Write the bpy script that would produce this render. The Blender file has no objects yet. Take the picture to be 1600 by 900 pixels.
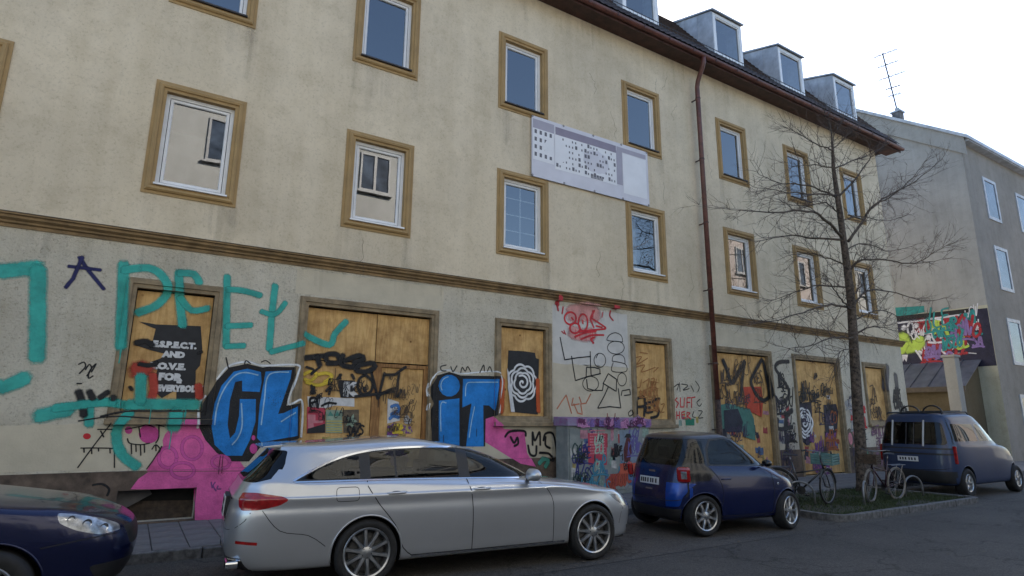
import bpy, bmesh, math, random
from mathutils import Vector, Matrix
from mathutils.bvhtree import BVHTree
random.seed(11)
S = bpy.context.scene
COL = S.collection
# ---------------------------------------------------------------- camera
RIGHT = Vector((0.84791574, -0.53007676, 0.00758432))
UP = Vector((-0.12013764, -0.17819967, 0.9766329))
FWD = Vector((0.51633888, 0.82901357, 0.21478048))
CAM = Vector((0.0, 0.0, 1.75))
FPX = 933.8324
cd = bpy.data.cameras.new('camera')
cam = bpy.data.objects.new('camera', cd)
COL.objects.link(cam)
m = Matrix((RIGHT, UP, -FWD)).transposed().to_4x4()
m.translation = CAM
cam.matrix_world = m
cd.sensor_fit = 'HORIZONTAL'
cd.sensor_width = 36.0
cd.lens = FPX / 1600.0 * 36.0
cd.clip_end = 3000.0
S.camera = cam
# ---------------------------------------------------------------- sky, sun, exposure
SUN_EL, SUN_AZ = math.radians(35), math.radians(38)
w = bpy.data.worlds.new('World')
S.world = w
w.use_nodes = True
wn = w.node_tree.nodes
sky = wn.new('ShaderNodeTexSky')
sky.sky_type = 'NISHITA'
sky.sun_disc = False
sky.sun_elevation = SUN_EL
sky.sun_rotation = SUN_AZ
sky.air_density = 1.0
sky.dust_density = 1.0
sky.ozone_density = 1.6
bg = wn['Background']
bg.inputs['Strength'].default_value = 0.12
w.node_tree.links.new(sky.outputs[0], bg.inputs[0])
sl = bpy.data.lights.new('sun', 'SUN')
sl.energy = 4.8
sl.angle = math.radians(0.5)
sl.color = (1.0, 0.94, 0.84)
so = bpy.data.objects.new('sun', sl)
COL.objects.link(so)
sv = Vector((math.sin(SUN_AZ) * math.cos(SUN_EL), math.cos(SUN_AZ) * math.cos(SUN_EL), math.sin(SUN_EL)))
so.rotation_euler = sv.to_track_quat('Z', 'Y').to_euler()
so.location = (20, 40, 40)
S.view_settings.view_transform = 'Standard'
S.view_settings.look = 'None'
S.view_settings.gamma = 1.0
S.view_settings.exposure = 1.64
try:
    S.cycles.transparent_max_bounces = 24
    S.cycles.max_bounces = 8
    S.cycles.diffuse_bounces = 4
    S.cycles.caustics_reflective = False
    S.cycles.caustics_refractive = False
except Exception:
    pass

# ---------------------------------------------------------------- pixel helpers (photo pixels -> points on a real plane)
FY = 11.4
def ray(px, py):
    return RIGHT * ((px - 800.0) / FPX) + UP * (-(py - 450.0) / FPX) + FWD
def at(px, py, Y=FY):
    d = ray(px, py)
    return CAM + d * (Y / d.y)
def atX(px, py, X):
    d = ray(px, py)
    return CAM + d * (X / d.x)
def fac(p):
    q = at(p[0], p[1])
    return (q.x, q.z)

# ---------------------------------------------------------------- mesh helpers
class MB:
    def __init__(s):
        s.v, s.f = [], []
    def add(s, vs, fs):
        o = len(s.v)
        s.v += [tuple(a) for a in vs]
        s.f += [tuple(i + o for i in f) for f in fs]
        return s
    def box(s, x0, x1, y0, y1, z0, z1):
        return s.add([(x0,y0,z0),(x1,y0,z0),(x1,y1,z0),(x0,y1,z0),(x0,y0,z1),(x1,y0,z1),(x1,y1,z1),(x0,y1,z1)],
                     [(0,3,2,1),(4,5,6,7),(0,1,5,4),(1,2,6,5),(2,3,7,6),(3,0,4,7)])
    def quad(s, a, b, c, d):
        return s.add([a, b, c, d], [(0, 1, 2, 3)])
    def tube(s, path, r, n=6, cap=True):
        P = [Vector(p) for p in path]
        rs = r if isinstance(r, (list, tuple)) else [r] * len(P)
        o = len(s.v)
        up = Vector((0, 0, 1))
        pn = None
        for i, p in enumerate(P):
            t = (P[min(i + 1, len(P) - 1)] - P[max(i - 1, 0)])
            if t.length < 1e-9: t = Vector((0, 0, 1))
            t.normalize()
            if pn is None:
                a = up if abs(t.z) < .95 else Vector((1, 0, 0))
                nn = (a - t * a.dot(t)).normalized()
            else:
                nn = pn - t * pn.dot(t)
                nn = nn.normalized() if nn.length > 1e-6 else pn
            pn = nn
            bn = t.cross(nn)
            for k in range(n):
                an = 2 * math.pi * k / n
                s.v.append(tuple(p + (nn * math.cos(an) + bn * math.sin(an)) * rs[i]))
        for i in range(len(P) - 1):
            for k in range(n):
                k2 = (k + 1) % n
                s.f.append((o+i*n+k, o+i*n+k2, o+(i+1)*n+k2, o+(i+1)*n+k))
        if cap:
            s.f.append(tuple(o + k for k in range(n))[::-1])
            s.f.append(tuple(o + (len(P)-1)*n + k for k in range(n)))
        return s
    def lathe(s, prof, n=32, c=(0, 0, 0), closed=False):
        """profile of (radius, y) about the y axis"""
        o = len(s.v)
        for k in range(n):
            a = 2 * math.pi * k / n
            for r, y in prof:
                s.v.append((c[0] + r * math.cos(a), c[1] + y, c[2] + r * math.sin(a)))
        m_ = len(prof)
        for k in range(n):
            k2 = (k + 1) % n
            for j in range(m_ if closed else m_ - 1):
                j2 = (j + 1) % m_
                s.f.append((o+k*m_+j, o+k*m_+j2, o+k2*m_+j2, o+k2*m_+j))
        return s
    def sweep_rect(s, x0, x1, z0, z1, prof, y):
        """mitred frame round a rectangle; profile of (outward offset, protrusion towards -y)"""
        o = len(s.v)
        for (sx, sz, cx, cz) in ((-1,-1,x0,z0),(1,-1,x1,z0),(1,1,x1,z1),(-1,1,x0,z1)):
            for u, d in prof:
                s.v.append((cx + sx * u, y - d, cz + sz * u))
        m_ = len(prof)
        for k in range(4):
            k2 = (k + 1) % 4
            for j in range(m_ - 1):
                s.f.append((o+k*m_+j, o+k2*m_+j, o+k2*m_+j+1, o+k*m_+j+1))
        return s
    def mesh(s, name):
        me = bpy.data.meshes.new(name)
        me.from_pydata(s.v, [], s.f)
        me.update()
        return me
    def build(s, name, mat, parent=None, smooth=False, fix=True, bevel=0):
        me = s.mesh(name)
        if fix or bevel:
            bm = bmesh.new(); bm.from_mesh(me)
            if fix: bmesh.ops.recalc_face_normals(bm, faces=bm.faces)
            if bevel:
                bmesh.ops.bevel(bm, geom=[e for e in bm.edges if len(e.link_faces) == 2 and e.calc_face_angle(0) > .6], offset=bevel, segments=2, profile=.5, affect='EDGES', clamp_overlap=True)
            bm.to_mesh(me); bm.free()
        return obj(name, me, mat, parent, smooth)

def obj(name, me, mat, parent=None, smooth=False):
    o = bpy.data.objects.new(name, me)
    COL.objects.link(o)
    if mat is not None:
        for mm in (mat if isinstance(mat, (list, tuple)) else [mat]):
            me.materials.append(mm)
    if parent is not None: o.parent = parent
    if smooth:
        me.shade_smooth()
    return o
def smooth_angle(o, deg=35):
    me = o.data
    me.shade_smooth()
    try:
        me.set_sharp_from_angle(angle=math.radians(deg))
    except Exception:
        pass
    return o
def empty(name, loc=(0, 0, 0), rz=0.0):
    o = bpy.data.objects.new(name, None)
    COL.objects.link(o)
    o.location = loc
    o.rotation_euler = (0, 0, rz)
    o.empty_display_size = .2
    return o
def tag(o, label, cat, group=None):
    o['label'] = label; o['category'] = cat
    if group: o['group'] = group
    return o
def struct(o, label=None):
    o['kind'] = 'structure'
    if label: o['label'] = label
    return o
def copy_tree(o, parent=None):
    c = o.copy()
    COL.objects.link(c)
    c.parent = parent
    for ch in o.children: copy_tree(ch, c)
    return c

# ---------------------------------------------------------------- materials
MATS = {}
def lin(c):
    return tuple(((x / 12.92) if x <= .04045 else ((x + .055) / 1.055) ** 2.4) for x in c)
def _base(name):
    ma = bpy.data.materials.new(name); ma.use_nodes = True
    nt = ma.node_tree
    return ma, nt, nt.nodes['Principled BSDF']
def simple(name, col, rough=.6, metal=0., var=.12, scale=6., bump=0., bscale=60., coat=0., col2=None, spec=.5, detail=5, vlo=.35, vhi=.7):
    """procedural material: base colour broken up by noise, optional bump"""
    if name in MATS: return MATS[name]
    ma, nt, b = _base(name)
    N, L = nt.nodes, nt.links
    tc = N.new('ShaderNodeTexCoord')
    no = N.new('ShaderNodeTexNoise'); no.inputs['Scale'].default_value = scale; no.inputs['Detail'].default_value = detail; no.inputs['Roughness'].default_value = .62
    L.new(tc.outputs['Object'], no.inputs['Vector'])
    rp = N.new('ShaderNodeValToRGB')
    c2 = col2 or tuple(max(0, c * (1 - var * 2.2)) for c in col)
    rp.color_ramp.elements[0].position = vlo; rp.color_ramp.elements[1].position = vhi
    rp.color_ramp.elements[0].color = (*c2, 1); rp.color_ramp.elements[1].color = (*col, 1)
    L.new(no.outputs['Fac'], rp.inputs[0]); L.new(rp.outputs[0], b.inputs['Base Color'])
    b.inputs['Roughness'].default_value = rough
    b.inputs['Metallic'].default_value = metal
    b.inputs['Specular IOR Level'].default_value = spec
    if coat:
        b.inputs['Coat Weight'].default_value = coat; b.inputs['Coat Roughness'].default_value = .04
    if bump:
        n2 = N.new('ShaderNodeTexNoise'); n2.inputs['Scale'].default_value = bscale; n2.inputs['Detail'].default_value = 6
        L.new(tc.outputs['Object'], n2.inputs['Vector'])
        bp = N.new('ShaderNodeBump'); bp.inputs['Strength'].default_value = bump; bp.inputs['Distance'].default_value = .02
        L.new(n2.outputs['Fac'], bp.inputs['Height']); L.new(bp.outputs[0], b.inputs['Normal'])
    MATS[name] = ma
    return ma
def stucco(name, col, dirt, bump, bscale, spots, streak):
    """rendered wall: large blotches, vertical rain streaks, fine speckle, roughcast bump"""
    ma, nt, b = _base(name)
    N, L = nt.nodes, nt.links
    geo = N.new('ShaderNodeNewGeometry')
    def noise(sc, det, vec, ro=.6):
        n = N.new('ShaderNodeTexNoise'); n.inputs['Scale'].default_value = sc; n.inputs['Detail'].default_value = det; n.inputs['Roughness'].default_value = ro
        L.new(vec, n.inputs['Vector']); return n.outputs['Fac']
    def ramp(f, a, c, lo, hi):
        r = N.new('ShaderNodeValToRGB'); e = r.color_ramp.elements
        e[0].position = lo; e[1].position = hi; e[0].color = (*a, 1); e[1].color = (*c, 1)
        L.new(f, r.inputs[0]); return r.outputs[0]
    def mix(f, a, c, mode='MIX'):
        m_ = N.new('ShaderNodeMix'); m_.data_type = 'RGBA'; m_.blend_type = mode
        if isinstance(f, float): m_.inputs[0].default_value = f
        else: L.new(f, m_.inputs[0])
        L.new(a, m_.inputs[6]); L.new(c, m_.inputs[7]); return m_.outputs[2]
    pos = geo.outputs['Position']
    base = ramp(noise(.55, 7, pos), tuple(c * .84 for c in col), col, .36, .62)
    mp = N.new('ShaderNodeMapping'); mp.inputs['Scale'].default_value = (2.6, 2.6, .16); L.new(pos, mp.inputs[0])
    st = ramp(noise(1.0, 8, mp.outputs[0], .65), dirt, (1, 1, 1), .28, .60)
    c1 = mix(streak, base, st, 'MULTIPLY')
    bl = ramp(noise(2.3, 9, pos, .72), tuple(d * .9 for d in dirt), (1, 1, 1), .25, .52)
    c2 = mix(.5, c1, bl, 'MULTIPLY')
    sp = ramp(noise(24, 5, pos, .75), (.42, .40, .37), (1, 1, 1), .33, .47)
    c3 = mix(spots, c2, sp, 'MULTIPLY')
    L.new(c3, b.inputs['Base Color'])
    b.inputs['Roughness'].default_value = .9; b.inputs['Specular IOR Level'].default_value = .25
    bp = N.new('ShaderNodeBump'); bp.inputs['Strength'].default_value = bump; bp.inputs['Distance'].default_value = .03
    L.new(noise(bscale, 6, pos, .7), bp.inputs['Height']); L.new(bp.outputs[0], b.inputs['Normal'])
    MATS[name] = ma
    return ma
def plywood(name, col, col2):
    ma, nt, b = _base(name)
    N, L = nt.nodes, nt.links
    tc = N.new('ShaderNodeTexCoord')
    oi = N.new('ShaderNodeObjectInfo')
    ad = N.new('ShaderNodeVectorMath'); ad.operation = 'MULTIPLY_ADD'
    L.new(oi.outputs['Random'], ad.inputs[0]); ad.inputs[1].default_value = (31, 17, 43); L.new(tc.outputs['Object'], ad.inputs[2])
    mp = N.new('ShaderNodeMapping'); mp.inputs['Scale'].default_value = (5.0, 1.0, .55); L.new(ad.outputs[0], mp.inputs[0])
    n1 = N.new('ShaderNodeTexNoise'); n1.inputs['Scale'].default_value = 1.5; n1.inputs['Detail'].default_value = 3; n1.inputs['Distortion'].default_value = .8
    L.new(mp.outputs[0], n1.inputs['Vector'])
    mu = N.new('ShaderNodeMath'); mu.operation = 'MULTIPLY'; mu.inputs[1].default_value = 9.0; L.new(n1.outputs['Fac'], mu.inputs[0])
    fr = N.new('ShaderNodeMath'); fr.operation = 'PINGPONG'; fr.inputs[1].default_value = 1.0; L.new(mu.outputs[0], fr.inputs[0])
    rp = N.new('ShaderNodeValToRGB'); e = rp.color_ramp.elements
    e[0].color = (*col2, 1); e[1].color = (*col, 1); e[0].position = .0; e[1].position = .75
    L.new(fr.outputs[0], rp.inputs[0])
    n2 = N.new('ShaderNodeTexNoise'); n2.inputs['Scale'].default_value = 2.2; n2.inputs['Detail'].default_value = 8; n2.inputs['Roughness'].default_value = .7
    L.new(ad.outputs[0], n2.inputs['Vector'])
    r2 = N.new('ShaderNodeValToRGB'); r2.color_ramp.elements[0].position = .3; r2.color_ramp.elements[1].position = .58; r2.color_ramp.elements[0].color = (.45, .38, .32, 1)
    L.new(n2.outputs['Fac'], r2.inputs[0])
    vo = N.new('ShaderNodeTexVoronoi'); vo.inputs['Scale'].default_value = 3.2; L.new(ad.outputs[0], vo.inputs['Vector'])
    r3 = N.new('ShaderNodeValToRGB'); r3.color_ramp.elements[0].position = .05; r3.color_ramp.elements[1].position = .10; r3.color_ramp.elements[0].color = (.28, .17, .10, 1)
    L.new(vo.outputs['Distance'], r3.inputs[0])
    c = rp.outputs[0]
    for s_ in (r2.outputs[0], r3.outputs[0]):
        mx = N.new('ShaderNodeMix'); mx.data_type = 'RGBA'; mx.blend_type = 'MULTIPLY'; mx.inputs[0].default_value = .85
        L.new(c, mx.inputs[6]); L.new(s_, mx.inputs[7]); c = mx.outputs[2]
    L.new(c, b.inputs['Base Color']); b.inputs['Roughness'].default_value = .75; b.inputs['Specular IOR Level'].default_value = .3
    MATS[name] = ma
    return ma
def glass(name, tint, ior, rough=.0, keep=1.0, wave=.05):
    """thin pane: fresnel mix of a mirror and tinted transparency"""
    ma, nt, b = _base(name)
    N, L = nt.nodes, nt.links
    N.remove(b)
    out = N['Material Output']
    lw = N.new('ShaderNodeLayerWeight'); lw.inputs['Blend'].default_value = .5
    pw = N.new('ShaderNodeMath'); pw.operation = 'POWER'; pw.inputs[1].default_value = 5.0; L.new(lw.outputs['Facing'], pw.inputs[0])
    f0 = ((ior - 1) / (ior + 1)) ** 2
    fr = N.new('ShaderNodeMath'); fr.operation = 'MULTIPLY_ADD'; fr.inputs[1].default_value = 1 - f0; fr.inputs[2].default_value = f0; L.new(pw.outputs[0], fr.inputs[0])
    tr = N.new('ShaderNodeBsdfTransparent'); tr.inputs[0].default_value = (*tint, 1)
    gl = N.new('ShaderNodeBsdfGlossy'); gl.inputs['Roughness'].default_value = rough; gl.inputs[0].default_value = (keep, keep, keep, 1)
    mx = N.new('ShaderNodeMixShader')
    L.new(fr.outputs[0], mx.inputs[0]); L.new(tr.outputs[0], mx.inputs[1]); L.new(gl.outputs[0], mx.inputs[2]); L.new(mx.outputs[0], out.inputs[0])
    tc = N.new('ShaderNodeTexCoord'); no = N.new('ShaderNodeTexNoise'); no.inputs['Scale'].default_value = 1.3; no.inputs['Detail'].default_value = 1
    L.new(tc.outputs['Object'], no.inputs['Vector'])
    bp = N.new('ShaderNodeBump'); bp.inputs['Strength'].default_value = wave; bp.inputs['Distance'].default_value = .02
    L.new(no.outputs['Fac'], bp.inputs['Height']); L.new(bp.outputs[0], gl.inputs['Normal'])
    MATS[name] = ma
    return ma
def paint(name, col, soft, alpha=.96):
    """spray paint; the soft kind fades out along the edges of a stroke and covers unevenly"""
    key = name + ('_soft' if soft else '_solid')
    if key in MATS: return MATS[key]
    ma, nt, b = _base(key)
    N, L = nt.nodes, nt.links
    geo = N.new('ShaderNodeNewGeometry')
    def noise(sc, det, ro=.6):
        n = N.new('ShaderNodeTexNoise'); n.inputs['Scale'].default_value = sc; n.inputs['Detail'].default_value = det; n.inputs['Roughness'].default_value = ro
        L.new(geo.outputs['Position'], n.inputs['Vector']); return n.outputs['Fac']
    def math_(op, a, c):
        m_ = N.new('ShaderNodeMath'); m_.operation = op
        for i, q in enumerate((a, c)):
            if isinstance(q, (int, float)): m_.inputs[i].default_value = q
            else: L.new(q, m_.inputs[i])
        return m_.outputs[0]
    rp = N.new('ShaderNodeValToRGB'); e = rp.color_ramp.elements
    e[0].position = .3; e[1].position = .68
    e[0].color = (*[c * .66 for c in col], 1); e[1].color = (*[min(1, c * 1.2 + .008) for c in col], 1)
    L.new(noise(3.4, 8, .68), rp.inputs[0]); L.new(rp.outputs[0], b.inputs['Base Color'])
    b.inputs['Roughness'].default_value = .6; b.inputs['Specular IOR Level'].default_value = .3
    fine = noise(60, 3, .7)
    mr = N.new('ShaderNodeMapRange')
    if soft:
        att = N.new('ShaderNodeAttribute'); att.attribute_name = 'soft'
        a1 = math_('ADD', math_('ADD', att.outputs['Fac'], math_('MULTIPLY', fine, .75)), math_('MULTIPLY', noise(5, 5), .55))
        mr.inputs['From Min'].default_value = .62; mr.inputs['From Max'].default_value = 1.45
        mr.inputs['To Max'].default_value = alpha
        L.new(a1, mr.inputs['Value'])
    else:
        a1 = math_('ADD', fine, math_('MULTIPLY', noise(2.5, 6), .6))
        mr.inputs['From Min'].default_value = .42; mr.inputs['From Max'].default_value = .66
        L.new(a1, mr.inputs['Value'])
    L.new(mr.outputs[0], b.inputs['Alpha'])
    bp = N.new('ShaderNodeBump'); bp.inputs['Strength'].default_value = .5; bp.inputs['Distance'].default_value = .02
    L.new(noise(34, 6, .7), bp.inputs['Height']); L.new(bp.outputs[0], b.inputs['Normal'])
    MATS[key] = ma
    return ma
def asphalt(name, col, col2):
    """worn tarmac: coarse grain, soft patches, darker oil spots and fine cracks"""
    ma, nt, b = _base(name)
    N, L = nt.nodes, nt.links
    geo = N.new('ShaderNodeNewGeometry'); pos = geo.outputs['Position']
    def noise(sc, det, ro=.6):
        n = N.new('ShaderNodeTexNoise'); n.inputs['Scale'].default_value = sc; n.inputs['Detail'].default_value = det; n.inputs['Roughness'].default_value = ro
        L.new(pos, n.inputs['Vector']); return n.outputs['Fac']
    def ramp(f, a, c, lo, hi):
        r = N.new('ShaderNodeValToRGB'); e = r.color_ramp.elements
        e[0].position = lo; e[1].position = hi; e[0].color = (*a, 1); e[1].color = (*c, 1)
        L.new(f, r.inputs[0]); return r.outputs[0]
    def mul(a, c, f=1.0):
        m_ = N.new('ShaderNodeMix'); m_.data_type = 'RGBA'; m_.blend_type = 'MULTIPLY'; m_.inputs[0].default_value = f
        L.new(a, m_.inputs[6]); L.new(c, m_.inputs[7]); return m_.outputs[2]
    c = ramp(noise(.6, 6), col2, col, .35, .65)
    vo = N.new('ShaderNodeTexVoronoi'); vo.inputs['Scale'].default_value = 75; L.new(pos, vo.inputs['Vector'])
    c = mul(c, ramp(vo.outputs['Color'], (.45, .45, .45), (1.5, 1.48, 1.45), .15, .9), .8)
    c = mul(c, ramp(noise(1.7, 7, .75), (.45, .44, .43), (1, 1, 1), .28, .45), .8)
    v2 = N.new('ShaderNodeTexVoronoi'); v2.feature = 'DISTANCE_TO_EDGE'; v2.inputs['Scale'].default_value = .42
    wv = N.new('ShaderNodeVectorMath'); wv.operation = 'ADD'
    nv = N.new('ShaderNodeTexNoise'); nv.inputs['Scale'].default_value = 2.2; nv.inputs['Detail'].default_value = 6; L.new(pos, nv.inputs['Vector'])
    L.new(pos, wv.inputs[0]); L.new(nv.outputs['Color'], wv.inputs[1]); L.new(wv.outputs[0], v2.inputs['Vector'])
    c = mul(c, ramp(v2.outputs['Distance'], (.35, .34, .33), (1, 1, 1), .004, .012), .7)
    L.new(c, b.inputs['Base Color']); b.inputs['Roughness'].default_value = .8; b.inputs['Specular IOR Level'].default_value = .35
    bp = N.new('ShaderNodeBump'); bp.inputs['Strength'].default_value = .6; bp.inputs['Distance'].default_value = .012
    L.new(vo.outputs['Distance'], bp.inputs['Height']); L.new(bp.outputs[0], b.inputs['Normal'])
    MATS[name] = ma
    return ma

# ================================================================ materials in use
M_UP = stucco('plaster_upper', (.68, .585, .435), (.74, .71, .63), .35, 26, .35, .40)
M_GF = stucco('plaster_roughcast', (.63, .58, .475), (.68, .65, .57), .9, 34, .62, .4)
M_TRIM = simple('ochre_trim', (.38, .25, .105), .75, var=.1, scale=2.5, bump=.12, bscale=40)
M_KHAKI = simple('khaki_trim', (.31, .235, .14), .75, var=.22, scale=5, bump=.15, bscale=40)
M_CORN = simple('cornice_brown', (.30, .195, .09), .75, var=.25, scale=3, bump=.12, bscale=40)
M_PLINTH = simple('plinth_brown', (.16, .115, .085), .85, var=.3, scale=4, bump=.3, bscale=30)
M_WHITE = simple('white_plastic', (.78, .79, .80), .35, var=.05, scale=3)
M_PLY = plywood('plywood', (.62, .395, .16), (.52, .31, .115))
M_PLYD = plywood('plywood_dark', (.36, .19, .07), (.24, .12, .045))
M_GLASS = glass('window_glass', (.50, .54, .54), 2.6)
M_EAVE = simple('eave_brown', (.085, .038, .030), .6, var=.25, scale=4, bump=.1, bscale=20)
M_PIPE = simple('downpipe_brown', (.15, .05, .036), .45, var=.25, scale=6)
M_TILE = simple('roof_tile', (.075, .05, .045), .8, var=.3, scale=9, bump=.3, bscale=25)
M_ZINC = simple('zinc_sheet', (.50, .53, .57), .5, metal=.15, var=.18, scale=2.5)
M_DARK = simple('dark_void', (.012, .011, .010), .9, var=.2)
M_ROOM = simple('dim_room', (.045, .042, .04), .9, var=.2, scale=1)
M_CURT = simple('curtain_cloth', (.62, .58, .54), .9, var=.2, scale=8)
M_SILL = simple('sill_metal', (.06, .05, .045), .5, metal=.3, var=.2)
M_RAIL = simple('grey_iron', (.10, .10, .11), .55, metal=.5, var=.2)
M_ASPH = asphalt('asphalt_road', (.072, .067, .062), (.052, .049, .046))
M_ASPH2 = asphalt('asphalt_parking', (.092, .084, .076), (.064, .059, .054))
M_SLAB = simple('paving_slab', (.19, .185, .185), .85, var=.2, scale=3.0, bump=.25, bscale=90, detail=9)
M_MORTAR = simple('slab_bed', (.05, .048, .045), .95, var=.3, scale=9)
M_KERB = simple('granite_kerb', (.17, .17, .17), .8, var=.3, scale=12, bump=.3, bscale=80)
M_SOIL = simple('soil', (.035, .03, .018), .95, var=.3, scale=6, bump=.6, bscale=25, col2=(.02, .024, .01))
M_GRASS = simple('grass_blade', (.035, .058, .014), .8, var=.3, scale=2, col2=(.028, .04, .012))
M_BLACK = simple('black_rubber', (.012, .012, .013), .75, var=.25, scale=12)
M_PATCH = simple('pale_overpaint', (.60, .58, .54), .85, var=.08, scale=2.2, bump=.25, bscale=40)
M_PATCH2 = simple('cream_overpaint', (.56, .50, .38), .85, var=.08, scale=2.2, bump=.25, bscale=40)

# ================================================================ ground, road, pavement
struct(MB().quad((-400, -400, -.03), (400, -400, -.03), (400, 400, -.03), (-400, 400, -.03)).build('ground', M_ASPH))
def sheet(name, x0, x1, y0, y1, z, mat, nx=1):
    return struct(MB().quad((x0, y0, z), (x1, y0, z), (x1, y1, z), (x0, y1, z)).build(name, mat))
road = sheet('road', -60, 120, .4, 6.17, 0.0, M_ASPH)
sheet('parking_lane', -60, 120, 6.21, 9.0, -.004, M_ASPH2)
jt = MB(); jt.box(-60, 120, 6.172, 6.208, -.02, -.006); jt.build('road_joint', simple('joint_tar', (.012, .012, .012), .7), road)
pv = sheet('pavement', -60, 120, 9.12, 60, .085, M_MORTAR)
pvx = MB()
pvx.box(-60, -2.5, 9.13, FY - .06, .05, .12); pvx.box(22.1, 120, 9.13, FY - .06, .05, .12); pvx.box(24.6, 120, FY - .05, 60, .05, .115)
pvx.build('plain_paving', M_SLAB, pv)
sl_me = None
px_, rows = -2.5, 5
pitch = .42
sm = MB(); sm.box(0, pitch - .010, 0, .4515 - .010, 0, .034)
slab_me = sm.mesh('slab'); bmx = bmesh.new(); bmx.from_mesh(slab_me)
bmesh.ops.recalc_face_normals(bmx, faces=bmx.faces)
bmesh.ops.bevel(bmx, geom=[e for e in bmx.edges if all(v.co.z > .02 for v in e.verts)], offset=.006, segments=1, affect='EDGES')
bmx.to_mesh(slab_me); bmx.free(); slab_me.materials.append(M_SLAB)
rnd = random.Random(3)
for i in range(58):
    for j in range(rows):
        o = bpy.data.objects.new('paving_slab', slab_me); COL.objects.link(o); o.parent = pv
        o.location = (px_ + i * pitch + (0.0 if j % 2 == 0 else 0.0), 9.14 + j * .4515, .0865 + rnd.uniform(-.002, .003))
        o.rotation_euler = (rnd.uniform(-.006, .006), rnd.uniform(-.006, .006), rnd.uniform(-.004, .004))
km = MB(); km.box(0, .985, 0, .115, -.1, .118); ko = km.build('kerb_stone', M_KERB, pv, bevel=.012)
ko.location = (-6, 9.005, 0)
for i in range(1, 27):
    c = ko.copy(); COL.objects.link(c); c.parent = pv; c.location = (-6 + i, 9.005 + rnd.uniform(-.006, .006), rnd.uniform(-.006, .006))
kx = MB(); kx.box(21.02, 120, 9.005, 9.12, -.1, .117); kx.box(-60, -6.02, 9.005, 9.12, -.1, .117); kx.build('kerb_run', M_KERB, pv)
# opposite pavement, where the photographer stands
op = MB(); op.box(-60, 120, -2.98, .25, -.02, .11); op.box(-60, 120, .26, .39, -.05, .112)
struct(op.build('pavement_opposite', M_SLAB))
# planted island at the tree
IX0, IX1, IY0, IY1 = 10.95, 16.6, 6.42, 8.99
isl = MB(); isl.box(IX0 + .13, IX1 - .13, IY0 + .13, IY1, -.02, .075)
isl_o = struct(isl.build('planting_strip', M_SOIL))
def island_kerb(x, y, rz, L):
    b = MB(); b.box(0, L - .012, 0, .12, -.05, .115)
    o = b.build('kerb_stone', M_KERB, isl_o, bevel=.012); o.location = (x, y, rnd.uniform(-.006, .006)); o.rotation_euler = (0, 0, rz)
for k in range(5): island_kerb(IX0 + .36 + k, IY0 + rnd.uniform(-.01, .01), 0, 1.0)
for k in range(2): island_kerb(IX0 + .12, IY0 + .36 + k * 1.05, math.pi / 2, 1.05); island_kerb(IX1, IY0 + .36 + k * 1.05, math.pi / 2, 1.05)
for (cx, cy, a0, sx) in ((IX0 + .36, IY0 + .36, math.pi, 1), (IX1 - .29, IY0 + .36, 1.5 * math.pi, 1)):
    b = MB(); n = 6; ro, ri = .36, .24
    for k in range(n):
        a, a2 = a0 + k / n * math.pi / 2, a0 + (k + 1) / n * math.pi / 2
        q = [(cx + r * math.cos(t), cy + r * math.sin(t)) for r, t in ((ri, a), (ro, a), (ro, a2), (ri, a2))]
        b.add([(x, y, z) for z in (-.05, .112) for x, y in q], [(0, 1, 2, 3), (4, 5, 6, 7), (0, 1, 5, 4), (1, 2, 6, 5), (2, 3, 7, 6), (3, 0, 4, 7)])
    b.build('kerb_stone', M_KERB, isl_o)
# short grass and weeds
gb = MB(); rg = random.Random(5)
for k in range(15000):
    x, y = rg.uniform(IX0 + .16, IX1 - .16), rg.uniform(IY0 + .15, IY1 - .02)
    if math.sin(x * 2.1 + 1.3 * math.sin(y * 2.4)) + math.sin(y * 3.3 + x) < -.55 and rg.random() < .75: continue
    h, a = rg.uniform(.015, .06) * (1.4 if rg.random() < .1 else 1), rg.uniform(0, 6.28)
    dx, dy = math.cos(a) * .007, math.sin(a) * .007
    lx, ly = rg.uniform(-.03, .03), rg.uniform(-.03, .03)
    gb.add([(x - dx, y - dy, .073), (x + dx, y + dy, .073), (x + lx, y + ly, .075 + h)], [(0, 1, 2)])
g = gb.build('grass', M_GRASS, fix=False); g['kind'] = 'stuff'; g['label'] = 'short mossy grass around the tree between the kerbs'
# fallen leaves / litter bits on the gutter line and road
lb = MB()
for k in range(90):
    x, y = rg.uniform(-1, 16), rg.choice((rg.uniform(8.7, 8.98), rg.uniform(2.5, 6.3), rg.uniform(6.2, 6.45)))
    if x > IX0 - .1 and y > 6.3: continue
    a, s_ = rg.uniform(0, 6.28), rg.uniform(.012, .035)
    lb.add([(x + s_ * math.cos(a + t), y + s_ * .7 * math.sin(a + t), .006 + rg.uniform(0, .01)) for t in (0, 1.6, 3.1, 4.7)], [(0, 1, 2, 3)])
lo = lb.build('leaf_litter', simple('dry_leaf', (.16, .13, .09), .9, var=.3, scale=20), fix=False); lo['kind'] = 'stuff'; lo['label'] = 'dry leaf scraps scattered along the gutter and road'

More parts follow.
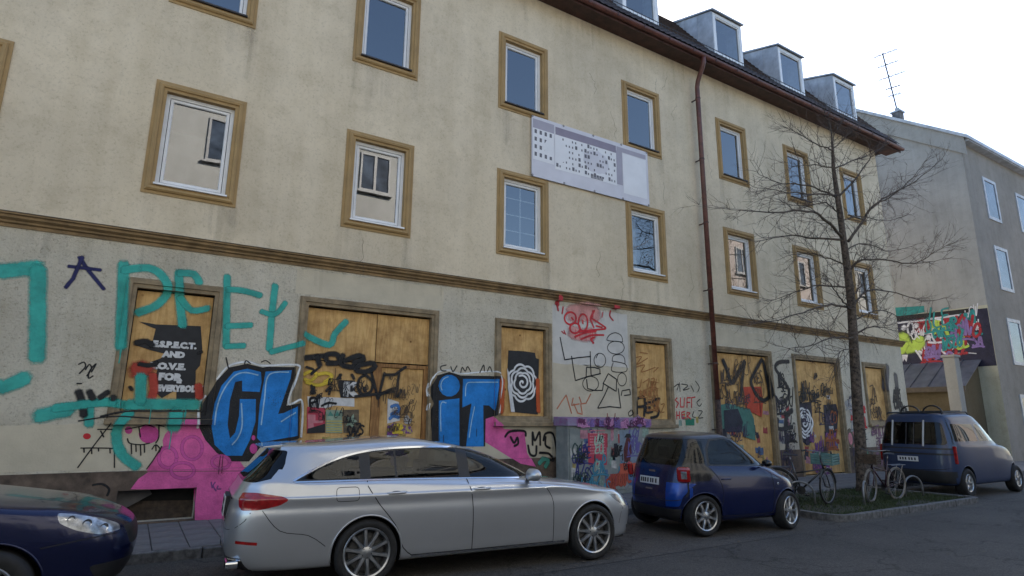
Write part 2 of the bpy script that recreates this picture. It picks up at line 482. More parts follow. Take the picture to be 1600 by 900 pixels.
# ================================================================ the boarded-up corner house
HX0, HX1 = -9.0, 24.5
house = empty('boarded_house', (0, 0, 0))
tag(house, 'three-storey cream rendered house with boarded ground floor covered in graffiti', 'house')
WX = [-0.31, 3.08, 6.66, 10.70, 14.67, 18.16, 21.65]
WW = 1.477
BAND = .185
R1 = (5.46, 7.56); R2 = (9.13, 11.22)
LEFTW = [-3.75, -7.2]
holes_up, wins = [], []
for i, x in enumerate(WX + LEFTW):
    for r, (z0, z1) in enumerate((R1, R2)):
        h = (x + BAND, x + WW - BAND, z0 + BAND, z1 - BAND); holes_up.append(h); wins.append((i, r, h))
GZ1 = 3.93
GF = {'g1': (-.31, 1.167, 1.68, 3.98), 'g2': (2.44, 5.28, .12, 3.98), 'g3': (6.66, 8.2, 1.66, 3.97), 'g4': (10.70, 12.18, 1.62, 3.92),
      'g5': (13.71, 16.5, .12, 3.86), 'g6': (17.55, 20.2, .12, 3.86), 'g7': (21.62, 23.2, 1.66, 3.83), 'g0': (-3.75, -2.27, 1.68, 3.98)}
GB = .16
holes_gf = []
for k, (x0, x1, z0, z1) in GF.items():
    holes_gf.append((x0 + GB, x1 - GB, z0 + (GB if z0 > .5 else 0), z1 - GB))
CELLAR = (-.02, 1.06, .15, .63)
def wall_sheet(name, x0, x1, z0, z1, holes, y, mat, depth=.3):
    xs = sorted({x0, x1} | {h[0] for h in holes} | {h[1] for h in holes})
    zs = sorted({z0, z1} | {h[2] for h in holes} | {h[3] for h in holes})
    b = MB()
    for i in range(len(xs) - 1):
        for j in range(len(zs) - 1):
            cx, cz = (xs[i] + xs[i+1]) / 2, (zs[j] + zs[j+1]) / 2
            if any(h[0] < cx < h[1] and h[2] < cz < h[3] for h in holes): continue
            b.quad((xs[i], y, zs[j]), (xs[i+1], y, zs[j]), (xs[i+1], y, zs[j+1]), (xs[i], y, zs[j+1]))
    for (a, c, d, e) in holes:
        b.quad((a, y, d), (a, y + depth, d), (a, y + depth, e), (a, y, e))
        b.quad((c, y, d), (c, y, e), (c, y + depth, e), (c, y + depth, d))
        b.quad((a, y, e), (a, y + depth, e), (c, y + depth, e), (c, y, e))
        b.quad((a, y, d), (c, y, d), (c, y + depth, d), (a, y + depth, d))
    return b.build(name, mat, house, fix=False)
wall_sheet('upper_wall', HX0, HX1, 4.7, 12.75, [(a - .03, b - -.03, c - .03, d + .03) for a, b, c, d in holes_up], FY, M_UP)
gfw = wall_sheet('ground_floor_wall', HX0, HX1, .0, 4.7, [(a - .03, b + .03, (c - .03 if c > .3 else c), d + .03) for a, b, c, d in holes_gf] + [(CELLAR[0], CELLAR[1], CELLAR[2], CELLAR[3])], FY, M_GF)
sd = MB()
sd.quad((HX1, FY, 0), (HX1, FY + 11, 0), (HX1, FY + 11, 12.75), (HX1, FY, 12.75))
sd.quad((HX1, FY + 2.0, 12.75), (HX1, FY + 9, 12.75), (HX1, FY + 8.3, 15.5), (HX1, FY + 1.6, 15.5))
sd.quad((HX0, FY, 0), (HX0, FY + 11, 0), (HX0, FY + 11, 12.75), (HX0, FY, 12.75))
sd.quad((HX0, FY + 11, 0), (HX1, FY + 11, 0), (HX1, FY + 11, 12.75), (HX0, FY + 11, 12.75))
sd.build('gable_wall', M_UP, house)
inn = MB()
for z in (.1, 4.4, 8.2, 12.5):
    inn.quad((HX0 + .1, FY + .3, z), (HX1 - .1, FY + .3, z), (HX1 - .1, FY + 10.9, z), (HX0 + .1, FY + 10.9, z))
inn.quad((HX0 + .1, FY + 3.6, .1), (HX1 - .1, FY + 3.6, .1), (HX1 - .1, FY + 3.6, 12.5), (HX0 + .1, FY + 3.6, 12.5))
for x in (2.1, 5.6, 9.4, 13.4, 17.1, 20.6, -2.0, -5.5):
    inn.quad((x, FY + .3, .1), (x, FY + 3.6, .1), (x, FY + 3.6, 12.5), (x, FY + .3, 12.5))
inn.build('interior_wall', M_ROOM, house, fix=False)

STEPS = []   # (x0, x1, z0, z1, y) foremost surface of the facade, later entries win
PROF_UP = [(-.0, -.10), (0, .03), (.05, .034), (.062, .060), (.10, .070), (.128, .048), (.136, .022), (BAND, .018), (BAND, -.01)]
PROF_GF = [(-.0, -.12), (0, .022), (.06, .026), (.066, .050), (.135, .056), (.142, .03), (GB, .028), (GB, -.01)]
def window_unit(i, r, h):
    x0, x1, z0, z1 = h
    s = MB(); s.sweep_rect(x0, x1, z0, z1, PROF_UP, FY)
    wv = s.build('window', M_TRIM, house, fix=False)
    # white casing and sash
    f = MB(); f.sweep_rect(x0 + .062, x1 - .062, z0 + .062, z1 - .062, [(.07, -.11), (.07, -.075), (.0, -.075), (.0, -.15)], FY)
    f.build('window_frame', M_WHITE, wv, fix=False)
    a0, a1, b0, b1 = x0 + .07, x1 - .07, z0 + .07, z1 - .07
    s2 = MB(); s2.sweep_rect(a0 + .055, a1 - .055, b0 + .055, b1 - .055, [(.052, -.12), (.052, -.088), (.012, -.085), (0, -.10), (0, -.14)], FY)
    s2.build('sash', M_WHITE, wv, fix=False)
    g_ = MB(); rr = random.Random(i * 7 + r)
    t1, t2 = rr.uniform(-.004, .004), rr.uniform(-.004, .004)
    g_.quad((a0 + .05, FY + .125 + t1, b0 + .05), (a1 - .05, FY + .125 - t1, b0 + .05), (a1 - .05, FY + .125 - t1 + t2, b1 - .05), (a0 + .05, FY + .125 + t1 + t2, b1 - .05))
    g_.build('pane', M_GLASS, wv, fix=False)
    sl_ = MB(); sl_.box(x0 - .02, x1 + .02, FY - .085, FY + .09, z0 - .028, z0 + .004)
    sl_.build('sill', M_SILL if r == 1 else M_WHITE, wv)
    if (i, r) == (2, 0):
        mu = MB(); cx, cz = (a0 + a1) / 2, b0 + (b1 - b0) * .42
        mu.box(cx - .012, cx + .012, FY + .134, FY + .15, b0 + .05, b1 - .05)
        for kk in (.25, .5, .76): mu.box(a0 + .05, a1 - .05, FY + .135, FY + .149, b0 + (b1 - b0) * kk, b0 + (b1 - b0) * kk + .022)
        mu.build('muntin', M_WHITE, wv)
    if (i, r) in ((4, 0), (5, 0), (3, 0), (6, 0)):
        cu = MB(); xa = a0 + (.06 if i != 4 else .62)
        for kk in range(7):
            xx = xa + kk * .05
            cu.quad((xx, FY + .30 + .03 * (kk % 2), b0), (xx + .05, FY + .30 + .03 * ((kk + 1) % 2), b0), (xx + .05, FY + .30 + .03 * ((kk + 1) % 2), b1), (xx, FY + .30 + .03 * (kk % 2), b1))
        cu.build('curtain', M_CURT, wv, fix=False)
    return wv
for i, r, h in wins: window_unit(i, r, h)

def gf_surround(k, bottom=True):
    x0, x1, z0, z1 = GF[k]
    a, b_, c, d = x0 + GB, x1 - GB, z0 + (GB if bottom else 0), z1 - GB
    s = MB()
    if bottom: s.sweep_rect(a, b_, c, d, PROF_GF, FY)
    else:
        pr = PROF_GF; o = 0; n = len(pr); vs = []
        for (cx, cz, sx, sz) in ((a, .12, -1, 0), (a, d, -1, 1), (b_, d, 1, 1), (b_, .12, 1, 0)):
            for u, dd in pr: vs.append((cx + sx * u, FY - dd, cz + sz * u))
        fs = [(q * n + j, (q + 1) * n + j, (q + 1) * n + j + 1, q * n + j + 1) for q in range(3) for j in range(n - 1)]
        s.add(vs, fs)
    w_ = s.build('boarded_window' if bottom else 'boarded_doorway', M_KHAKI, house, fix=False)
    STEPS.append((x0, x1, z0, z1, FY - .03)); STEPS.append((a - .14, b_ + .14, c - (.14 if bottom else 0), d + .14, FY - .055))
    STEPS.append((a - .063, b_ + .063, c - (.063 if bottom else 0), d + .063, FY - .027)); STEPS.append((a, b_, c, d, FY + .07))
    if bottom:
        q = MB(); q.box(x0 - .02, x1 + .02, FY - .12, FY - .002, z0 - .055, z0 + .035); q.build('sill', M_KHAKI, w_, bevel=.008)
        STEPS.append((x0 - .02, x1 + .02, z0 - .055, z0 + .035, FY - .12))
    return w_, (a, b_, c, d)
def board(w_, x0, x1, z0, z1, y=FY + .085, mat=None, t=.018):
    b = MB(); b.box(0, x1 - x0, 0, t, 0, z1 - z0)
    o = b.build('plywood_sheet', mat or M_PLY, w_); o.location = (x0, y, z0)
    return o
STEPS.append((HX0, HX1, -.1, .92, FY - .045))
STEPS.append((CELLAR[0], CELLAR[1], CELLAR[2], CELLAR[3], FY + .1))
STEPS.append((HX0, HX1, 4.53, 4.77, FY - .14))
for k in ('g0', 'g1', 'g3', 'g4', 'g7'):
    w_, (a, b_, c, d) = gf_surround(k)
    board(w_, a + .012, b_ - .012, c + .005, d - .03)
    ba = MB(); ba.quad((a, FY + .2, c), (b_, FY + .2, c), (b_, FY + .2, d), (a, FY + .2, d)); ba.build('backing', M_DARK, w_)
w_, (a, b_, c, d) = gf_surround('g2', False)
board(w_, a + .01, 3.97, 2.82, d - .03); board(w_, 3.985, b_ - .01, 2.84, d - .03)
board(w_, a + .01, 3.94, .14, 2.80, y=FY + .092); board(w_, 4.14, b_ - .10, .14, 2.74, y=FY + .115)
fr = MB(); fr.box(3.95, 4.13, FY + .08, FY + .16, .14, 2.80); fr.box(b_ - .09, b_ - .005, FY + .08, FY + .16, .14, 2.80); fr.box(3.95, b_ - .005, FY + .075, FY + .15, 2.745, 2.815)
fr.build('batten', M_PLYD, w_)
ba = MB(); ba.quad((a, FY + .2, c), (b_, FY + .2, c), (b_, FY + .2, d), (a, FY + .2, d)); ba.build('backing', M_DARK, w_)
for k, split in (('g5', (15.05,)), ('g6', (18.95,))):
    w_, (a, b_, c, d) = gf_surround(k, False)
    xs = [a + .01] + list(split) + [b_ - .01]
    for j in range(len(xs) - 1): board(w_, xs[j] + .006, xs[j+1] - .006, .16, d - .03, y=FY + .085 + .006 * j)
    ba = MB(); ba.quad((a, FY + .2, c), (b_, FY + .2, c), (b_, FY + .2, d), (a, FY + .2, d)); ba.build('backing', M_DARK, w_)
# plinth with the cellar opening
xs = [HX0, CELLAR[0], CELLAR[1]] + [2.44, 5.28, 13.71, 16.5, 17.55, 20.2, HX1]
for x0, x1, z0, z1 in ((HX0, CELLAR[0], .05, .92), (CELLAR[1], 2.44, .05, .92), (5.28, 13.71, .05, .92), (16.5, 17.55, .05, .92), (20.2, HX1, .05, .92), (CELLAR[0], CELLAR[1], CELLAR[3], .92), (CELLAR[0], CELLAR[1], .05, CELLAR[2])):
    pb = MB(); pb.box(x0, x1, FY - .045, FY + .01, z0, z1); pb.build('plinth', M_PLINTH, house)
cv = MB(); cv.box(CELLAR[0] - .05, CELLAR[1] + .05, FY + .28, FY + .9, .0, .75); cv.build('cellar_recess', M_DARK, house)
lbo = MB(); lbo.box(0, .95, 0, .015, 0, .36); o = lbo.build('loose_board', simple('shaded_board', (.07, .05, .035), .9, var=.3, scale=9), house); o.location = (.10, FY + .16, .10); o.rotation_euler = (-.25, .05, 0)  # board colour darkened to carry the shade inside the cellar opening
lbo = MB(); lbo.box(0, .5, 0, .012, 0, .3); o = lbo.build('loose_board', simple('grey_sheet', (.09, .085, .085), .7), house); o.location = (.02, FY + .10, .30); o.rotation_euler = (-.2, -.5, .2)
# string course between ground floor and first floor
sc_ = MB(); prof = [(0.0, 4.545), (.02, 4.545), (.025, 4.595), (.06, 4.61), (.065, 4.64), (.12, 4.672), (.125, 4.708), (.16, 4.722), (.16, 4.745), (0.0, 4.785)]
vs = [(x, FY - d, z) for x in (HX0, HX1 + .14) for d, z in prof]; n = len(prof)
sc_.add(vs, [(j, j + 1, n + j + 1, n + j) for j in range(n - 1)] + [tuple(range(n)), tuple(range(n, 2 * n))])
sc_.build('string_course', M_CORN, house)
lead = MB(); lead.add([(x, y, z) for x in (HX0, HX1 + .15) for y, z in ((FY - .17, 4.748), (FY - .17, 4.756), (FY, 4.796), (FY, 4.788))], [(0, 1, 2, 3), (4, 5, 6, 7), (0, 1, 5, 4), (1, 2, 6, 5), (2, 3, 7, 6), (3, 0, 4, 7)])
lead.build('flashing', M_SILL, house)
# pale overpainted rectangles on the render
def patch(x0, x1, z0, z1, mat, jit=.02):
    b = MB(); r_ = random.Random(int(x0 * 100)); top, bot, n = [], [], 12
    for k in range(n + 1):
        x = x0 + (x1 - x0) * k / n
        top.append((x, FY - .0008, z1 + r_.uniform(-jit, jit))); bot.append((x, FY - .0008, z0 + r_.uniform(-jit, jit)))
    b.add(bot + top, [(k, k + 1, n + 2 + k, n + 1 + k) for k in range(n)])
    b.build('paint_patch', mat, house, fix=False)
patch(2.34, 5.38, 4.02, 4.49, M_PATCH2, .006)
patch(8.24, 10.62, 3.05, 4.44, M_PATCH)
patch(8.24, 10.62, .95, 3.05, M_PATCH2)
patch(6.2, 8.2, .95, 1.60, M_PATCH2)
patch(-1.6, 1.3, .95, 1.62, M_PATCH2)
patch(14.0, 16.5, 3.90, 4.36, M_PATCH2)
# eaves: soffit, fascia, half-round gutter
ev = MB(); EX0, EX1 = HX0 - .2, HX1 + .95
ev.box(EX0, EX1, FY - .52, FY + .02, 12.60, 12.66); ev.build('soffit', M_EAVE, house)
ev = MB(); ev.box(EX0, EX1, FY - .555, FY - .522, 12.52, 12.70); ev.build('fascia', M_EAVE, house)
gu = MB(); n = 8; prof = [(FY - .63 + .085 * math.cos(math.pi + math.pi * k / n), 12.66 + .095 * math.sin(math.pi + math.pi * k / n)) for k in range(n + 1)]
prof = prof + [(y + (.008 if k < n / 2 else -.008), z + .012) for k, (y, z) in reversed(list(enumerate(prof)))]
vs = [(x, y, z) for x in (EX0, EX1) for y, z in prof]; m2 = len(prof)
gu.add(vs, [(j, (j + 1) % m2, m2 + (j + 1) % m2, m2 + j) for j in range(m2)] + [tuple(range(m2)), tuple(range(m2, 2 * m2))])
gt = gu.build('gutter', M_PIPE, house)
for x in range(int(EX0) + 1, int(EX1), 1):
    if x < 5: continue
    b = MB(); b.box(x, x + .03, FY - .722, FY - .712, 12.56, 12.70); b.build('gutter_bracket', M_EAVE, gt)
# downpipe
DPX = 13.62
DPY = FY - .245
dp = MB(); dp.tube([(DPX - .10, FY - .63, 12.58), (DPX - .10, FY - .63, 12.44), (DPX - .09, FY - .57, 12.30), (DPX - .02, FY - .31, 11.98), (DPX, DPY, 11.80), (DPX, DPY, 11.5), (DPX, DPY, 2.3)], .072, 12)
dpo = dp.build('downpipe', M_PIPE, house, smooth=True)
b = MB(); b.tube([(DPX, DPY, 2.32), (DPX, DPY, .12)], .082, 12); b.build('standpipe', simple('standpipe_iron', (.10, .055, .04), .7, var=.4, scale=14), dpo, smooth=True)
for z in (11.4, 9.4, 7.4, 5.4, 3.3, 1.5):
    b = MB(); b.tube([(DPX, DPY, z), (DPX, DPY, z + .04)], .080, 12); b.box(DPX - .015, DPX + .015, DPY + .06, FY + .0, z, z + .03); b.build('pipe_clamp', M_EAVE, dpo)
# roof: steep tiled lower slope, flat top behind
rf = MB(); ry0, rz0, ry1, rz1 = FY - .60, 12.74, FY + 1.55, 15.65
rows_ = 15
for k in range(rows_):
    a, b2 = k / rows_, (k + 1.12) / rows_
    ya, za, yb, zb = ry0 + (ry1 - ry0) * a, rz0 + (rz1 - rz0) * a, ry0 + (ry1 - ry0) * b2, rz0 + (rz1 - rz0) * b2
    rf.add([(x, y, z) for x in (EX0, EX1 - .05) for y, z in ((ya - .025, za + .03), (ya, za), (yb, zb), (yb - .002, zb + .006))], [(0, 3, 7, 4), (0, 4, 5, 1), (1, 5, 6, 2), (0, 1, 2, 3), (4, 7, 6, 5)])
rfo = rf.build('roof', M_TILE, house)
r2 = MB(); r2.quad((EX0, ry1, rz1), (EX1 - .05, ry1, rz1), (EX1 - .05, FY + 5.5, 17.0), (EX0, FY + 5.5, 17.0)); r2.quad((EX0, FY + 5.5, 17.0), (EX1 - .05, FY + 5.5, 17.0), (EX1 - .05, FY + 11.6, 12.7), (EX0, FY + 11.6, 12.7))
r2.quad((EX1 - .06, ry0, rz0), (EX1 - .06, FY + 11.6, 12.7), (EX1 - .06, FY + 5.5, 16.95), (EX1 - .06, ry1, rz1))
r2.build('upper_roof', M_TILE, rfo)
# the individual tiles of the lower course that peep over the gutter
tl = MB()
for k in range(int((EX1 - 6) / .22)):
    x = 6 + k * .22
    for c_ in range(3):
        ya, za = ry0 - .05 + c_ * .115, rz0 + .035 + c_ * .158
        tl.add([(x + .005, ya, za + .012), (x + .11, ya - .01, za + .035), (x + .215, ya, za + .012), (x + .215, ya + .2, za + .27), (x + .11, ya + .19, za + .293), (x + .005, ya + .2, za + .27)], [(0, 1, 4, 5), (1, 2, 3, 4)])
tl_o = tl.build('eave_tiles', M_TILE, rfo); tl_o['kind'] = 'stuff'
# snow guard
def dormer(x0, x1):
    yf, zb, zt = FY - .12, 13.35, 15.02
    yb, ztb = FY + 1.75, 15.62
    do = None
    for x in (x0, x1):
        t = .03 if x == x0 else -.03
        d = MB(); d.add([(xx, y, z) for xx in (x, x + t) for y, z in ((yf, zb), (yf, zt), (yb, ztb), (yb, 15.2))], [(0, 1, 2, 3), (4, 5, 6, 7), (0, 1, 5, 4), (1, 2, 6, 5), (2, 3, 7, 6), (3, 0, 4, 7)])
        if do is None: do = d.build('dormer', M_ZINC, house)
        else: d.build('cheek', M_ZINC, do)
    for x in (x0 - .004, ):
        for yy in (FY + .45, FY + 1.0):
            b = MB(); zt_ = zt + (ztb - zt) * (yy - yf) / (yb - yf); b.box(x - .012, x, yy, yy + .02, 12.9 + (yy - FY + .6) * 1.35, zt_); b.build('seam', M_ZINC, do)
    r_ = MB(); r_.add([(x, y, z) for x in (x0 - .05, x1 + .05) for y, z in ((yf - .10, zt - .005), (yf - .10, zt + .045), (yb + .3, ztb + .17), (yb + .3, ztb + .08))], [(0, 1, 2, 3), (4, 5, 6, 7), (0, 1, 5, 4), (1, 2, 6, 5), (2, 3, 7, 6), (3, 0, 4, 7)])
    r_.build('dormer_roof', M_ZINC, do)
    fr_ = MB(); fr_.sweep_rect(x0 + .15, x1 - .15, zb + .18, zt - .14, [(.115, -.06), (.115, .012), (0, .012), (0, -.06)], yf); fr_.build('window_frame', M_WHITE, do, fix=False)
    fr_ = MB(); fr_.sweep_rect(x0 + .19, x1 - .19, zb + .22, zt - .18, [(.042, -.05), (.042, -.012), (0, -.012), (0, -.06)], yf); fr_.build('sash', M_WHITE, do, fix=False)
    g_ = MB(); g_.quad((x0 + .18, yf + .045, zb + .2), (x1 - .18, yf + .045, zb + .2), (x1 - .18, yf + .045, zt - .17), (x0 + .18, yf + .045, zt - .17)); g_.build('pane', M_GLASS, do, fix=False)
    b = MB(); b.quad((x0 + .04, yf + .6, zb), (x1 - .04, yf + .6, zb), (x1 - .04, yf + .6, zt), (x0 + .04, yf + .6, zt)); b.build('interior_wall', M_ROOM, do)
    a_ = MB(); a_.box(x0 + .03, x1 - .03, yf - .0, yf + .06, 12.8, zb + .065); a_.build('apron', M_ZINC, do)
for x in (6.70, 10.72, 14.72, 18.22, 21.72): dormer(x, x + 1.50)
def guard(x0, x1):
    g_ = MB(); y, z = FY - .48, 12.98
    for zz in (0, .12, .24): g_.tube([(x0, y + zz * .05, z + zz), (x1, y + zz * .05, z + zz)], .011, 5)
    o = g_.build('snow_guard', M_RAIL, house)
    for k in range(int((x1 - x0) / .16)):
        b = MB(); x = x0 + .05 + k * .16; b.tube([(x, y - .012, z - .03), (x, y, z + .26)], .006, 4); b.build('guard_bar', M_RAIL, o)
for x0, x1 in ((8.4, 10.6), (10.6, 12.3), (12.4, 14.6), (14.6, 16.3), (16.4, 18.1), (18.1, 19.8), (19.9, 21.6), (21.6, 23.4)): guard(x0, x1)

# ================================================================ neighbouring house beyond the yard
NX = 33.0
M_GAB = stucco('gable_plaster', (.34, .34, .325), (.7, .7, .68), .3, 20, .25, .5)
M_GABL = stucco('gable_plaster_low', (.46, .44, .34), (.62, .6, .5), .4, 20, .4, .4)
nb = empty('gable_house', (NX, FY, 0))
tag(nb, 'tall grey gabled house standing beyond the yard, mural on its side wall', 'house')
nb_inv = Matrix.Translation((-NX, -FY, 0))
def npart(b, name, mat, parent=None, **k):
    b.v = [(x - NX, y - FY, z) for x, y, z in b.v]
    return b.build(name, mat, parent or nb, **k)
def gz(y): return 15.35 + (y - 11.2) * .735
b = MB(); ap = 17.2
b.add([(NX, 11.4, 7.1), (NX, 24, 7.1), (NX, 24, gz(11.2)), (NX, ap, gz(ap)), (NX, 11.4, gz(11.4))], [(0, 1, 2, 3, 4)])
npart(b, 'gable_wall', M_GAB, fix=False)
b = MB(); b.quad((NX, 11.4, 0), (NX, 24, 0), (NX, 24, 7.1), (NX, 11.4, 7.1)); npart(b, 'lower_gable_wall', M_GABL, fix=False)
b = MB(); b.quad((NX, 11.4, 0), (NX + 22, 11.4, 0), (NX + 22, 11.4, 15.3), (NX, 11.4, 15.3)); b.quad((NX + 22, 11.4, 0), (NX + 22, 24, 0), (NX + 22, 24, 15.3), (NX + 22, 11.4, 15.3))
npart(b, 'street_wall', stucco('street_plaster', (.26, .25, .23), (.7, .68, .6), .3, 20, .3, .4), fix=False)
for k in range(5):
    for z in (1.0, 4.6, 8.2, 11.8):
        b = MB(); x = NX + 2.0 + k * 4; b.sweep_rect(x, x + 1.2, z, z + 1.9, [(0, -.1), (0, .04), (.16, .04), (.16, 0)], 11.4); wv = npart(b, 'window', M_ZINC, fix=False)
        b = MB(); b.quad((x, 11.39, z), (x + 1.2, 11.39, z), (x + 1.2, 11.39, z + 1.9), (x, 11.39, z + 1.9)); npart(b, 'pane', simple('far_pane', (.10, .13, .18), .15, var=.4, scale=1.2, spec=.5), wv, fix=False)  # blue-grey base colour has the pane's reflection painted in
for (y0, y1) in ((11.0, ap), (24.3, ap)):
    b = MB(); b.add([(x, y, z) for x in (NX - .22, NX + 22.2) for y, z in ((y0, gz(11.0) + .05), (y0, gz(11.0) + .22), (y1, gz(ap) + .30), (y1, gz(ap) + .12))], [(0, 1, 2, 3), (4, 5, 6, 7), (0, 1, 5, 4), (1, 2, 6, 5), (2, 3, 7, 6), (3, 0, 4, 7)])
    npart(b, 'roof', M_ZINC)
b = MB()
b.add([(x, y, z) for x in (NX - .10, NX - .004) for y, z in ((11.2, gz(11.2) - .85), (11.2, gz(11.2) + .06), (ap, gz(ap) + .1), (ap, gz(ap) - .85))], [(0, 1, 2, 3), (4, 5, 6, 7), (0, 1, 5, 4), (1, 2, 6, 5), (2, 3, 7, 6), (3, 0, 4, 7)])
npart(b, 'verge_board', M_GAB)
b = MB(); b.box(NX + .02, NX + 22.2, 11.05, 11.42, 15.2, 15.42); npart(b, 'eave', M_ZINC)
# chimney and aerial on the gable roof
cq = atX(1404, 188, NX + 1.2)
ch = MB(); ch.box(-.22, .22, -.2, .2, -.6, .42); co = ch.build('chimney', simple('chimney_render', (.22, .21, .21), .9, var=.3, scale=4, bump=.3), nb)
co.location = (cq.x - NX, cq.y - FY, cq.z); 
ch = MB(); ch.box(-.28, .28, -.26, .26, .42, .50); ch.tube([(0, 0, .5), (0, 0, .72)], .12, 10); ch.build('chimney_cap', M_ZINC, co)
ant = empty('rooftop_aerial', (cq.x + .05, cq.y, cq.z + .4)); tag(ant, 'thin branched television aerial standing on the chimney against the white sky', 'aerial')
top = atX(1389, 78, cq.x)
hh = (top.z - cq.z - .4)
b = MB(); b.tube([(0, 0, 0), (0, .35, hh)], .035, 6); b.build('mast', M_RAIL, ant)
for f, L_, dy in ((.98, .9, .3), (.80, .8, -.5), (.60, 1.0, .9), (.42, .55, .4), (.30, .5, -.3)):
    z, y = hh * f, .35 * f
    b = MB(); b.tube([(-L_ * .1, y + L_ * .45, z + .02), (L_ * .1, y - L_ * .8, z - .02)], .024, 5)
    for q in range(5):
        yy = y + L_ * .45 - q * L_ * .28
        b.tube([(-.28 + .03 * q, yy, z), (.28 - .03 * q, yy, z)], .015, 4)
    b.build('element', M_RAIL, ant)
# lean-to shed with sheet roof against the gable
shed = empty('lean_to_shed', (NX - 2, 13, .1)); tag(shed, 'low yellowish lean-to shed with dark sheet-metal roof below the mural', 'shed')
b = MB(); SX, sy0, sy1 = NX - 2.0, 12.15, 22.0
b.quad((SX + .15, sy0, .1), (SX + .15, sy1, .1), (SX + .15, sy1, 3.30), (SX + .15, sy0, 3.30)); b.quad((SX + .15, sy0, .1), (NX - .01, sy0, .1), (NX - .01, sy0, 4.45), (SX + .15, sy0, 3.3))
b.v = [(x - SX, y - 13, z - .1) for x, y, z in b.v]; b.build('wall', stucco('shed_wall', (.12, .10, .065), (.7, .64, .5), .3, 20, .4, .4), shed, fix=False)
M_SHEET = simple('sheet_roof', (.15, .15, .17), .55, metal=.4, var=.2, scale=2)
n = 13
for k in range(n):
    y0, y1 = sy0 - .2 + (sy1 - sy0) * k / n, sy0 - .2 + (sy1 - sy0) * (k + 1) / n
    b = MB(); b.add([(x - SX, y - 13, z - .1) for y in (y0 + .012, y1 - .012) for x, z in ((SX - .1, 3.30), (SX - .1, 3.34), (NX - .02, 4.62), (NX - .02, 4.58))], [(0, 1, 2, 3), (4, 5, 6, 7), (0, 1, 5, 4), (1, 2, 6, 5), (2, 3, 7, 6), (3, 0, 4, 7)])
    b.box(0, 0.001, 0, 0.001, 0, 0.001) if False else None
    b.build('roof_sheet', M_SHEET, shed)
    b = MB(); b.add([(x - SX, y - 13, z - .1) for y in (y1 - .02, y1 + .02) for x, z in ((SX - .1, 3.33), (SX - .1, 3.39), (NX - .02, 4.67), (NX - .02, 4.61))], [(0, 1, 2, 3), (4, 5, 6, 7), (0, 1, 5, 4), (1, 2, 6, 5), (2, 3, 7, 6), (3, 0, 4, 7)])
    b.build('seam', M_SHEET, shed)
b = MB(); b.box(-.14, -.1, sy0 - 13.2, sy1 - 13.2, 3.02, 3.24); b.build('fascia', M_SILL, shed)
gp = MB(); gp.box(-.22, .22, -.22, .22, 0, 4.4); gp.box(-.27, .27, -.27, .27, 4.4, 4.5); gp.box(-.26, .26, -.26, .26, 0, .35)
gpo = gp.build('gate_pillar', M_GAB, bevel=.01); gpo.location = (29.9, 11.95, .12); tag(gpo, 'pale rendered gate pillar beside the lean-to shed', 'pillar')

# ================================================================ houses across the street, seen in the window panes
M_OPP = stucco('opposite_plaster', (.43, .43, .41), (.86, .84, .82), .2, 20, .2, .3)
M_OPP2 = stucco('opposite_plaster_red', (.50, .44, .41), (.85, .8, .76), .2, 20, .2, .3)
def opp_house(x0, x1, zt, mat, label, wx, zs, ww=1.5, wh=1.9, roofmat=None, ridge=3.5, dep=12):
    r = empty('apartment_house', ((x0 + x1) / 2, -3, 0)); tag(r, label, 'house', 'houses across the street mirrored in the panes')
    ox = (x0 + x1) / 2
    b = MB(); b.box(x0 - ox, x1 - ox, -dep, 0, 0, zt); b.build('wall', mat, r)
    b = MB(); b.add([(x - ox, y, z) for x in (x0, x1) for y, z in ((.5, zt), (-dep / 2, zt + ridge), (-dep - .5, zt))], [(0, 1, 2), (3, 4, 5), (0, 1, 4, 3), (1, 2, 5, 4), (0, 2, 5, 3)]); b.build('roof', roofmat or M_TILE, r)
    b = MB(); b.box(x0 - ox, x1 - ox, .02, .45, zt - .3, zt - .02); b.build('eave', M_EAVE, r)
    for x in wx:
        for z in zs:
            b = MB(); 
            for (a0, a1, c0, c1) in ((0, ww, 0, .09), (0, ww, wh - .09, wh), (0, .09, .09, wh - .09), (ww - .09, ww, .09, wh - .09), (ww / 2 - .06, ww / 2 + .06, .09, wh - .09)):
                b.box(x - ox + a0, x - ox + a1, .004, .07, z + c0, z + c1)
            b.box(x - ox - .12, x - ox + ww + .12, .004, .16, z - .1, z - .005)
            wv = b.build('window', simple('old_white', (.42, .42, .42), .5), r)
            b = MB(); b.quad((x - ox + .09, .02, z + .09), (x - ox + ww - .09, .02, z + .09), (x - ox + ww - .09, .02, z + wh - .09), (x - ox + .09, .02, z + wh - .09)); b.build('pane', simple('far_pane', (.10, .13, .18), .15, var=.4, scale=1.2, spec=.5), wv)  # reflected sky tone is put into the pane colour
    return r
h1 = opp_house(-16, 13.2, 15.6, M_OPP, 'pale rendered house across the street, mirrored in the left-hand first-floor panes', (-13.5, -9.6, -5.8, -2.6, 1.15, 4.5, 7.85, 10.9), (1.2, 4.9, 8.5, 12.1))
b = MB(); b.box(8.2, 9.3, -3.0, -2.0, 16, 20.5); b.box(8.1, 9.4, -3.1, -1.9, 20.5, 20.75); b.build('chimney', simple('brick_chimney', (.20, .11, .08), .9, var=.3, scale=8), h1)
opp_house(33.5, 44, 15.6, M_OPP2, 'pinkish house across the street, mirrored in the middle first-floor panes', (35.2, 38.2, 41.2), (1.2, 4.7, 8.2, 11.9), dep=5, ridge=1.6)
opp_house(44.1, 70, 15.0, M_OPP, 'tall pale house across the street, mirrored in the far right panes', (46, 50, 54, 58, 62, 66), (1.2, 4.9, 8.6, 12.0))
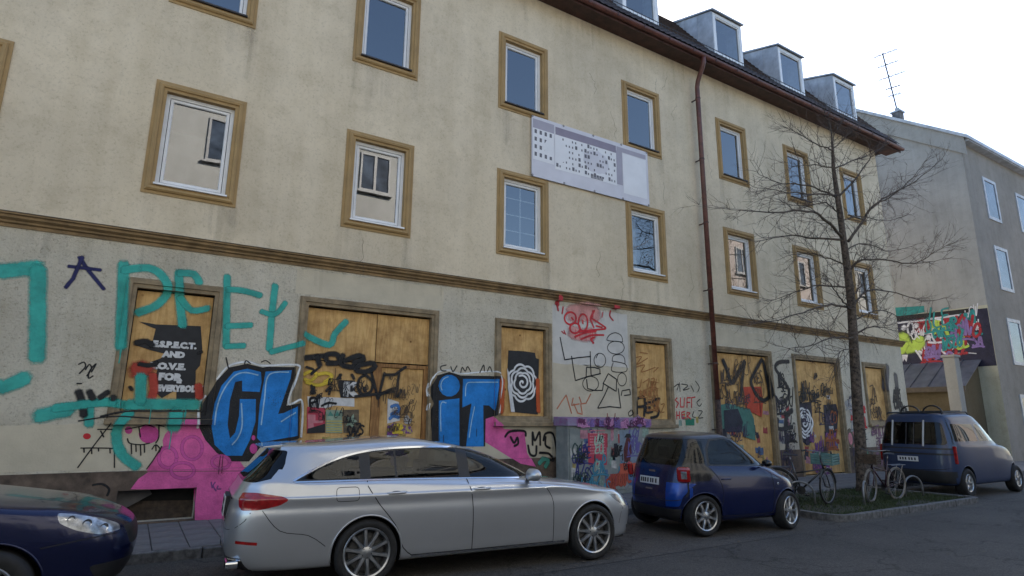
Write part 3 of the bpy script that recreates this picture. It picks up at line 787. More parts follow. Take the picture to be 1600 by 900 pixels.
yw = MB(); yw.box(13.3, 33.4, -3.3, -3.05, 0, 2.4); yw.box(13.3, 33.4, -3.36, -2.99, 2.4, 2.5)
tag(yw.build('yard_wall', M_OPP), 'pale yard wall across the street between the mirrored houses', 'wall')

# ================================================================ bare street tree
M_BARK = simple('bark', (.15, .115, .088), .95, var=.4, scale=14, bump=.8, bscale=40, detail=9)
M_TWIG = simple('twig_bark', (.13, .095, .078), .9, var=.3, scale=10)
TX, TY = 15.75, 8.55
tree = empty('bare_tree', (TX, TY, .07)); tag(tree, 'leafless young street tree with spreading twigs in the planted strip', 'tree')
T0 = Vector((TX, TY, .07))
rt = random.Random(21)
tp = [at(px, py, TY) for px, py in ((1349, 776), (1348, 755), (1344, 690), (1339, 620), (1334, 540), (1330, 470), (1324, 420), (1318, 375), (1312, 330), (1306, 290), (1302, 260), (1301, 232), (1299, 206), (1294, 184))]
tr_r = [.18, .148, .136, .127, .117, .108, .097, .086, .078, .062, .050, .036, .022, .010]
tb = MB(); tb.tube([p - T0 for p in tp], tr_r, 14)
cb = MB()
limbs = []
def smooth_path(P, n=5):
    out = []
    for i in range(len(P) - 1):
        p0, p1, p2, p3 = P[max(i-1, 0)], P[i], P[i+1], P[min(i+2, len(P)-1)]
        for k in range(n):
            t = k / n
            out.append(.5 * ((2 * p1) + (p2 - p0) * t + (2 * p0 - 5 * p1 + 4 * p2 - p3) * t * t + (3 * p1 - p0 - 3 * p2 + p3) * t ** 3))
    out.append(P[-1])
    return out
def limb(pxs, dy, r0):
    n = len(pxs)
    P = [at(px, py, TY + dy * (i / (n - 1)) ** 1.1) for i, (px, py) in enumerate(pxs)]
    P = smooth_path(P, 5)
    P = [p + Vector((rt.uniform(-.015, .015), rt.uniform(-.03, .03), rt.uniform(-.015, .015))) for p in P]
    m_ = len(P)
    tb.tube([p - T0 for p in P], [max(.006, r0 * (1 - i / m_) ** .8) for i in range(m_)], 7)
    limbs.append((P, r0))
LIMBS = [
 ([(1316, 372), (1290, 345), (1262, 330), (1200, 332), (1135, 326)], -.6, .045),
 ([(1316, 374), (1270, 372), (1230, 368), (1180, 378)], .5, .035),
 ([(1307, 305), (1280, 303), (1230, 300), (1176, 292)], -.3, .03),
 ([(1308, 308), (1262, 290), (1215, 285), (1182, 270)], .7, .028),
 ([(1310, 306), (1335, 282), (1358, 250), (1368, 240)], -.5, .034),
 ([(1303, 262), (1272, 258), (1235, 262)], .3, .022),
 ([(1303, 264), (1330, 252), (1362, 240), (1390, 222)], .4, .024),
 ([(1301, 235), (1275, 225), (1252, 210), (1226, 197)], .6, .022),
 ([(1301, 233), (1320, 215), (1345, 195)], -.4, .018),
 ([(1299, 215), (1292, 190), (1286, 172)], .2, .014),
 ([(1300, 222), (1310, 200), (1322, 178)], .2, .014),
 ([(1324, 378), (1348, 345), (1366, 320), (1400, 300), (1432, 282), (1472, 248)], -.9, .042),
 ([(1366, 320), (1395, 305), (1425, 278), (1446, 252)], -.4, .024),
 ([(1328, 425), (1340, 408), (1380, 406), (1430, 412), (1478, 404)], -.8, .036),
 ([(1430, 412), (1455, 398), (1480, 383)], -.9, .016),
 ([(1330, 480), (1355, 455), (1390, 455), (1440, 470), (1478, 466)], .5, .03),
 ([(1333, 485), (1318, 472), (1300, 448), (1292, 432)], -.7, .026),
 ([(1330, 482), (1300, 476), (1262, 486), (1215, 500), (1180, 505)], -.9, .032),
 ([(1328, 450), (1280, 446), (1240, 458), (1200, 472)], .6, .026),
 ([(1336, 522), (1365, 510), (1405, 518)], -.4, .024),
 ([(1337, 528), (1300, 528), (1265, 540), (1230, 545)], -1.2, .026),
 ([(1338, 545), (1312, 550), (1302, 590)], -.5, .016),
 ([(1335, 500), (1375, 485), (1420, 500), (1450, 498)], .9, .022),
 ([(1326, 415), (1290, 402), (1262, 395), (1240, 402)], 1.0, .024),
 ([(1320, 392), (1350, 380), (1392, 392), (1440, 380)], 1.0, .022),
 ([(1314, 345), (1345, 338), (1385, 345), (1420, 335)], 1.1, .02),
 ([(1312, 335), (1290, 318), (1250, 322), (1205, 312)], 1.1, .022),
 ([(1330, 465), (1350, 440), (1362, 415), (1385, 380)], .9, .02),
]
for l in LIMBS: limb(*l)
def twig(p, d, L_, r, lev):
    n = 4
    P = [p]
    for k in range(n):
        d = (d + Vector((rt.uniform(-.22, .22), rt.uniform(-.22, .22), rt.uniform(-.16, .2)))).normalized()
        P.append(P[-1] + d * (L_ / n))
    cb.tube([q - T0 for q in P], [r, r * .8, r * .62, r * .45, r * .25], 3, cap=False)
    if lev > 0:
        for k in range(rt.randint(2, 4) if lev == 1 else rt.randint(3, 5)):
            i = rt.randint(1, n)
            a = Vector((rt.uniform(-1, 1), rt.uniform(-1, 1), rt.uniform(-.7, .9)))
            twig(P[i], (d * .9 + a * .75).normalized(), L_ * rt.uniform(.35, .65), r * .6, lev - 1)
for P, r0 in limbs:
    m_ = len(P)
    for i in range(2, m_):
        for rep in range(2 if rt.random() < .65 else 1):
            d = (P[i] - P[i-1]).normalized()
            a = Vector((rt.uniform(-1, 1), rt.uniform(-1, 1), rt.uniform(-.9, .9)))
            twig(P[i], (d * .75 + a * .8).normalized(), rt.uniform(.4, 1.15) * (1 - .3 * i / m_), .009 * (1.1 - .4 * i / m_), 2 if rt.random() < .45 else 1)
for i in range(3, len(tp) - 1):
    for k in range(5):
        t = rt.random(); p = tp[i].lerp(tp[i+1], t)
        a = Vector((rt.uniform(-1, 1), rt.uniform(-1, 1), rt.uniform(-.3, .6))).normalized()
        twig(p + a * tr_r[i] * .8, a, rt.uniform(.3, .8), .007, 1)
tk = tb.build('trunk', M_BARK, tree, smooth=True, fix=False)
cr = cb.build('crown', M_TWIG, tree, fix=False)

# the same kind of tree in the yard opposite, mirrored in the panes
t2 = copy_tree(tree); t2.location = (28.6, -11.0, 0.0); t2.scale = (1.5, 1.5, 1.55)
tag(t2, 'bare tree across the street, mirrored in the first-floor panes above the white panel', 'tree')

# ================================================================ spray paint on walls and boards
def front(x, z):
    y = FY
    for (a, b, c, d, yy) in STEPS:
        if a <= x <= b and c <= z <= d: y = yy
    return y
class FacadePlane:
    def to2(s, p): return fac(p)
    def to3(s, a, b, off): return (a, front(a, b) - off, b)
    def steps(s, a0, a1, b0, b1):
        xs, zs = set(), set()
        for (x0, x1, z0, z1, y) in STEPS:
            if x1 < a0 or x0 > a1 or z1 < b0 or z0 > b1: continue
            for x in (x0, x1):
                if a0 < x < a1: xs.add(x)
            for z in (z0, z1):
                if b0 < z < b1: zs.add(z)
        return xs, zs
class FlatY:
    def __init__(s, Y): s.Y = Y
    def to2(s, p): q = at(p[0], p[1], s.Y); return (q.x, q.z)
    def to3(s, a, b, off): return (a, s.Y - off, b)
    def steps(s, *k): return (), ()
class FlatX:
    def __init__(s, X): s.X = X
    def to2(s, p): q = atX(p[0], p[1], s.X); return (-q.y, q.z)
    def to3(s, a, b, off): return (s.X - off, -a, b)
    def steps(s, *k): return (), ()
FAC = FacadePlane()
def crop(ox, oy, sc, pts): return [(ox + x / sc, oy + y / sc) for x, y in pts]
def cr2d(P, step):
    out = []
    n = len(P)
    for i in range(n - 1):
        p0, p1, p2, p3 = [Vector(P[max(0, min(n - 1, j))]) for j in (i - 1, i, i + 1, i + 2)]
        L_ = (p2 - p1).length
        k = max(1, int(L_ / step))
        for j in range(k):
            t = j / k
            out.append(.5 * ((2 * p1) + (p2 - p0) * t + (2 * p0 - 5 * p1 + 4 * p2 - p3) * t * t + (3 * p1 - p0 - 3 * p2 + p3) * t ** 3))
    out.append(Vector(P[-1]))
    return out
LAYER = [0]
SPLIT = ('teal_letters', 'black_letters', 'red_stripe', 'orange_tag', 'navy_tag', 'letter_halo', 'letter_highlight')
def finish(bm, plane, name, mat, parent, off):
    if bm.verts:
        xs = [v.co.x for v in bm.verts]; zs = [v.co.z for v in bm.verts]
        sx, sz = plane.steps(min(xs), max(xs), min(zs), max(zs))
        for x in sx:
            for e in (-.003, .003):
                bmesh.ops.bisect_plane(bm, geom=bm.verts[:] + bm.edges[:] + bm.faces[:], plane_co=(x + e, 0, 0), plane_no=(1, 0, 0), dist=1e-5)
        for z in sz:
            for e in (-.003, .003):
                bmesh.ops.bisect_plane(bm, geom=bm.verts[:] + bm.edges[:] + bm.faces[:], plane_co=(0, 0, z + e), plane_no=(0, 0, 1), dist=1e-5)
        for v in bm.verts: v.co = plane.to3(v.co.x, v.co.z, off + v.co.y)
    me = bpy.data.meshes.new(name); bm.to_mesh(me); bm.free()
    return obj(name, me, mat, parent)
def strokes(name, lines, width, col, colname, parent=None, plane=FAC, smooth=True, layer=None, metric=False):
    """lines: polylines in photo pixels lying on the plane; width in metres"""
    if name in SPLIT and len(lines) > 1:
        for i, ln in enumerate(lines): o = strokes(name, [ln], width, col, colname, parent, plane, smooth, (6 if layer is None else layer) + .25 * i, metric)
        return o
    bm = bmesh.new(); lay = bm.verts.layers.float.new('soft')
    for li, ln in enumerate(lines):
        wd = width
        if isinstance(ln, tuple) and isinstance(ln[0], (int, float)): wd, ln = ln
        P = list(ln) if metric else [plane.to2(p) for p in ln]
        if smooth and len(P) > 2: Q = cr2d(P, max(.02, wd * .5))
        else:
            Q = []
            for i in range(len(P) - 1):
                a, b = Vector(P[i]), Vector(P[i+1]); k = max(1, int((b - a).length / max(.03, wd)))
                Q += [a.lerp(b, j / k) for j in range(k)]
            Q.append(Vector(P[-1]))
        if len(Q) < 2: continue
        d0 = (Q[0] - Q[1]); d1 = (Q[-1] - Q[-2])
        if d0.length < 1e-6 or d1.length < 1e-6: continue
        Q = [Q[0] + d0.normalized() * wd * .5] + Q + [Q[-1] + d1.normalized() * wd * .5]
        prev = None
        n = len(Q)
        for i in range(n):
            t = Q[min(i + 1, n - 1)] - Q[max(i - 1, 0)]
            t = t.normalized() if t.length > 1e-7 else Vector((1, 0))
            nn = Vector((-t.y, t.x))
            h = wd * .5 * (.55 if i in (0, n - 1) else 1.0)
            row = []
            for u, s_ in ((-1.30, 0.), (-.62, 1.), (.62, 1.), (1.30, 0.)):
                q = Q[i] + nn * h * u
                v = bm.verts.new((q.x, li * .00022 + i * .000012, q.y)); v[lay] = s_ * (0. if i in (0, n - 1) else 1.)
                row.append(v)
            if prev:
                for k in range(3): bm.faces.new((prev[k], prev[k+1], row[k+1], row[k]))
            prev = row
    LAYER[0] += 1
    off = .0022 + .0007 * (LAYER[0] % 9 if layer is None else layer)
    o = finish(bm, plane, name, paint(colname, col, True), parent or house, off)
    if len(lines) > 1: o['kind'] = 'stuff'
    return o
def fill(name, polys, col, colname, parent=None, plane=FAC, layer=0, metric=False, jitter=0):
    if len(polys) > 1:
        for i, poly in enumerate(polys): o = fill(name, [poly], col, colname, parent, plane, layer + .2 * i, metric)
        return o
    bm = bmesh.new()
    for poly in polys:
        P = [Vector(p) if metric else Vector(plane.to2(p)) for p in poly]
        vs = [bm.verts.new((p.x, 0, p.y)) for p in P]
        es = [bm.edges.new((vs[i], vs[(i + 1) % len(vs)])) for i in range(len(vs))]
        bmesh.ops.triangle_fill(bm, use_beauty=True, use_dissolve=False, edges=es)
    return finish(bm, plane, name, paint(colname, col, False), parent or house, .0020 + .0007 * layer)
def ell(cx, cy, rx, ry, n=14, a0=0, a1=2 * math.pi):
    return [(cx + rx * math.cos(a0 + (a1 - a0) * k / n), cy + ry * math.sin(a0 + (a1 - a0) * k / n)) for k in range(n + 1)]
TEAL, NAVY, BLK, PINK, BLUE, RED, WHT, YEL, ORG, PUR, GRN = (.035, .40, .34), (.012, .014, .09), (.010, .010, .012), (.66, .11, .33), (.008, .19, .56), (.55, .02, .03), (.75, .77, .78), (.62, .45, .04), (.52, .14, .04), (.16, .05, .20), (.04, .22, .12)
c5 = lambda *p: crop(100, 330, 4.187, p)
c6 = lambda *p: crop(100, 530, 4.187, p)
c7 = lambda *p: crop(420, 420, 4.187, p)
c7b = lambda *p: crop(420, 540, 4.187, p)
c1 = lambda *p: crop(740, 440, 4.187, p)
c2 = lambda *p: crop(740, 600, 4.187, p)
c3 = lambda *p: crop(1080, 460, 3.81, p)
# --- pink cloud under the window and round the cellar opening
fill('pink_graffiti', [[(229, 736), (243, 711), (250, 700), (255, 697), (254, 688), (258, 678), (267, 668), (278, 662), (286, 659), (291, 654), (310, 652), (316, 680), (326, 688), (332, 696), (338, 706), (347, 708), (354, 710), (365, 713), (375, 721), (385, 735)],
     [(204, 764), (216, 748), (232, 737), (385, 736), (380, 812), (304, 812), (304, 764)]], PINK, 'pink', layer=0)
strokes('pink_graffiti', [ell(262, 715, 14, 16), ell(300, 700, 16, 18), ell(285, 735, 18, 12), ell(345, 722, 14, 10)], .045, (.56, .085, .32), 'pink_shade', layer=1)
fill('pink_graffiti', [c2((75, 190), (130, 215), (200, 295), (330, 300), (350, 450), (400, 540), (300, 520), (75, 380))], PINK, 'pink', layer=0)
fill('magenta_blob', [ell(232.5, 678, 16, 15)[:-1], ell(201, 672, 6, 6)[:-1], ell(396, 701, 6, 8)[:-1], ell(396, 684, 3, 4)[:-1]], (.50, .06, .26), 'magenta', layer=5)
# --- big blue letters
cl_base = c6((930, 380), (1000, 270), (1080, 185), (1200, 160), (1300, 185), (1330, 180), (1512, 182), (1512, 235), (1455, 435), (1550, 418), (1545, 650), (1290, 700), (1210, 800), (1100, 800), (1000, 745), (925, 660), (885, 580), (897, 440))
fill('blue_letters', [cl_base], BLK, 'black', layer=2)
fill('blue_letters', [c6((1288, 215), (1200, 193), (1110, 213), (1030, 305), (985, 420), (963, 560), (985, 690), (1060, 762), (1165, 762), (1215, 660), (1252, 540), (1255, 392), (1150, 392), (1145, 500), (1120, 610), (1085, 650), (1070, 560), (1085, 400), (1120, 280), (1165, 270), (1165, 340), (1280, 345), (1292, 280)),
     c6((1318, 212), (1490, 203), (1482, 255), (1400, 490), (1440, 482), (1528, 438), (1525, 632), (1290, 675), (1262, 645), (1280, 430))], BLUE, 'blue', layer=4)
strokes('letter_highlight', [c6((1270, 235), (1180, 218), (1110, 245), (1040, 340), (1000, 450), (985, 560)), c6((1100, 690), (1140, 640), (1165, 560), (1160, 420)), c6((1470, 215), (1340, 235), (1310, 400), (1290, 560)), c6((1420, 540), (1510, 480))], .022, (.30, .52, .72), 'pale_blue', layer=6)
strokes('letter_halo', [c6((1000, 262), (1080, 175), (1200, 148), (1300, 172), (1522, 170), (1524, 235), (1468, 420), (1562, 405), (1558, 640)), c6((875, 580), (885, 430), (925, 370))], .035, WHT, 'white', layer=1)
it_base = c7b((1055, 270), (1100, 195), (1180, 172), (1255, 195), (1515, 200), (1490, 455), (1418, 480), (1415, 660), (1060, 660), (1055, 420), (1072, 380), (1055, 330))
fill('blue_letters', [it_base], BLK, 'black', layer=2)
fill('blue_letters', [c7b(*ell(1180, 262, 70, 72)[:-1]), c7b((1112, 360), (1246, 345), (1246, 660), (1112, 660)), c7b((1270, 218), (1505, 220), (1475, 425), (1440, 392), (1402, 390), (1405, 660), (1290, 660), (1310, 480), (1325, 378), (1265, 405))], BLUE, 'blue', layer=4)
strokes('letter_highlight', [c7b((1285, 330), (1295, 250), (1350, 240), (1490, 240)), c7b((1125, 560), (1125, 385), (1160, 375)), c7b(*ell(1180, 262, 55, 58, 10, 2.6, 4.6)), c7b((1345, 400), (1325, 500), (1310, 600))], .022, (.30, .52, .72), 'pale_blue', layer=6)
strokes('letter_halo', [c7b((1045, 330), (1045, 270), (1090, 185), (1180, 160), (1255, 183), (1525, 188), (1505, 440)), c7b((1050, 380), (1040, 420))], .03, WHT, 'white', layer=1)
paint('teal', TEAL, True, .88)
# --- teal roller letters
strokes('teal_letters', [(0.155, c5((390, 345), (382, 600), (372, 890))), (0.131, c5((390, 385), (550, 372), (640, 420), (680, 520), (600, 615), (480, 660))), (0.131, c5((752, 400), (758, 560), (778, 745))), (0.124, c5((752, 405), (850, 412), (885, 470))), (0.108, c5((760, 560), (840, 645), (945, 630))),
     (0.116, c5((1068, 425), (1064, 600), (1060, 885))), (0.108, c5((1068, 512), (1170, 520), (1285, 552))), (0.101, c5((1065, 752), (1225, 745))), (0.101, c5((1060, 885), (1180, 880))), (0.116, c5((1382, 485), (1362, 650), (1342, 905))), (0.093, c5((1290, 655), (1380, 675), (1450, 598))),
     (0.101, c7((12, 545), (225, 488))), (0.116, c7((240, 428), (400, 495), (440, 420), (515, 340)))], .15, TEAL, 'teal', smooth=True, layer=7)
strokes('teal_letters', [(0.124, c6((165, 560), (170, 430), (240, 410), (430, 432))), (0.170, c6((420, 430), (620, 425), (870, 430))), (0.140, c6((430, 480), (355, 570), (345, 660), (385, 760), (480, 835))), (0.155, c6((505, 240), (500, 410))), (0.202, c6((735, 480), (715, 580))), (0.124, c6((330, 410), (180, 420), (30, 440), (-60, 450)))], .15, TEAL, 'teal', layer=7)
strokes('teal_letters', [(.22, [(60, 418), (2, 424)]), (.2, [(60, 420), (58, 560)]), (.2, [(40, 590), (5, 605), (-20, 600)]), (.2, [(108, 640), (60, 650)])], .2, TEAL, 'teal', layer=7)
strokes('navy_tag', [c5((100, 300), (150, 375), (262, 512)), c5((30, 360), (95, 368), (240, 385)), c5((120, 300), (60, 440), (10, 500))], .055, NAVY, 'navy', smooth=False, layer=3)
strokes('black_tag', [c6((95, 165), (130, 150), (140, 180), (100, 225)), c6((140, 200), (165, 165), (180, 190), (150, 240)), c6((180, 215), (210, 160), (170, 205), (160, 255), (190, 240)), c6((85, 290), (115, 290))], .02, BLK, 'black', layer=4)
strokes('black_tag', [(.10, c6((95, 340), (120, 420), (130, 500))), (.09, c6((165, 340), (190, 390))), (.08, c6((230, 385), (290, 345))), (.10, c6((315, 385), (330, 385))), (.03, c6((240, 505), (420, 470), (640, 470), (905, 470))), (.02, c6((95, 535), (330, 505), (600, 518), (900, 518)))], .05, BLK, 'black', layer=8)
strokes('black_tag', [c6((310, 548), (200, 690), (90, 840)), c6((220, 590), (330, 590)), c6((110, 712), (260, 712), (400, 718)), c6((330, 720), (330, 840)), c6((400, 590), (500, 570), (540, 560), (590, 575)), c6((600, 560), (655, 570)), c6((490, 575), (500, 640)), c6((415, 650), (430, 680), (500, 690), (560, 680)), c6((620, 560), (620, 640), (600, 680))] +
     [c6((x, y), (x + 2, y + l)) for x, y, l in ((130, 715, 25), (180, 715, 35), (225, 715, 18), (300, 715, 30), (440, 690, 60), (470, 690, 45), (500, 690, 70), (525, 690, 50), (600, 690, 40))] + [c6((640, 700), (590, 780), (540, 850)), c6((575, 720), (600, 690), (630, 720), (620, 740))], .018, BLK, 'black', layer=6)
strokes('black_tag', [c6((240, 600), (260, 640)), c6((1060, 120), (1075, 190)), c6((1180, 170), (1190, 140), (1220, 160)), c6((1290, 150), (1320, 140), (1350, 160))], .02, BLK, 'black', layer=6)
fill('red_dot', [c6(*ell(150, 635, 26, 20)[:-1])], RED, 'red', layer=3)
strokes('black_tag', [crop(100, 660, 3.333, [(150, 325), (200, 320), (235, 345), (225, 380)])], .03, BLK, 'black', layer=3)
strokes('black_tag', [crop(100, 660, 3.333, q) for q in ([(765, 310), (770, 340)], [(785, 310), (775, 330), (790, 355)], [(800, 330), (795, 345), (815, 345)])], .02, PUR, 'purple', layer=3)
# --- window with the torn poster: red haze and black marks on the board
strokes('red_tag', [(.25, c6((470, 200), (500, 190), (540, 210))), (.12, c6((580, 230), (590, 330), (570, 390))), (.12, c6((880, 300), (890, 380)))], .2, (.42, .05, .03), 'brick_red', layer=2)
strokes('black_tag', [(.09, c6((470, 20), (540, 10), (580, 40))), (.07, c6((490, 160), (560, 170), (610, 150))), (.05, c6((880, 90), (905, 80))), (.05, c6((430, 310), (445, 330)))], .06, BLK, 'black', layer=5)
# --- doorway boards
strokes('black_tag', [c7((240, 582), (310, 572), (385, 565)), c7((322, 570), (340, 630)), c7((385, 600), (385, 560), (455, 560), (465, 610), (390, 615)), c7((495, 560), (480, 620), (560, 640), (600, 600)), c7((500, 600), (600, 565), (630, 590), (560, 612)), c7((575, 660), (600, 630), (690, 615), (705, 640), (640, 672), (580, 665))], .10, BLK, 'black', layer=5)
strokes('black_tag', [c7((640, 690), (600, 720), (590, 780), (625, 822), (675, 800), (685, 740), (640, 690)), c7((670, 650), (700, 760), (720, 850)), c7((725, 845), (745, 760), (765, 680)), c7((765, 690), (830, 690), (860, 670), (905, 640)), c7((862, 680), (840, 830), (862, 820), (872, 790)), c7((570, 835), (700, 820), (830, 800)), c7((630, 780), (635, 800)), c7((720, 830), (800, 790), (850, 780)), c7((480, 690), (455, 720)), c7((550, 690), (565, 720))], .055, BLK, 'black', layer=6)
strokes('yellow_tag', [c7((235, 690), (280, 670), (320, 690), (280, 730), (240, 720)), c7((330, 690), (380, 680), (420, 700), (370, 740)), c7((250, 740), (330, 760), (420, 730))], .06, YEL, 'yellow', layer=3)
strokes('small_scribble', [c7((250, 640), (300, 660), (280, 690), (340, 640)), c7((380, 800), (410, 770), (400, 820)), c7((285, 760), (290, 815)), c7((300, 770), (305, 810)), c7((470, 690), (475, 720))], .045, BLK, 'black', layer=7)
rs = random.Random(9)
GLYPH = [[(.1, 1), (.0, .3), (.3, 0), (.8, .1)], ell(.45, .5, .42, .5, 12, .6, 6.6), [(.9, .9), (.4, 1), (.1, .75), (.5, .5), (.8, .25), (.4, 0), (.0, .12)], [(0, 0), (.35, 1), (.55, .95), (.8, 0), (.65, .4), (.15, .38)], [(.05, .95), (.9, 1), (.1, .05), (.95, 0)],
         [(.1, 0), (.05, 1), (.6, .95), (.65, .6), (.1, .5), (.8, -.05)], [(.9, .85), (.5, 1), (.1, .7), (.05, .3), (.4, 0), (.85, .15)], [(0, 1), (.3, 0), (.5, .8), (.7, 0), (1, 1.05)], [(.85, 1), (.1, .95), (.15, .5), (.7, .55), (.15, .5), (.1, .0), (.9, .05)], [(.1, 1), (.1, .0), (.1, .5), (.8, 1), (.2, .5), (.85, -.1)],
         [(0, .1), (.2, .9), (.35, .1), (.55, .95), (.7, .1), (1.1, .5)], ell(.3, .3, .35, .35, 10, 1.2, 7.0) + [(.8, 1.2)]]
def scribble(x0, x1, z0, z1, n, wd, col, cname, plane=FAC, parent=None, size=(.12, .35), seed=0):
    """a handful of small handwritten tags inside a rectangle of the wall"""
    r_ = random.Random(seed)
    L_ = []
    for k in range(n):
        s_ = r_.uniform(*size); nl = r_.randint(2, 4)
        cx, cz = r_.uniform(x0, max(x0 + .01, x1 - s_ * nl * .5)), r_.uniform(z0, z1)
        sl_, ww = r_.uniform(-.1, .35), wd * r_.uniform(.7, 1.3); rise = r_.uniform(-.12, .2)
        for q in range(nl):
            gl_ = r_.choice(GLYPH); sx = r_.uniform(.55, .85); sy = r_.uniform(.8, 1.25)
            P = []
            for u, v in gl_:
                xx = cx + (q * .72 + u * sx + sl_ * v + r_.uniform(-.05, .05)) * s_ * .62; zz = cz + (v * sy + rise * q + r_.uniform(-.05, .05)) * s_ - s_ * .5
                P.append((min(max(xx, x0 - .05), x1 + .05), zz))
            L_.append((ww, P))
        if r_.random() < .4: L_.append((ww, [(cx - .1 * s_, cz - s_ * .62), (cx + nl * s_ * .3, cz - s_ * .55), (cx + nl * s_ * .5, cz - s_ * .66)]))
    return strokes('wall_tag', L_, wd, col, cname, parent=parent, plane=plane, metric=True)
scribble(4.25, 4.95, 1.2, 2.6, 16, .012, (.08, .05, .03), 'brown_ink', size=(.08, .22), seed=1)
scribble(2.7, 3.9, 1.7, 2.5, 14, .014, BLK, 'black', size=(.08, .2), seed=2)
scribble(4.25, 4.95, .7, 1.5, 6, .05, PUR, 'purple', size=(.1, .2), seed=3)
scribble(4.3, 4.95, .8, 1.6, 5, .05, YEL, 'yellow', size=(.1, .2), seed=4)
scribble(3.5, 3.9, .8, 1.5, 6, .03, BLK, 'black', size=(.1, .2), seed=5)
strokes('black_tag', [c7((1160, 630), (1125, 640), (1130, 665), (1160, 668)), c7((1190, 640), (1205, 672), (1230, 635)), c7((1255, 680), (1265, 645), (1285, 670), (1300, 640), (1320, 672)), c7((1380, 680), (1405, 630), (1410, 670)), c7((1430, 670), (1445, 640), (1460, 675))], .025, (.05, .045, .04), 'grey_black', layer=2)
strokes('red_stripe', [(.17, c1((193, 640), (190, 760), (185, 850))), (.10, c1((430, 640), (432, 760), (436, 850)))], .1, (.50, .09, .02), 'red_orange', layer=2, smooth=False)
# --- white panel
strokes('red_tag', [c1(*ell(632, 240, 38, 40)), c1(*ell(662, 305, 33, 33)), c1(*ell(715, 268, 30, 55)), c1((790, 190), (765, 240), (785, 300)), c1((770, 240), (840, 285), (860, 308), (770, 318), (690, 330)), c1((800, 290), (840, 300)), c1((660, 362), (730, 335), (800, 325)), c1((700, 378), (770, 352), (850, 350)), c1((790, 365), (765, 378), (785, 402)), c1((640, 235), (650, 250)), c1((712, 255), (714, 275))], .045, RED, 'red', layer=6)
strokes('red_tag', [(.12, c1((548, 105), (545, 150))), (.05, c1((545, 150), (552, 190))), (.04, c1((585, 165), (578, 210))), (.08, c1((900, 168), (930, 175))), (.04, c1((895, 190), (890, 225), (912, 255))), (.03, c1((845, 200), (838, 235))), (.03, c1((590, 320), (600, 345))), (.03, c1((575, 325), (590, 340))), (.05, c1((780, 190), (775, 240)))], .05, (.48, .03, .04), 'red_b', layer=7)
strokes('red_haze', [(.40, c1((640, 210), (720, 200), (800, 215))), (.3, c1((640, 330), (720, 350), (780, 345)))], .3, (.62, .30, .28), 'faint_red', layer=2)
strokes('black_letters', [c1((565, 365), (580, 440), (595, 512), (680, 498), (765, 490)), c1((762, 458), (764, 540), (768, 612)), c1((640, 488), (652, 570), (665, 648), (745, 622)), c1((735, 622), (738, 560), (790, 562), (825, 572), (826, 600)), c1((742, 622), (830, 602)), c1((738, 640), (745, 700), (790, 712), (842, 712)), c1((842, 712), (850, 660), (880, 602), (935, 640), (932, 718), (845, 665)), c1((880, 690), (850, 755), (810, 828), (890, 818), (962, 826), (945, 700)), c1((965, 745), (970, 715), (1020, 705), (1025, 740), (985, 745))], .028, BLK, 'black', layer=5, smooth=False)
strokes('black_letters', [c1(*ell(825, 515, 38, 46)), c1(*ell(765, 668, 52, 48)), c1(*ell(930, 432, 55, 42)), c1(*ell(970, 640, 29, 42)), c1((975, 395), (920, 390), (872, 382), (890, 348), (930, 335), (965, 355), (975, 395)), c1((905, 520), (915, 485), (960, 478), (985, 500), (990, 540)), c1((905, 520), (990, 540), (995, 588), (905, 585), (912, 530)), c1((800, 500), (815, 470))], .02, BLK, 'black', layer=5)
strokes('orange_tag', [c1((545, 832), (575, 785), (605, 742), (622, 800), (640, 862)), c1((650, 762), (640, 810), (690, 800)), c1((690, 755), (705, 800), (735, 795), (765, 735)), c1((655, 800), (680, 860), (710, 868), (700, 800))], .028, (.50, .16, .08), 'orange_red', layer=5, smooth=False)
strokes('orange_scrawl', [c1((1060, 500), (1110, 490), (1080, 540), (1150, 500)), c1((1070, 560), (1130, 545), (1110, 590), (1200, 560)), c1((1080, 620), (1070, 680), (1100, 690), (1110, 640)), c1((1120, 660), (1160, 640), (1150, 690)), c1((1130, 710), (1180, 690), (1220, 700)), c1((1170, 650), (1220, 660)), c1((1100, 460), (1150, 470)), c1((1190, 590), (1220, 560))], .022, (.34, .14, .04), 'rust_ink', layer=3)
strokes('black_tag', [c1((1065, 862), (1070, 800), (1085, 765), (1130, 762), (1128, 880)), c1((1072, 822), (1126, 815)), c1((1172, 790), (1138, 800), (1142, 852), (1182, 850)), c1((1142, 825), (1168, 822)), c1((1228, 765), (1190, 778), (1190, 808), (1222, 830), (1215, 878), (1172, 890))], .07, BLK, 'black', layer=6)
strokes('black_tag', [c1((1030, 840), (1012, 860), (1020, 880), (1040, 865), (1035, 840)), c1((1310, 690), (1340, 670), (1330, 710)), c1((1345, 660), (1350, 720)), c1((1360, 670), (1400, 680), (1370, 710), (1410, 700)), c1((1420, 680), (1440, 720)), c1((1450, 650), (1475, 690), (1465, 720))], .025, BLK, 'black', layer=5)
strokes('red_tag', [c1((1330, 760), (1318, 775), (1340, 795), (1325, 825)), c1((1352, 760), (1352, 820), (1375, 820), (1378, 760)), c1((1395, 825), (1395, 760), (1420, 760)), c1((1395, 790), (1415, 790)), c1((1425, 825), (1425, 760), (1448, 755)), c1((1328, 850), (1328, 900)), c1((1345, 850), (1345, 895)), c1((1328, 875), (1345, 875)), c1((1380, 850), (1360, 855), (1362, 895), (1385, 890)), c1((1362, 872), (1380, 870)), c1((1395, 900), (1395, 855), (1415, 860), (1398, 880), (1420, 900))], .032, RED, 'red', layer=5, smooth=False)
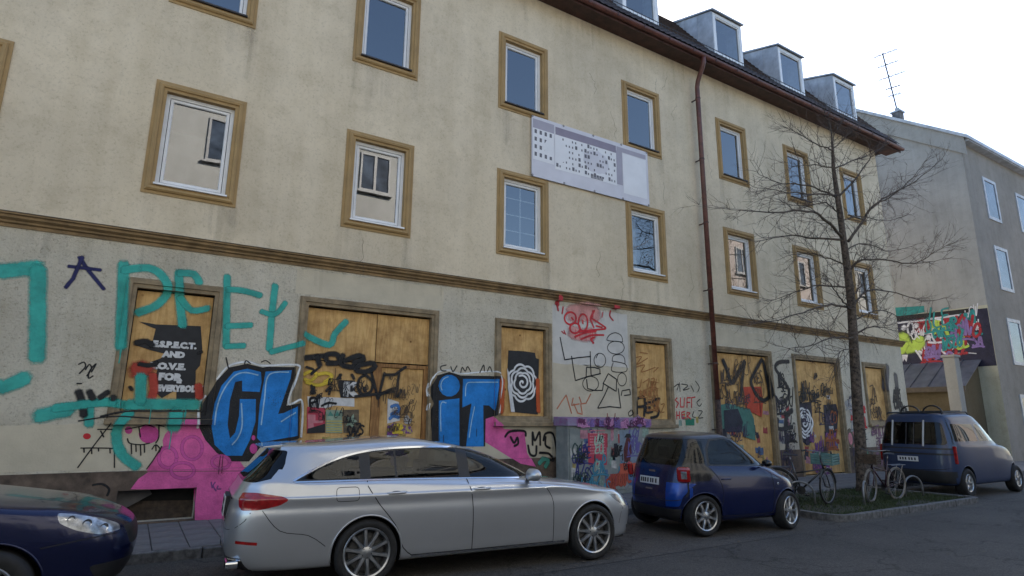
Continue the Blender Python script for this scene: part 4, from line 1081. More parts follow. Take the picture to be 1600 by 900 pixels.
strokes('black_tag', [c1((1480, 770), (1460, 790), (1475, 815), (1490, 800)), c1((1440, 850), (1430, 880), (1450, 890)), c1((1470, 845), (1495, 850), (1470, 890), (1500, 890))], .025, BLK, 'black', layer=6)
strokes('black_tag', [c2((205, 345), (240, 310), (330, 308), (340, 340)), c2((240, 345), (265, 385), (285, 350), (290, 390), (265, 405)), c2((385, 400), (385, 315), (400, 370), (430, 315), (435, 400)), c2((455, 370), (470, 325), (520, 330), (545, 460)), c2((470, 345), (470, 400), (500, 420)), c2((355, 400), (370, 460), (405, 465), (410, 405)), c2((430, 450), (490, 455), (515, 490)), c2((510, 470), (515, 500), (495, 495))], .05, BLK, 'black', layer=6)
strokes('teal_tag', [c2((420, 520), (450, 490), (480, 500), (460, 540))], .1, (.06, .26, .20), 'dull_teal', layer=5)
# --- right-hand bays
fill('red_blob', [c3((320, 550), (430, 548), (440, 640), (432, 730), (345, 690), (325, 640))], (.45, .05, .02), 'tomato', layer=2)
fill('green_figure', [c3((140, 690), (170, 660), (230, 648), (290, 665), (360, 680), (385, 740), (395, 870), (330, 850), (310, 800), (150, 800))], (.05, .17, .14), 'bottle_green', layer=3)
fill('dark_figure', [c3((205, 690), (290, 680), (320, 760), (310, 820), (210, 820))], (.015, .02, .04), 'ink_blue', layer=5)
strokes('black_letters', [(.14, c3((200, 390), (225, 450), (250, 525), (290, 470), (330, 400))), (.12, c3((330, 400), (318, 480), (308, 600))), (.12, c3((432, 385), (385, 470), (368, 520), (395, 590), (440, 630), (475, 600), (460, 500), (440, 395))), (.12, c3((580, 400), (520, 405), (500, 440), (540, 500), (580, 570), (570, 620), (530, 645), (490, 600)))], .12, BLK, 'black', layer=7)
strokes('black_letters', [(.16, c3((600, 690), (570, 720), (560, 790), (570, 900), (560, 960))), (.12, c3((515, 740), (520, 800), (600, 790)))], .1, (.02, .02, .025), 'soot', layer=6)
scribble(13.95, 16.2, 2.2, 3.3, 9, .03, (.10, .06, .04), 'brown_ink', size=(.2, .5), seed=6)
scribble(13.95, 14.9, .6, 2.6, 7, .03, BLK, 'black', size=(.15, .4), seed=7)
scribble(12.3, 13.4, .95, 1.4, 5, .022, BLK, 'black', size=(.1, .2), seed=8)
scribble(16.5, 17.5, .4, 2.3, 10, .028, (.04, .03, .07), 'violet_black', size=(.15, .4), seed=9)
scribble(17.8, 20.0, 2.2, 3.2, 12, .03, BLK, 'black', size=(.12, .4), seed=10)
scribble(17.8, 20.0, .4, 1.4, 6, .07, PUR, 'purple', size=(.2, .5), seed=11)
scribble(18.8, 20.0, .6, 2.0, 3, .05, (.3, .08, .02), 'rust', size=(.2, .5), seed=12)
scribble(20.3, 21.5, .3, 2.6, 9, .032, (.04, .03, .07), 'violet_black', size=(.15, .45), seed=13)
scribble(20.3, 21.5, 1.7, 2.3, 4, .06, RED, 'red', size=(.2, .4), seed=14)
scribble(20.3, 21.4, .5, 1.6, 4, .10, (.05, .16, .10), 'moss', size=(.2, .4), seed=15)
scribble(21.7, 23.1, .3, 1.6, 12, .03, (.20, .10, .16), 'mauve', size=(.15, .4), seed=16)
scribble(23.3, 24.4, .8, 3.0, 12, .08, BLK, 'black', size=(.25, .6), seed=17)
scribble(21.9, 22.9, 1.9, 2.7, 5, .03, (.12, .08, .06), 'brown_ink', size=(.2, .5), seed=19)
strokes('grey_smear', [(.3, c3((1165, 430), (1160, 560))), (.25, c3((1215, 480), (1225, 560)))], .2, (.10, .09, .09), 'soot_grey', layer=2)
scribble(13.95, 16.2, .5, 2.4, 6, .025, (.05, .03, .06), 'violet_black', size=(.12, .35), seed=61)
scribble(17.8, 20.0, .5, 2.3, 6, .03, (.05, .03, .08), 'violet_black', size=(.12, .4), seed=62)
scribble(16.5, 17.5, 1.2, 3.0, 8, .04, BLK, 'black', size=(.2, .5), seed=63)
scribble(10.95, 11.95, 1.9, 2.9, 6, .02, (.20, .09, .03), 'rust_ink', size=(.12, .3), seed=64)
scribble(20.3, 21.5, .3, 2.4, 8, .05, (.30, .30, .30), 'silver_tag', size=(.2, .4), seed=66)
scribble(8.3, 10.6, 1.0, 1.7, 4, .02, (.3, .05, .05), 'dark_red', size=(.15, .3), seed=20)

# --- drips below wet strokes, rain marks below sills and ledges, hairline cracks
def drips(pts, col, cname, n, seed, lo=.08, hi=.35, wd=.012, name='paint_drip'):
    r_ = random.Random(seed); L_ = []
    for k in range(n):
        px, py = r_.choice(pts); x, z = fac((px + r_.uniform(-6, 6), py)); l = r_.uniform(lo, hi)
        L_.append((wd * r_.uniform(.7, 1.4), [(x, z), (x + r_.uniform(-.006, .006), z - l * .5), (x + r_.uniform(-.008, .008), z - l)]))
    strokes(name, L_, wd, col, cname, metric=True, layer=9)
drips([(205, 634), (240, 634), (290, 634), (190, 545), (270, 672)], TEAL, 'teal', 9, 71)
drips([(345, 712), (420, 700), (690, 680), (740, 670)], BLK, 'black', 5, 72)
drips([(900, 515), (920, 520), (940, 518)], RED, 'red', 6, 73)
drips([(1140, 610), (1185, 620), (1215, 625), (1230, 715)], BLK, 'black', 10, 74, .15, .6, .02)
drips([(500, 570), (530, 575), (570, 590), (600, 612)], BLK, 'black', 6, 75, .08, .3)
STAIN = paint('rain_stain', (.20, .17, .13), True, .05)
rst = random.Random(77); L_ = []
for x in WX:
    for z0 in (R1[0], R2[0]):
        for k in range(7):
            xx = x + rst.choice((rst.uniform(-.02, .2), rst.uniform(WW - .2, WW + .02), rst.uniform(0, WW))); l = rst.uniform(.25, 1.1)
            L_.append((rst.uniform(.05, .18), [(xx, z0 - .01), (xx + rst.uniform(-.02, .02), z0 - l * .5), (xx + rst.uniform(-.03, .03), z0 - l)]))
for k in range(60):
    xx = rst.uniform(-2, 24); l = rst.uniform(.1, .45); L_.append((rst.uniform(.03, .12), [(xx, 4.49), (xx, 4.49 - l * .5), (xx + .01, 4.49 - l)]))
for k in range(50):
    xx = rst.uniform(4, 24.3); l = rst.uniform(.2, .9); L_.append((rst.uniform(.04, .16), [(xx, 12.58), (xx, 12.58 - l * .5), (xx + .01, 12.58 - l)]))
strokes('rain_stain', L_, .05, (.16, .14, .11), 'rain_stain', metric=True, layer=-2)
L_ = []
for k in range(16):
    xx, zz = rst.uniform(-1, 23), rst.uniform(4.9, 12.2); P_ = [(xx, zz)]
    for q in range(7): P_.append((P_[-1][0] + rst.uniform(-.09, .09), P_[-1][1] - rst.uniform(.05, .16)))
    L_.append((.006, P_))
strokes('hairline_crack', L_, .006, (.10, .085, .07), 'crack', metric=True, layer=-1)

# ================================================================ text helper and posters
def text_mesh(name, txt, size, mat, parent, loc, align='LEFT', shear=0, sx=1.0):
    cu = bpy.data.curves.new(name, 'FONT'); cu.body = txt; cu.size = size; cu.align_x = align; cu.shear = shear
    cu.resolution_u = 2; cu.offset = .016 * size / .2
    o = bpy.data.objects.new(name, cu); COL.objects.link(o)
    dg = bpy.context.evaluated_depsgraph_get()
    me = bpy.data.meshes.new_from_object(o.evaluated_get(dg))
    bpy.data.objects.remove(o)
    for v in me.vertices: v.co = (v.co.x * sx, 0, v.co.y)
    me.materials.clear()
    r = obj(name, me, mat, parent); r.location = loc
    return r
M_PBLK = simple('poster_black', (.018, .018, .021), .7, var=.25, scale=7)
M_PWHT = simple('poster_white', (.66, .66, .66), .75, var=.12, scale=9)
M_PRED = simple('poster_red', (.52, .05, .09), .7, var=.15, scale=7)
M_PPNK = simple('poster_pink', (.62, .22, .26), .7, var=.15, scale=7)
M_PGRN = simple('poster_green', (.30, .40, .30), .7, var=.2, scale=7)
M_PBRN = simple('poster_brown', (.16, .12, .07), .7, var=.4, scale=14, col2=(.05, .04, .03))
M_PNAV = simple('poster_navy', (.018, .018, .035), .7, var=.2, scale=7)
M_PBLU = simple('poster_blue_grey', (.20, .26, .34), .7, var=.15, scale=7)
def sheet_poly(name, pts, y, mat, parent=None, thick=.002, curl=0):
    """paper sheet from outline (x, z) at depth y"""
    bm = bmesh.new()
    vs = [bm.verts.new((x, 0, z)) for x, z in pts]
    f = bm.faces.new(vs)
    r = bmesh.ops.extrude_face_region(bm, geom=[f])
    for v in [g_ for g_ in r['geom'] if isinstance(g_, bmesh.types.BMVert)]: v.co.y += thick
    bmesh.ops.recalc_face_normals(bm, faces=bm.faces)
    me = bpy.data.meshes.new(name); bm.to_mesh(me); bm.free()
    o = obj(name, me, mat, parent)
    o.location = (0, y, 0)
    return o
def poster(name, label, pxs, y, mat, cat='poster', group=None):
    P = [at(px, py, y) for px, py in pxs]
    o = sheet_poly(name, [(p.x, p.z) for p in P], y, mat)
    tag(o, label, cat, group)
    return o
def on(o, b, name, mat, dy=-.0012):
    """flat print in facade coordinates laid on a poster"""
    me_o = b.build(name, mat, o, fix=False)
    me_o.location = (0, dy, 0)
    return me_o
BY = FY + .076   # face of paper glued to the boards (boards start at FY+.085)
# torn black poster with lettering
po = poster('torn_poster', 'torn black poster with white block lettering on the left boarded window', c5((490, 722), (545, 730), (600, 740), (895, 752), (905, 900), (890, 1010)) + c6((862, 205), (858, 420), (820, 400), (735, 420), (735, 330), (640, 385), (600, 350), (612, 310), (590, 260), (612, 200), (560, 150), (620, 130), (680, 100), (560, 70), (470, 40), (580, 10)) + c5((600, 770), (560, 755)), BY, M_PBLK)
def ptext(txt, px, py, h_px, y, parent, mat, sx=1.0):
    a, b = at(px, py, y), at(px, py - h_px, y)
    return text_mesh('lettering', txt, (b.z - a.z) * 1.38, mat, parent, (a.x, -.0015, a.z), sx=sx)
cc = lambda x, y: (100 + x / 4.187, 530 + y / 4.187)
for t, x, y, h, sx in (('E.S.P.E.C.T.', 580, 46, 38, 1.06), ('AND', 645, 114, 38, 1.1), ('L.O.V.E.', 560, 190, 40, 1.15), ('FOR', 616, 264, 44, 1.15), ('EVERYBODY', 606, 337, 40, .88)):
    q = cc(x, y); ptext(t, q[0], q[1], h / 4.187, BY, po, M_PWHT, sx)
b = MB(); q = [at(*p, BY) for p in c6((735, 260), (770, 262), (768, 290), (736, 288))]; b.add([(p.x, 0, p.z) for p in q], [(0, 1, 2, 3)]); on(po, b, 'sticker', M_PWHT)
# rose posters
def rose(o, cx, cz, R, mat, wd):
    L_ = []
    sp = [(cx + R * .06 * t * math.cos(t * 1.1), cz + R * .06 * t * math.sin(t * 1.1)) for t in [k * .45 for k in range(18)]]
    L_.append(sp)
    for ri, n, ph in ((.55, 5, .3), (.75, 6, .0), (.95, 7, .5)):
        pts = []
        for k in range(n * 6 + 1):
            a = ph + 2 * math.pi * k / (n * 6)
            bulge = 1 + .13 * abs(math.sin(n * (a - ph) / 2)) - .04
            pts.append((cx + R * ri * bulge * math.cos(a), cz + R * ri * bulge * 1.05 * math.sin(a)))
        L_.append(pts)
    y = o.location.y
    s_ = strokes('rose_print', L_, wd, (.72, .72, .72), 'rose_white', parent=o, plane=FlatY(y), metric=True, layer=0)
    s_.location = (0, -y, 0)
rp_ = poster('rose_poster', 'black poster with white line-drawn rose on the boarded window left of the white panel', c1((228, 450), (330, 455), (402, 466), (408, 500), (428, 508), (420, 870), (268, 855), (240, 700), (222, 560)), BY, M_PBLK)
q = at(*c1((320, 662))[0], BY); q2 = at(*c1((412, 662))[0], BY); rose(rp_, q.x, q.z, (q2.x - q.x), M_PWHT, .045)
b = MB(); q = [at(*p, BY) for p in c1((215, 565), (232, 600), (270, 855), (240, 852), (222, 700))]; b.add([(p.x, -.004 if i in (1, 2) else -.03, p.z) for i, p in enumerate(q)], [(0, 1, 2, 3, 4)]); on(rp_, b, 'curled_edge', M_PWHT)
rp2 = poster('rose_poster', 'dark blue poster with pale rose outline low on the boards behind the bicycle crate', c3((622, 645), (715, 640), (722, 760), (718, 880), (690, 900), (628, 850)), BY, M_PNAV)
q = at(*c3((675, 765))[0], BY); q2 = at(*c3((722, 765))[0], BY); rose(rp2, q.x, q.z, (q2.x - q.x) * 1.0, M_PWHT, .06)
tp_ = poster('text_poster', 'dark blue poster with pale lines of lettering beside the far rose poster', c3((788, 658), (862, 652), (876, 700), (868, 830), (800, 838)), BY, M_PNAV)
def bars(o, x0, x1, zs, h, mat, seed=0, name='print_line'):
    r_ = random.Random(seed); b = MB()
    for z in zs:
        x = x0
        while x < x1 - .02:
            l = min(r_.uniform(.03, .12) * (x1 - x0), x1 - x)
            b.quad((x, 0, z), (x + l, 0, z), (x + l, 0, z + h), (x, 0, z + h)); x += l + .025 * (x1 - x0)
    on(o, b, name, mat)['kind'] = 'stuff'
q = at(*c3((800, 700))[0], BY); q2 = at(*c3((862, 830))[0], BY)
for k in range(4): bars(tp_, q.x + .1 + .06 * (k % 2), q2.x - .1 - .08 * (k % 3), [q2.z + .12 + k * .33], .13, M_PWHT, 60 + k)
dp_ = poster('text_poster', 'dark poster with white capital letters beside the downpipe behind the small blue car', c3((128, 720), (205, 715), (212, 800), (212, 860), (128, 860)), BY, M_PNAV)
for t, p in (('WE', (140, 756)), ('DON', (138, 792))):
    q = at(*c3(p)[0], BY); text_mesh('lettering', t, .30, M_PWHT, dp_, (q.x, -.0015, q.z), sx=1.1)
gp_ = poster('portrait_poster', 'pale poster with dark-haired portrait shape pasted right of the rose posters', c3((918, 815), (975, 815), (978, 905), (918, 905)), FY - .01, M_PPNK)
b = MB(); q = at(*c3((946, 855))[0], FY); b.add([(q.x + .22 * math.cos(t), 0, q.z + .32 * math.sin(t)) for t in [k * math.pi / 6 for k in range(12)]], [tuple(range(12))]); on(gp_, b, 'hair_print', M_PBRN)
b = MB(); b.add([(q.x + .12 * math.cos(t), -.001, q.z - .02 + .2 * math.sin(t)) for t in [k * math.pi / 6 for k in range(12)]], [tuple(range(12))]); on(gp_, b, 'face_print', M_PPNK)
# small posters on the doorway boards
BY2 = FY + .084
a_ = poster('notice_poster', 'white paper strip with black scrawl on the left doorway board', c7b((252, 332), (560, 345), (560, 400), (430, 392), (372, 410), (258, 400)), BY2, M_PWHT)
strokes('ink_scrawl', [c7b((270, 400), (272, 345), (310, 345), (312, 365), (275, 375)), c7b((345, 395), (390, 375), (440, 380))], .04, BLK, 'black', plane=FlatY(BY2), parent=a_).location = (0, -BY2, 0)
a_ = poster('event_poster', 'red and black poster with pale text blocks, leftmost in the doorway row', c7b((250, 400), (370, 408), (368, 570), (248, 575)), BY2 - .004, M_PRED)
b = MB(); q = [at(*p, BY2) for p in c7b((255, 450), (305, 452), (305, 490), (355, 490), (352, 505), (290, 508), (300, 540), (256, 540))]; b.add([(p.x, 0, p.z) for p in q], [tuple(range(8))]); on(a_, b, 'text_block', M_PPNK)
b = MB(); q = [at(*p, BY2) for p in c7b((252, 545), (368, 510), (368, 570), (250, 574))]; b.add([(p.x, -.0005, p.z) for p in q], [(0, 1, 2, 3)]); on(a_, b, 'dark_block', M_PBLK)
a_ = poster('event_poster', 'pale green poster with yellow lines in the doorway, between red and brown posters', c7b((374, 420), (482, 422), (480, 572), (372, 572)), BY2 - .002, M_PGRN)
b = MB()
for k in range(5):
    q = [at(*p, BY2) for p in c7b((376, 490 + k * 17), (478, 490 + k * 17), (478, 498 + k * 17), (376, 498 + k * 17))]; b.add([(p.x, 0, p.z) for p in q], [(0, 1, 2, 3)])
on(a_, b, 'yellow_line', simple('print_yellow', (.5, .42, .12), .7))
b = MB()
for dx in (0, 45): 
    q = [at(*p, BY2) for p in c7b((385 + dx, 460), (402 + dx, 428), (425 + dx, 460))]; b.add([(p.x, 0, p.z) for p in q], [(0, 1, 2)])
on(a_, b, 'triangle_print', simple('print_teal', (.06, .22, .18), .7))
a_ = poster('event_poster', 'brown photo poster in the doorway, right of the green one', c7b((488, 420), (590, 418), (590, 572), (488, 572)), BY2 - .003, M_PBRN)
b = MB(); q = at(*c7b((540, 495))[0], BY2); b.add([(q.x + (.06 if k % 2 else .12) * math.cos(k * math.pi / 5), 0, q.z + (.07 if k % 2 else .15) * math.sin(k * math.pi / 5)) for k in range(10)], [tuple(range(10))]); on(a_, b, 'figure_print', M_PGRN)
a_ = poster('black_sticker', 'black and white letter sticker above the doorway posters', c7b((455, 225), (565, 228), (560, 340), (470, 340), (460, 290)), BY2 - .005, M_PBLK)
text_mesh('lettering', 'K', .34, M_PWHT, a_, (at(*c7b((485, 325))[0], BY2).x, -.0015, at(*c7b((485, 325))[0], BY2).z), sx=1.2)
BY3 = FY + .106
a_ = poster('cartoon_sticker', 'white and blue sticker on the right doorway board', c7b((778, 345), (850, 370), (858, 490), (775, 510)), BY3, M_PWHT)
strokes('blue_print', [c7b((800, 400), (840, 390), (850, 430), (800, 450), (850, 470)), c7b((790, 480), (840, 430))], .06, (.06, .18, .45), 'sticker_blue', plane=FlatY(BY3), parent=a_).location = (0, -BY3, 0)
a_ = poster('star_sticker', 'small white angular sticker right of the blue sticker', c7b((880, 480), (905, 445), (920, 475), (940, 480), (920, 515), (890, 510)), BY3, M_PWHT)
a_ = poster('colour_sticker', 'purple and yellow stickers low on the right doorway board', c7b((775, 515), (850, 505), (930, 530), (945, 575), (775, 575)), BY3 - .001, simple('poster_mixed', (.45, .36, .10), .7, scale=16, col2=(.16, .05, .22), vlo=.45, vhi=.55))
a_ = poster('green_sticker', 'small green sticker on the wall left of the downpipe', c1((1385, 895), (1445, 895), (1445, 940), (1388, 942)), FY - .006, simple('sticker_green', (.02, .20, .12), .7))

# ================================================================ building banner
bn = empty('building_banner', (7.6, FY - .06, 7.56)); tag(bn, 'pale banner with printed facade drawing hung between the upper windows', 'banner')
BW, BH = 3.95, 1.62
M_BAN = simple('banner_cloth', (.64, .63, .68), .65, var=.06, scale=1.5)
M_BW = simple('banner_white', (.76, .76, .78), .65, var=.04, scale=2)
M_BG = simple('banner_mauve', (.26, .23, .29), .65, var=.06, scale=2)
M_BG2 = simple('banner_grey', (.38, .36, .42), .65, var=.06, scale=2)
M_BD = simple('banner_ink', (.17, .165, .19), .65, var=.2, scale=20)
def bpt(u, v, dy=0): return (u * BW, -dy + .012 * math.sin(u * 9) * math.sin(v * 3.14), v * BH)
nx, nz = 24, 8
b = MB(); b.add([bpt(i / nx, j / nz) for j in range(nz + 1) for i in range(nx + 1)], [(j * (nx + 1) + i, j * (nx + 1) + i + 1, (j + 1) * (nx + 1) + i + 1, (j + 1) * (nx + 1) + i) for j in range(nz) for i in range(nx)])
b.build('sheet', M_BAN, bn, smooth=True, fix=False)
def bq(b, u0, u1, v0, v1, dy, n=1):
    n = max(1, int((u1 - u0) / .06))
    for k in range(n):
        a, c = u0 + (u1 - u0) * k / n, u0 + (u1 - u0) * (k + 1) / n
        b.quad(bpt(a, v0, dy), bpt(c, v0, dy), bpt(c, v1, dy), bpt(a, v1, dy))
b = MB(); bq(b, .01, .175, .28, .80, .003); bq(b, .18, .70, .22, .84, .003); b.build('printed_wall', M_BW, bn, fix=False)
b = MB(); bq(b, .76, .98, .12, .84, .003); b.build('printed_panel', M_BW, bn, fix=False)
b = MB(); bq(b, .185, .70, .80, .93, .005); b.build('printed_roof', M_BG, bn, fix=False)
b = MB(); bq(b, .01, .175, .80, .95, .005); b.build('printed_roof', M_BG2, bn, fix=False)
b = MB(); bq(b, .705, .98, .85, .93, .005); bq(b, .70, .755, .25, .85, .005); b.build('printed_roof', M_BG2, bn, fix=False)
b = MB(); r_ = random.Random(4)
for c_ in range(4):
    for k in range(4): u, v = .022 + c_ * .039, .34 + k * .125; bq(b, u, u + .018, v, v + .065, .006)
for c_ in range(20):
    for k in range(6):
        if r_.random() < .72:
            u, v = .19 + c_ * .0255, .262 + k * .094
            big = r_.random() < .2
            bq(b, u, u + (.018 if big else .0095), v, v + (.062 if big else .036), .006)
for k in range(9): u = .47 + k * .012; bq(b, u, u + .008, .225, .30, .006)
for k in range(6): bq(b, .79, .79 + r_.uniform(.08, .14), .38 + k * .035, .388 + k * .035, .006)
bq(b, .87, .93, .66, .70, .006); bq(b, .86, .92, .72, .735, .006); bq(b, .84, .90, .26, .30, .006)
b.build('printed_windows', M_BD, bn, fix=False)['kind'] = 'stuff'
for u in (.005, .25, .5, .75, .99):
    for v in (.015, .985):
        b = MB(); p = bpt(u, v); b.lathe([(.018, -.004), (.030, -.008), (.018, -.012)], 8, p); b.build('eyelet', M_RAIL, bn)

# ================================================================ utility cabinet
M_CAB = simple('cabinet_grey', (.27, .29, .27), .6, var=.3, scale=4, bump=.1, col2=(.16, .18, .18))
cabn = empty('utility_cabinet', (9.4, 10.95, .12)); tag(cabn, 'grey utility cabinet plastered with posters and tags against the wall', 'cabinet')
CX0, CX1, CYF, CZ = 8.18, 10.62, 10.78, 1.62
def cpart(b, name, mat, **k):
    b.v = [(x - 9.4, y - 10.95, z - .12) for x, y, z in b.v]; return b.build(name, mat, cabn, **k)
b = MB(); b.box(CX0, CX1, CYF, 11.22, .12, CZ); cpart(b, 'body', M_CAB, bevel=.01)
for x0, x1 in ((CX0 + .04, 8.98), (9.02, 9.80), (9.84, CX1 - .04)):
    b = MB(); b.box(x0, x1, CYF - .022, CYF - .001, .22, CZ - .05); d_ = cpart(b, 'door', M_CAB, bevel=.006)
    b = MB(); b.box(x1 - .09, x1 - .06, CYF - .045, CYF - .023, .85, 1.0); b.v = [(x - 9.4, y - 10.95, z - .12) for x, y, z in b.v]; b.build('handle', M_RAIL, d_)
b = MB(); b.add([(x, y, z) for x in (CX0 - .04, CX1 + .04) for y, z in ((CYF - .06, CZ + .002), (CYF - .06, CZ + .16), (11.25, CZ + .20), (11.25, CZ + .002))], [(0, 1, 2, 3), (4, 5, 6, 7), (0, 1, 5, 4), (1, 2, 6, 5), (2, 3, 7, 6), (3, 0, 4, 7)]); cpart(b, 'lid', simple('lid_purple', (.24, .06, .22), .6, var=.4, scale=7, col2=(.22, .20, .30)), bevel=.006)
CP = FlatY(CYF - .024)
def cstk(*a, **k):
    o = strokes(*a, plane=CP, parent=cabn, **k); o.location = (-9.4, -10.95, -.12); return o
def cscr(*a, **k):
    o = scribble(*a, plane=CP, parent=cabn, **k); o.location = (-9.4, -10.95, -.12); return o
cscr(8.25, 8.95, .6, 1.5, 5, .03, (.03, .03, .16), 'tag_blue', size=(.12, .3), seed=41)
cscr(8.25, 8.95, .3, 1.2, 5, .028, (.03, .06, .06), 'tag_dark', size=(.1, .3), seed=42)
cscr(8.3, 10.5, .25, .75, 8, .045, (.06, .24, .34), 'tag_cyan', size=(.15, .35), seed=43)
cscr(9.7, 10.5, 1.1, 1.5, 4, .03, (.12, .10, .30), 'tag_violet', size=(.12, .3), seed=44)
cscr(8.9, 10.5, .25, .5, 4, .05, (.38, .07, .04), 'tag_red', size=(.15, .3), seed=45)
cscr(8.9, 9.1, .7, 1.5, 3, .035, (.35, .45, .38), 'tag_mint', size=(.12, .3), seed=46)
cscr(8.3, 10.5, .3, 1.5, 8, .018, BLK, 'black', size=(.08, .2), seed=47)
cscr(9.9, 10.5, .3, .8, 5, .02, BLK, 'black', size=(.08, .2), seed=48)
LP = FlatY(CYF - .064)
for nm, seed, col in (('tag_violet2', 51, (.16, .10, .30)), ('tag_rose', 52, (.45, .20, .38)), ('tag_plum', 53, (.10, .02, .08))):
    o = scribble(CX0, CX1, CZ + .02, CZ + .13, 14, .03, col, nm, plane=LP, parent=cabn, size=(.06, .14), seed=seed); o.location = (-9.4, -10.95, -.12)
CYP = CYF - .030
a_ = poster('red_poster', 'crimson poster with pale lines of text on the cabinet', c2((748, 320), (870, 330), (872, 530), (752, 528)), CYP, M_PRED)
q0, q1 = at(*c2((755, 460))[0], CYP), at(*c2((865, 335))[0], CYP)
bars(a_, q0.x + .03, q1.x - .02, [q0.z + k * .062 for k in range(9)], .03, M_PPNK, 3)
a_ = poster('figure_poster', 'blue grey poster with standing red and dark figure on the cabinet', c2((955, 300), (1080, 300), (1075, 520), (958, 520)), CYP, M_PBLU)
b = MB(); q = [at(*p, CYP) for p in c2((985, 510), (980, 430), (990, 390), (1000, 350), (1022, 350), (1030, 400), (1034, 450), (1022, 510))]; b.add([(p.x, 0, p.z) for p in q], [tuple(range(8))]); on(a_, b, 'figure_print', simple('print_maroon', (.12, .02, .02), .7, var=.3, scale=20))
b = MB(); q = [at(*p, CYP) for p in c2((985, 350), (1000, 325), (1025, 325), (1030, 352))]; b.add([(p.x, -.0006, p.z) for p in q], [(0, 1, 2, 3)]); on(a_, b, 'head_print', M_PBLK)
a_ = poster('orange_poster', 'small orange-red poster low on the cabinet below the figure', c2((958, 520), (1062, 515), (1062, 580), (958, 588)), CYP - .003, simple('poster_orange', (.55, .10, .05), .7))
a_ = poster('navy_strip', 'narrow dark blue paper strip between the two cabinet posters', c2((918, 390), (940, 388), (940, 480), (920, 478)), CYP, M_PNAV)

# paper scraps: remains of older posters on the cabinet and the boards
SCR = [simple('scrap_' + n_, c_, .75, var=.25, scale=11) for n_, c_ in (('white', (.58, .57, .54)), ('grey', (.34, .35, .36)), ('blue', (.10, .18, .34)), ('red', (.42, .07, .07)), ('rose', (.52, .24, .30)), ('mint', (.30, .42, .36)), ('yellow', (.48, .38, .12)), ('ink', (.03, .03, .05)))]
def scraps(x0, x1, z0, z1, y, n, seed, parent, off=(0, 0, 0), size=(.08, .26), yfun=None):
    r_ = random.Random(seed)
    for k in range(n):
        x, z, w_, h_ = r_.uniform(x0, x1), r_.uniform(z0, z1), r_.uniform(*size), r_.uniform(*size)
        h_ *= 1.2; m_ = 7; b = MB(); a0 = r_.uniform(-.12, .12)
        P_ = [(-.5, -.5), (0, -.5 + r_.uniform(-.08, .08)), (.5, -.5), (.5, 0), (.5, .5), (0, .5 + r_.uniform(-.2, .06)), (-.5, .5)]
        P_ = [((u + r_.uniform(-.07, .07)) * w_, (v + r_.uniform(-.07, .07)) * h_) for u, v in P_]
        yy = (yfun(x, z) if yfun else y) - .0015 - .0003 * (k % 12)
        b.add([(x + u * math.cos(a0) - v * math.sin(a0) + off[0], yy + off[1], z + u * math.sin(a0) + v * math.cos(a0) + off[2]) for u, v in P_], [tuple(range(7))])
        o = b.build('paper_scrap', r_.choice(SCR), parent, fix=False)
scraps(8.3, 10.5, .3, 1.5, CYF - .0235, 46, 81, cabn, (-9.4, -10.95, -.12))
def flat_front(x, z): return min(front(x + dx, z + dz) for dx in (-.1, 0, .1) for dz in (-.1, 0, .1))
scraps(14.1, 14.9, .4, 1.9, 0, 8, 82, house, yfun=lambda x, z: FY + .084)
scraps(15.2, 16.2, .4, 2.3, 0, 12, 83, house, yfun=lambda x, z: FY + .088)
scraps(17.9, 18.8, .4, 1.4, 0, 10, 84, house, yfun=lambda x, z: FY + .084)
scraps(19.1, 19.9, .4, 1.6, 0, 12, 85, house, yfun=lambda x, z: FY + .088)
scraps(20.4, 21.4, 1.0, 2.0, 0, 12, 86, house, yfun=lambda x, z: FY - .001)
scraps(16.65, 17.4, 1.0, 2.1, 0, 9, 87, house, yfun=lambda x, z: FY - .001)
scraps(12.3, 13.3, 1.0, 2.0, 0, 10, 88, house, (0, 0, 0), (.06, .16), yfun=lambda x, z: FY - .001)
scraps(2.75, 3.85, .5, 1.3, 0, 10, 89, house, yfun=lambda x, z: FY + .091)
scraps(4.25, 4.95, .5, 1.6, 0, 12, 90, house, (0, 0, 0), (.05, .16), yfun=lambda x, z: FY + .114)

# ================================================================ mural on the gable wall
GP = FlatX(NX)
def gx(o): o.location = (-NX, -FY, 0); return o
c9 = lambda *p: crop(1340, 460, 6.154, p)
gx(fill('mural_ground', [[(-16.5, 4.3), (-11.42, 4.3), (-11.42, 6.95), (-13.5, 7.0), (-16.5, 7.0)]], (.012, .012, .035), 'mural_navy', plane=GP, parent=nb, layer=2, metric=True))
for nm_, cl_, sd2, n_, w_ in (('mural_white', (.62, .62, .66), 91, 5, .05), ('mural_red', (.32, .02, .03), 92, 5, .13), ('mural_lilac', (.22, .14, .34), 93, 6, .10), ('mural_lime', (.40, .55, .08), 94, 2, .10), ('mural_teal', (.02, .24, .24), 95, 5, .10)):
    gx(scribble(-15.6, -11.7, 5.0, 6.7, n_, w_, cl_, nm_, plane=GP, parent=nb, size=(.4, .8), seed=sd2))
gx(fill('mural_band', [c9((330, 215), (860, 160), (1130, 128), (1136, 168), (860, 205), (330, 262))], (.008, .008, .009), 'mural_black', plane=GP, parent=nb, layer=5))
gx(fill('mural_teal', [c9((300, 130), (640, 110), (645, 170), (500, 200), (300, 220))], (.02, .20, .19), 'mural_teal', plane=GP, parent=nb, layer=3))
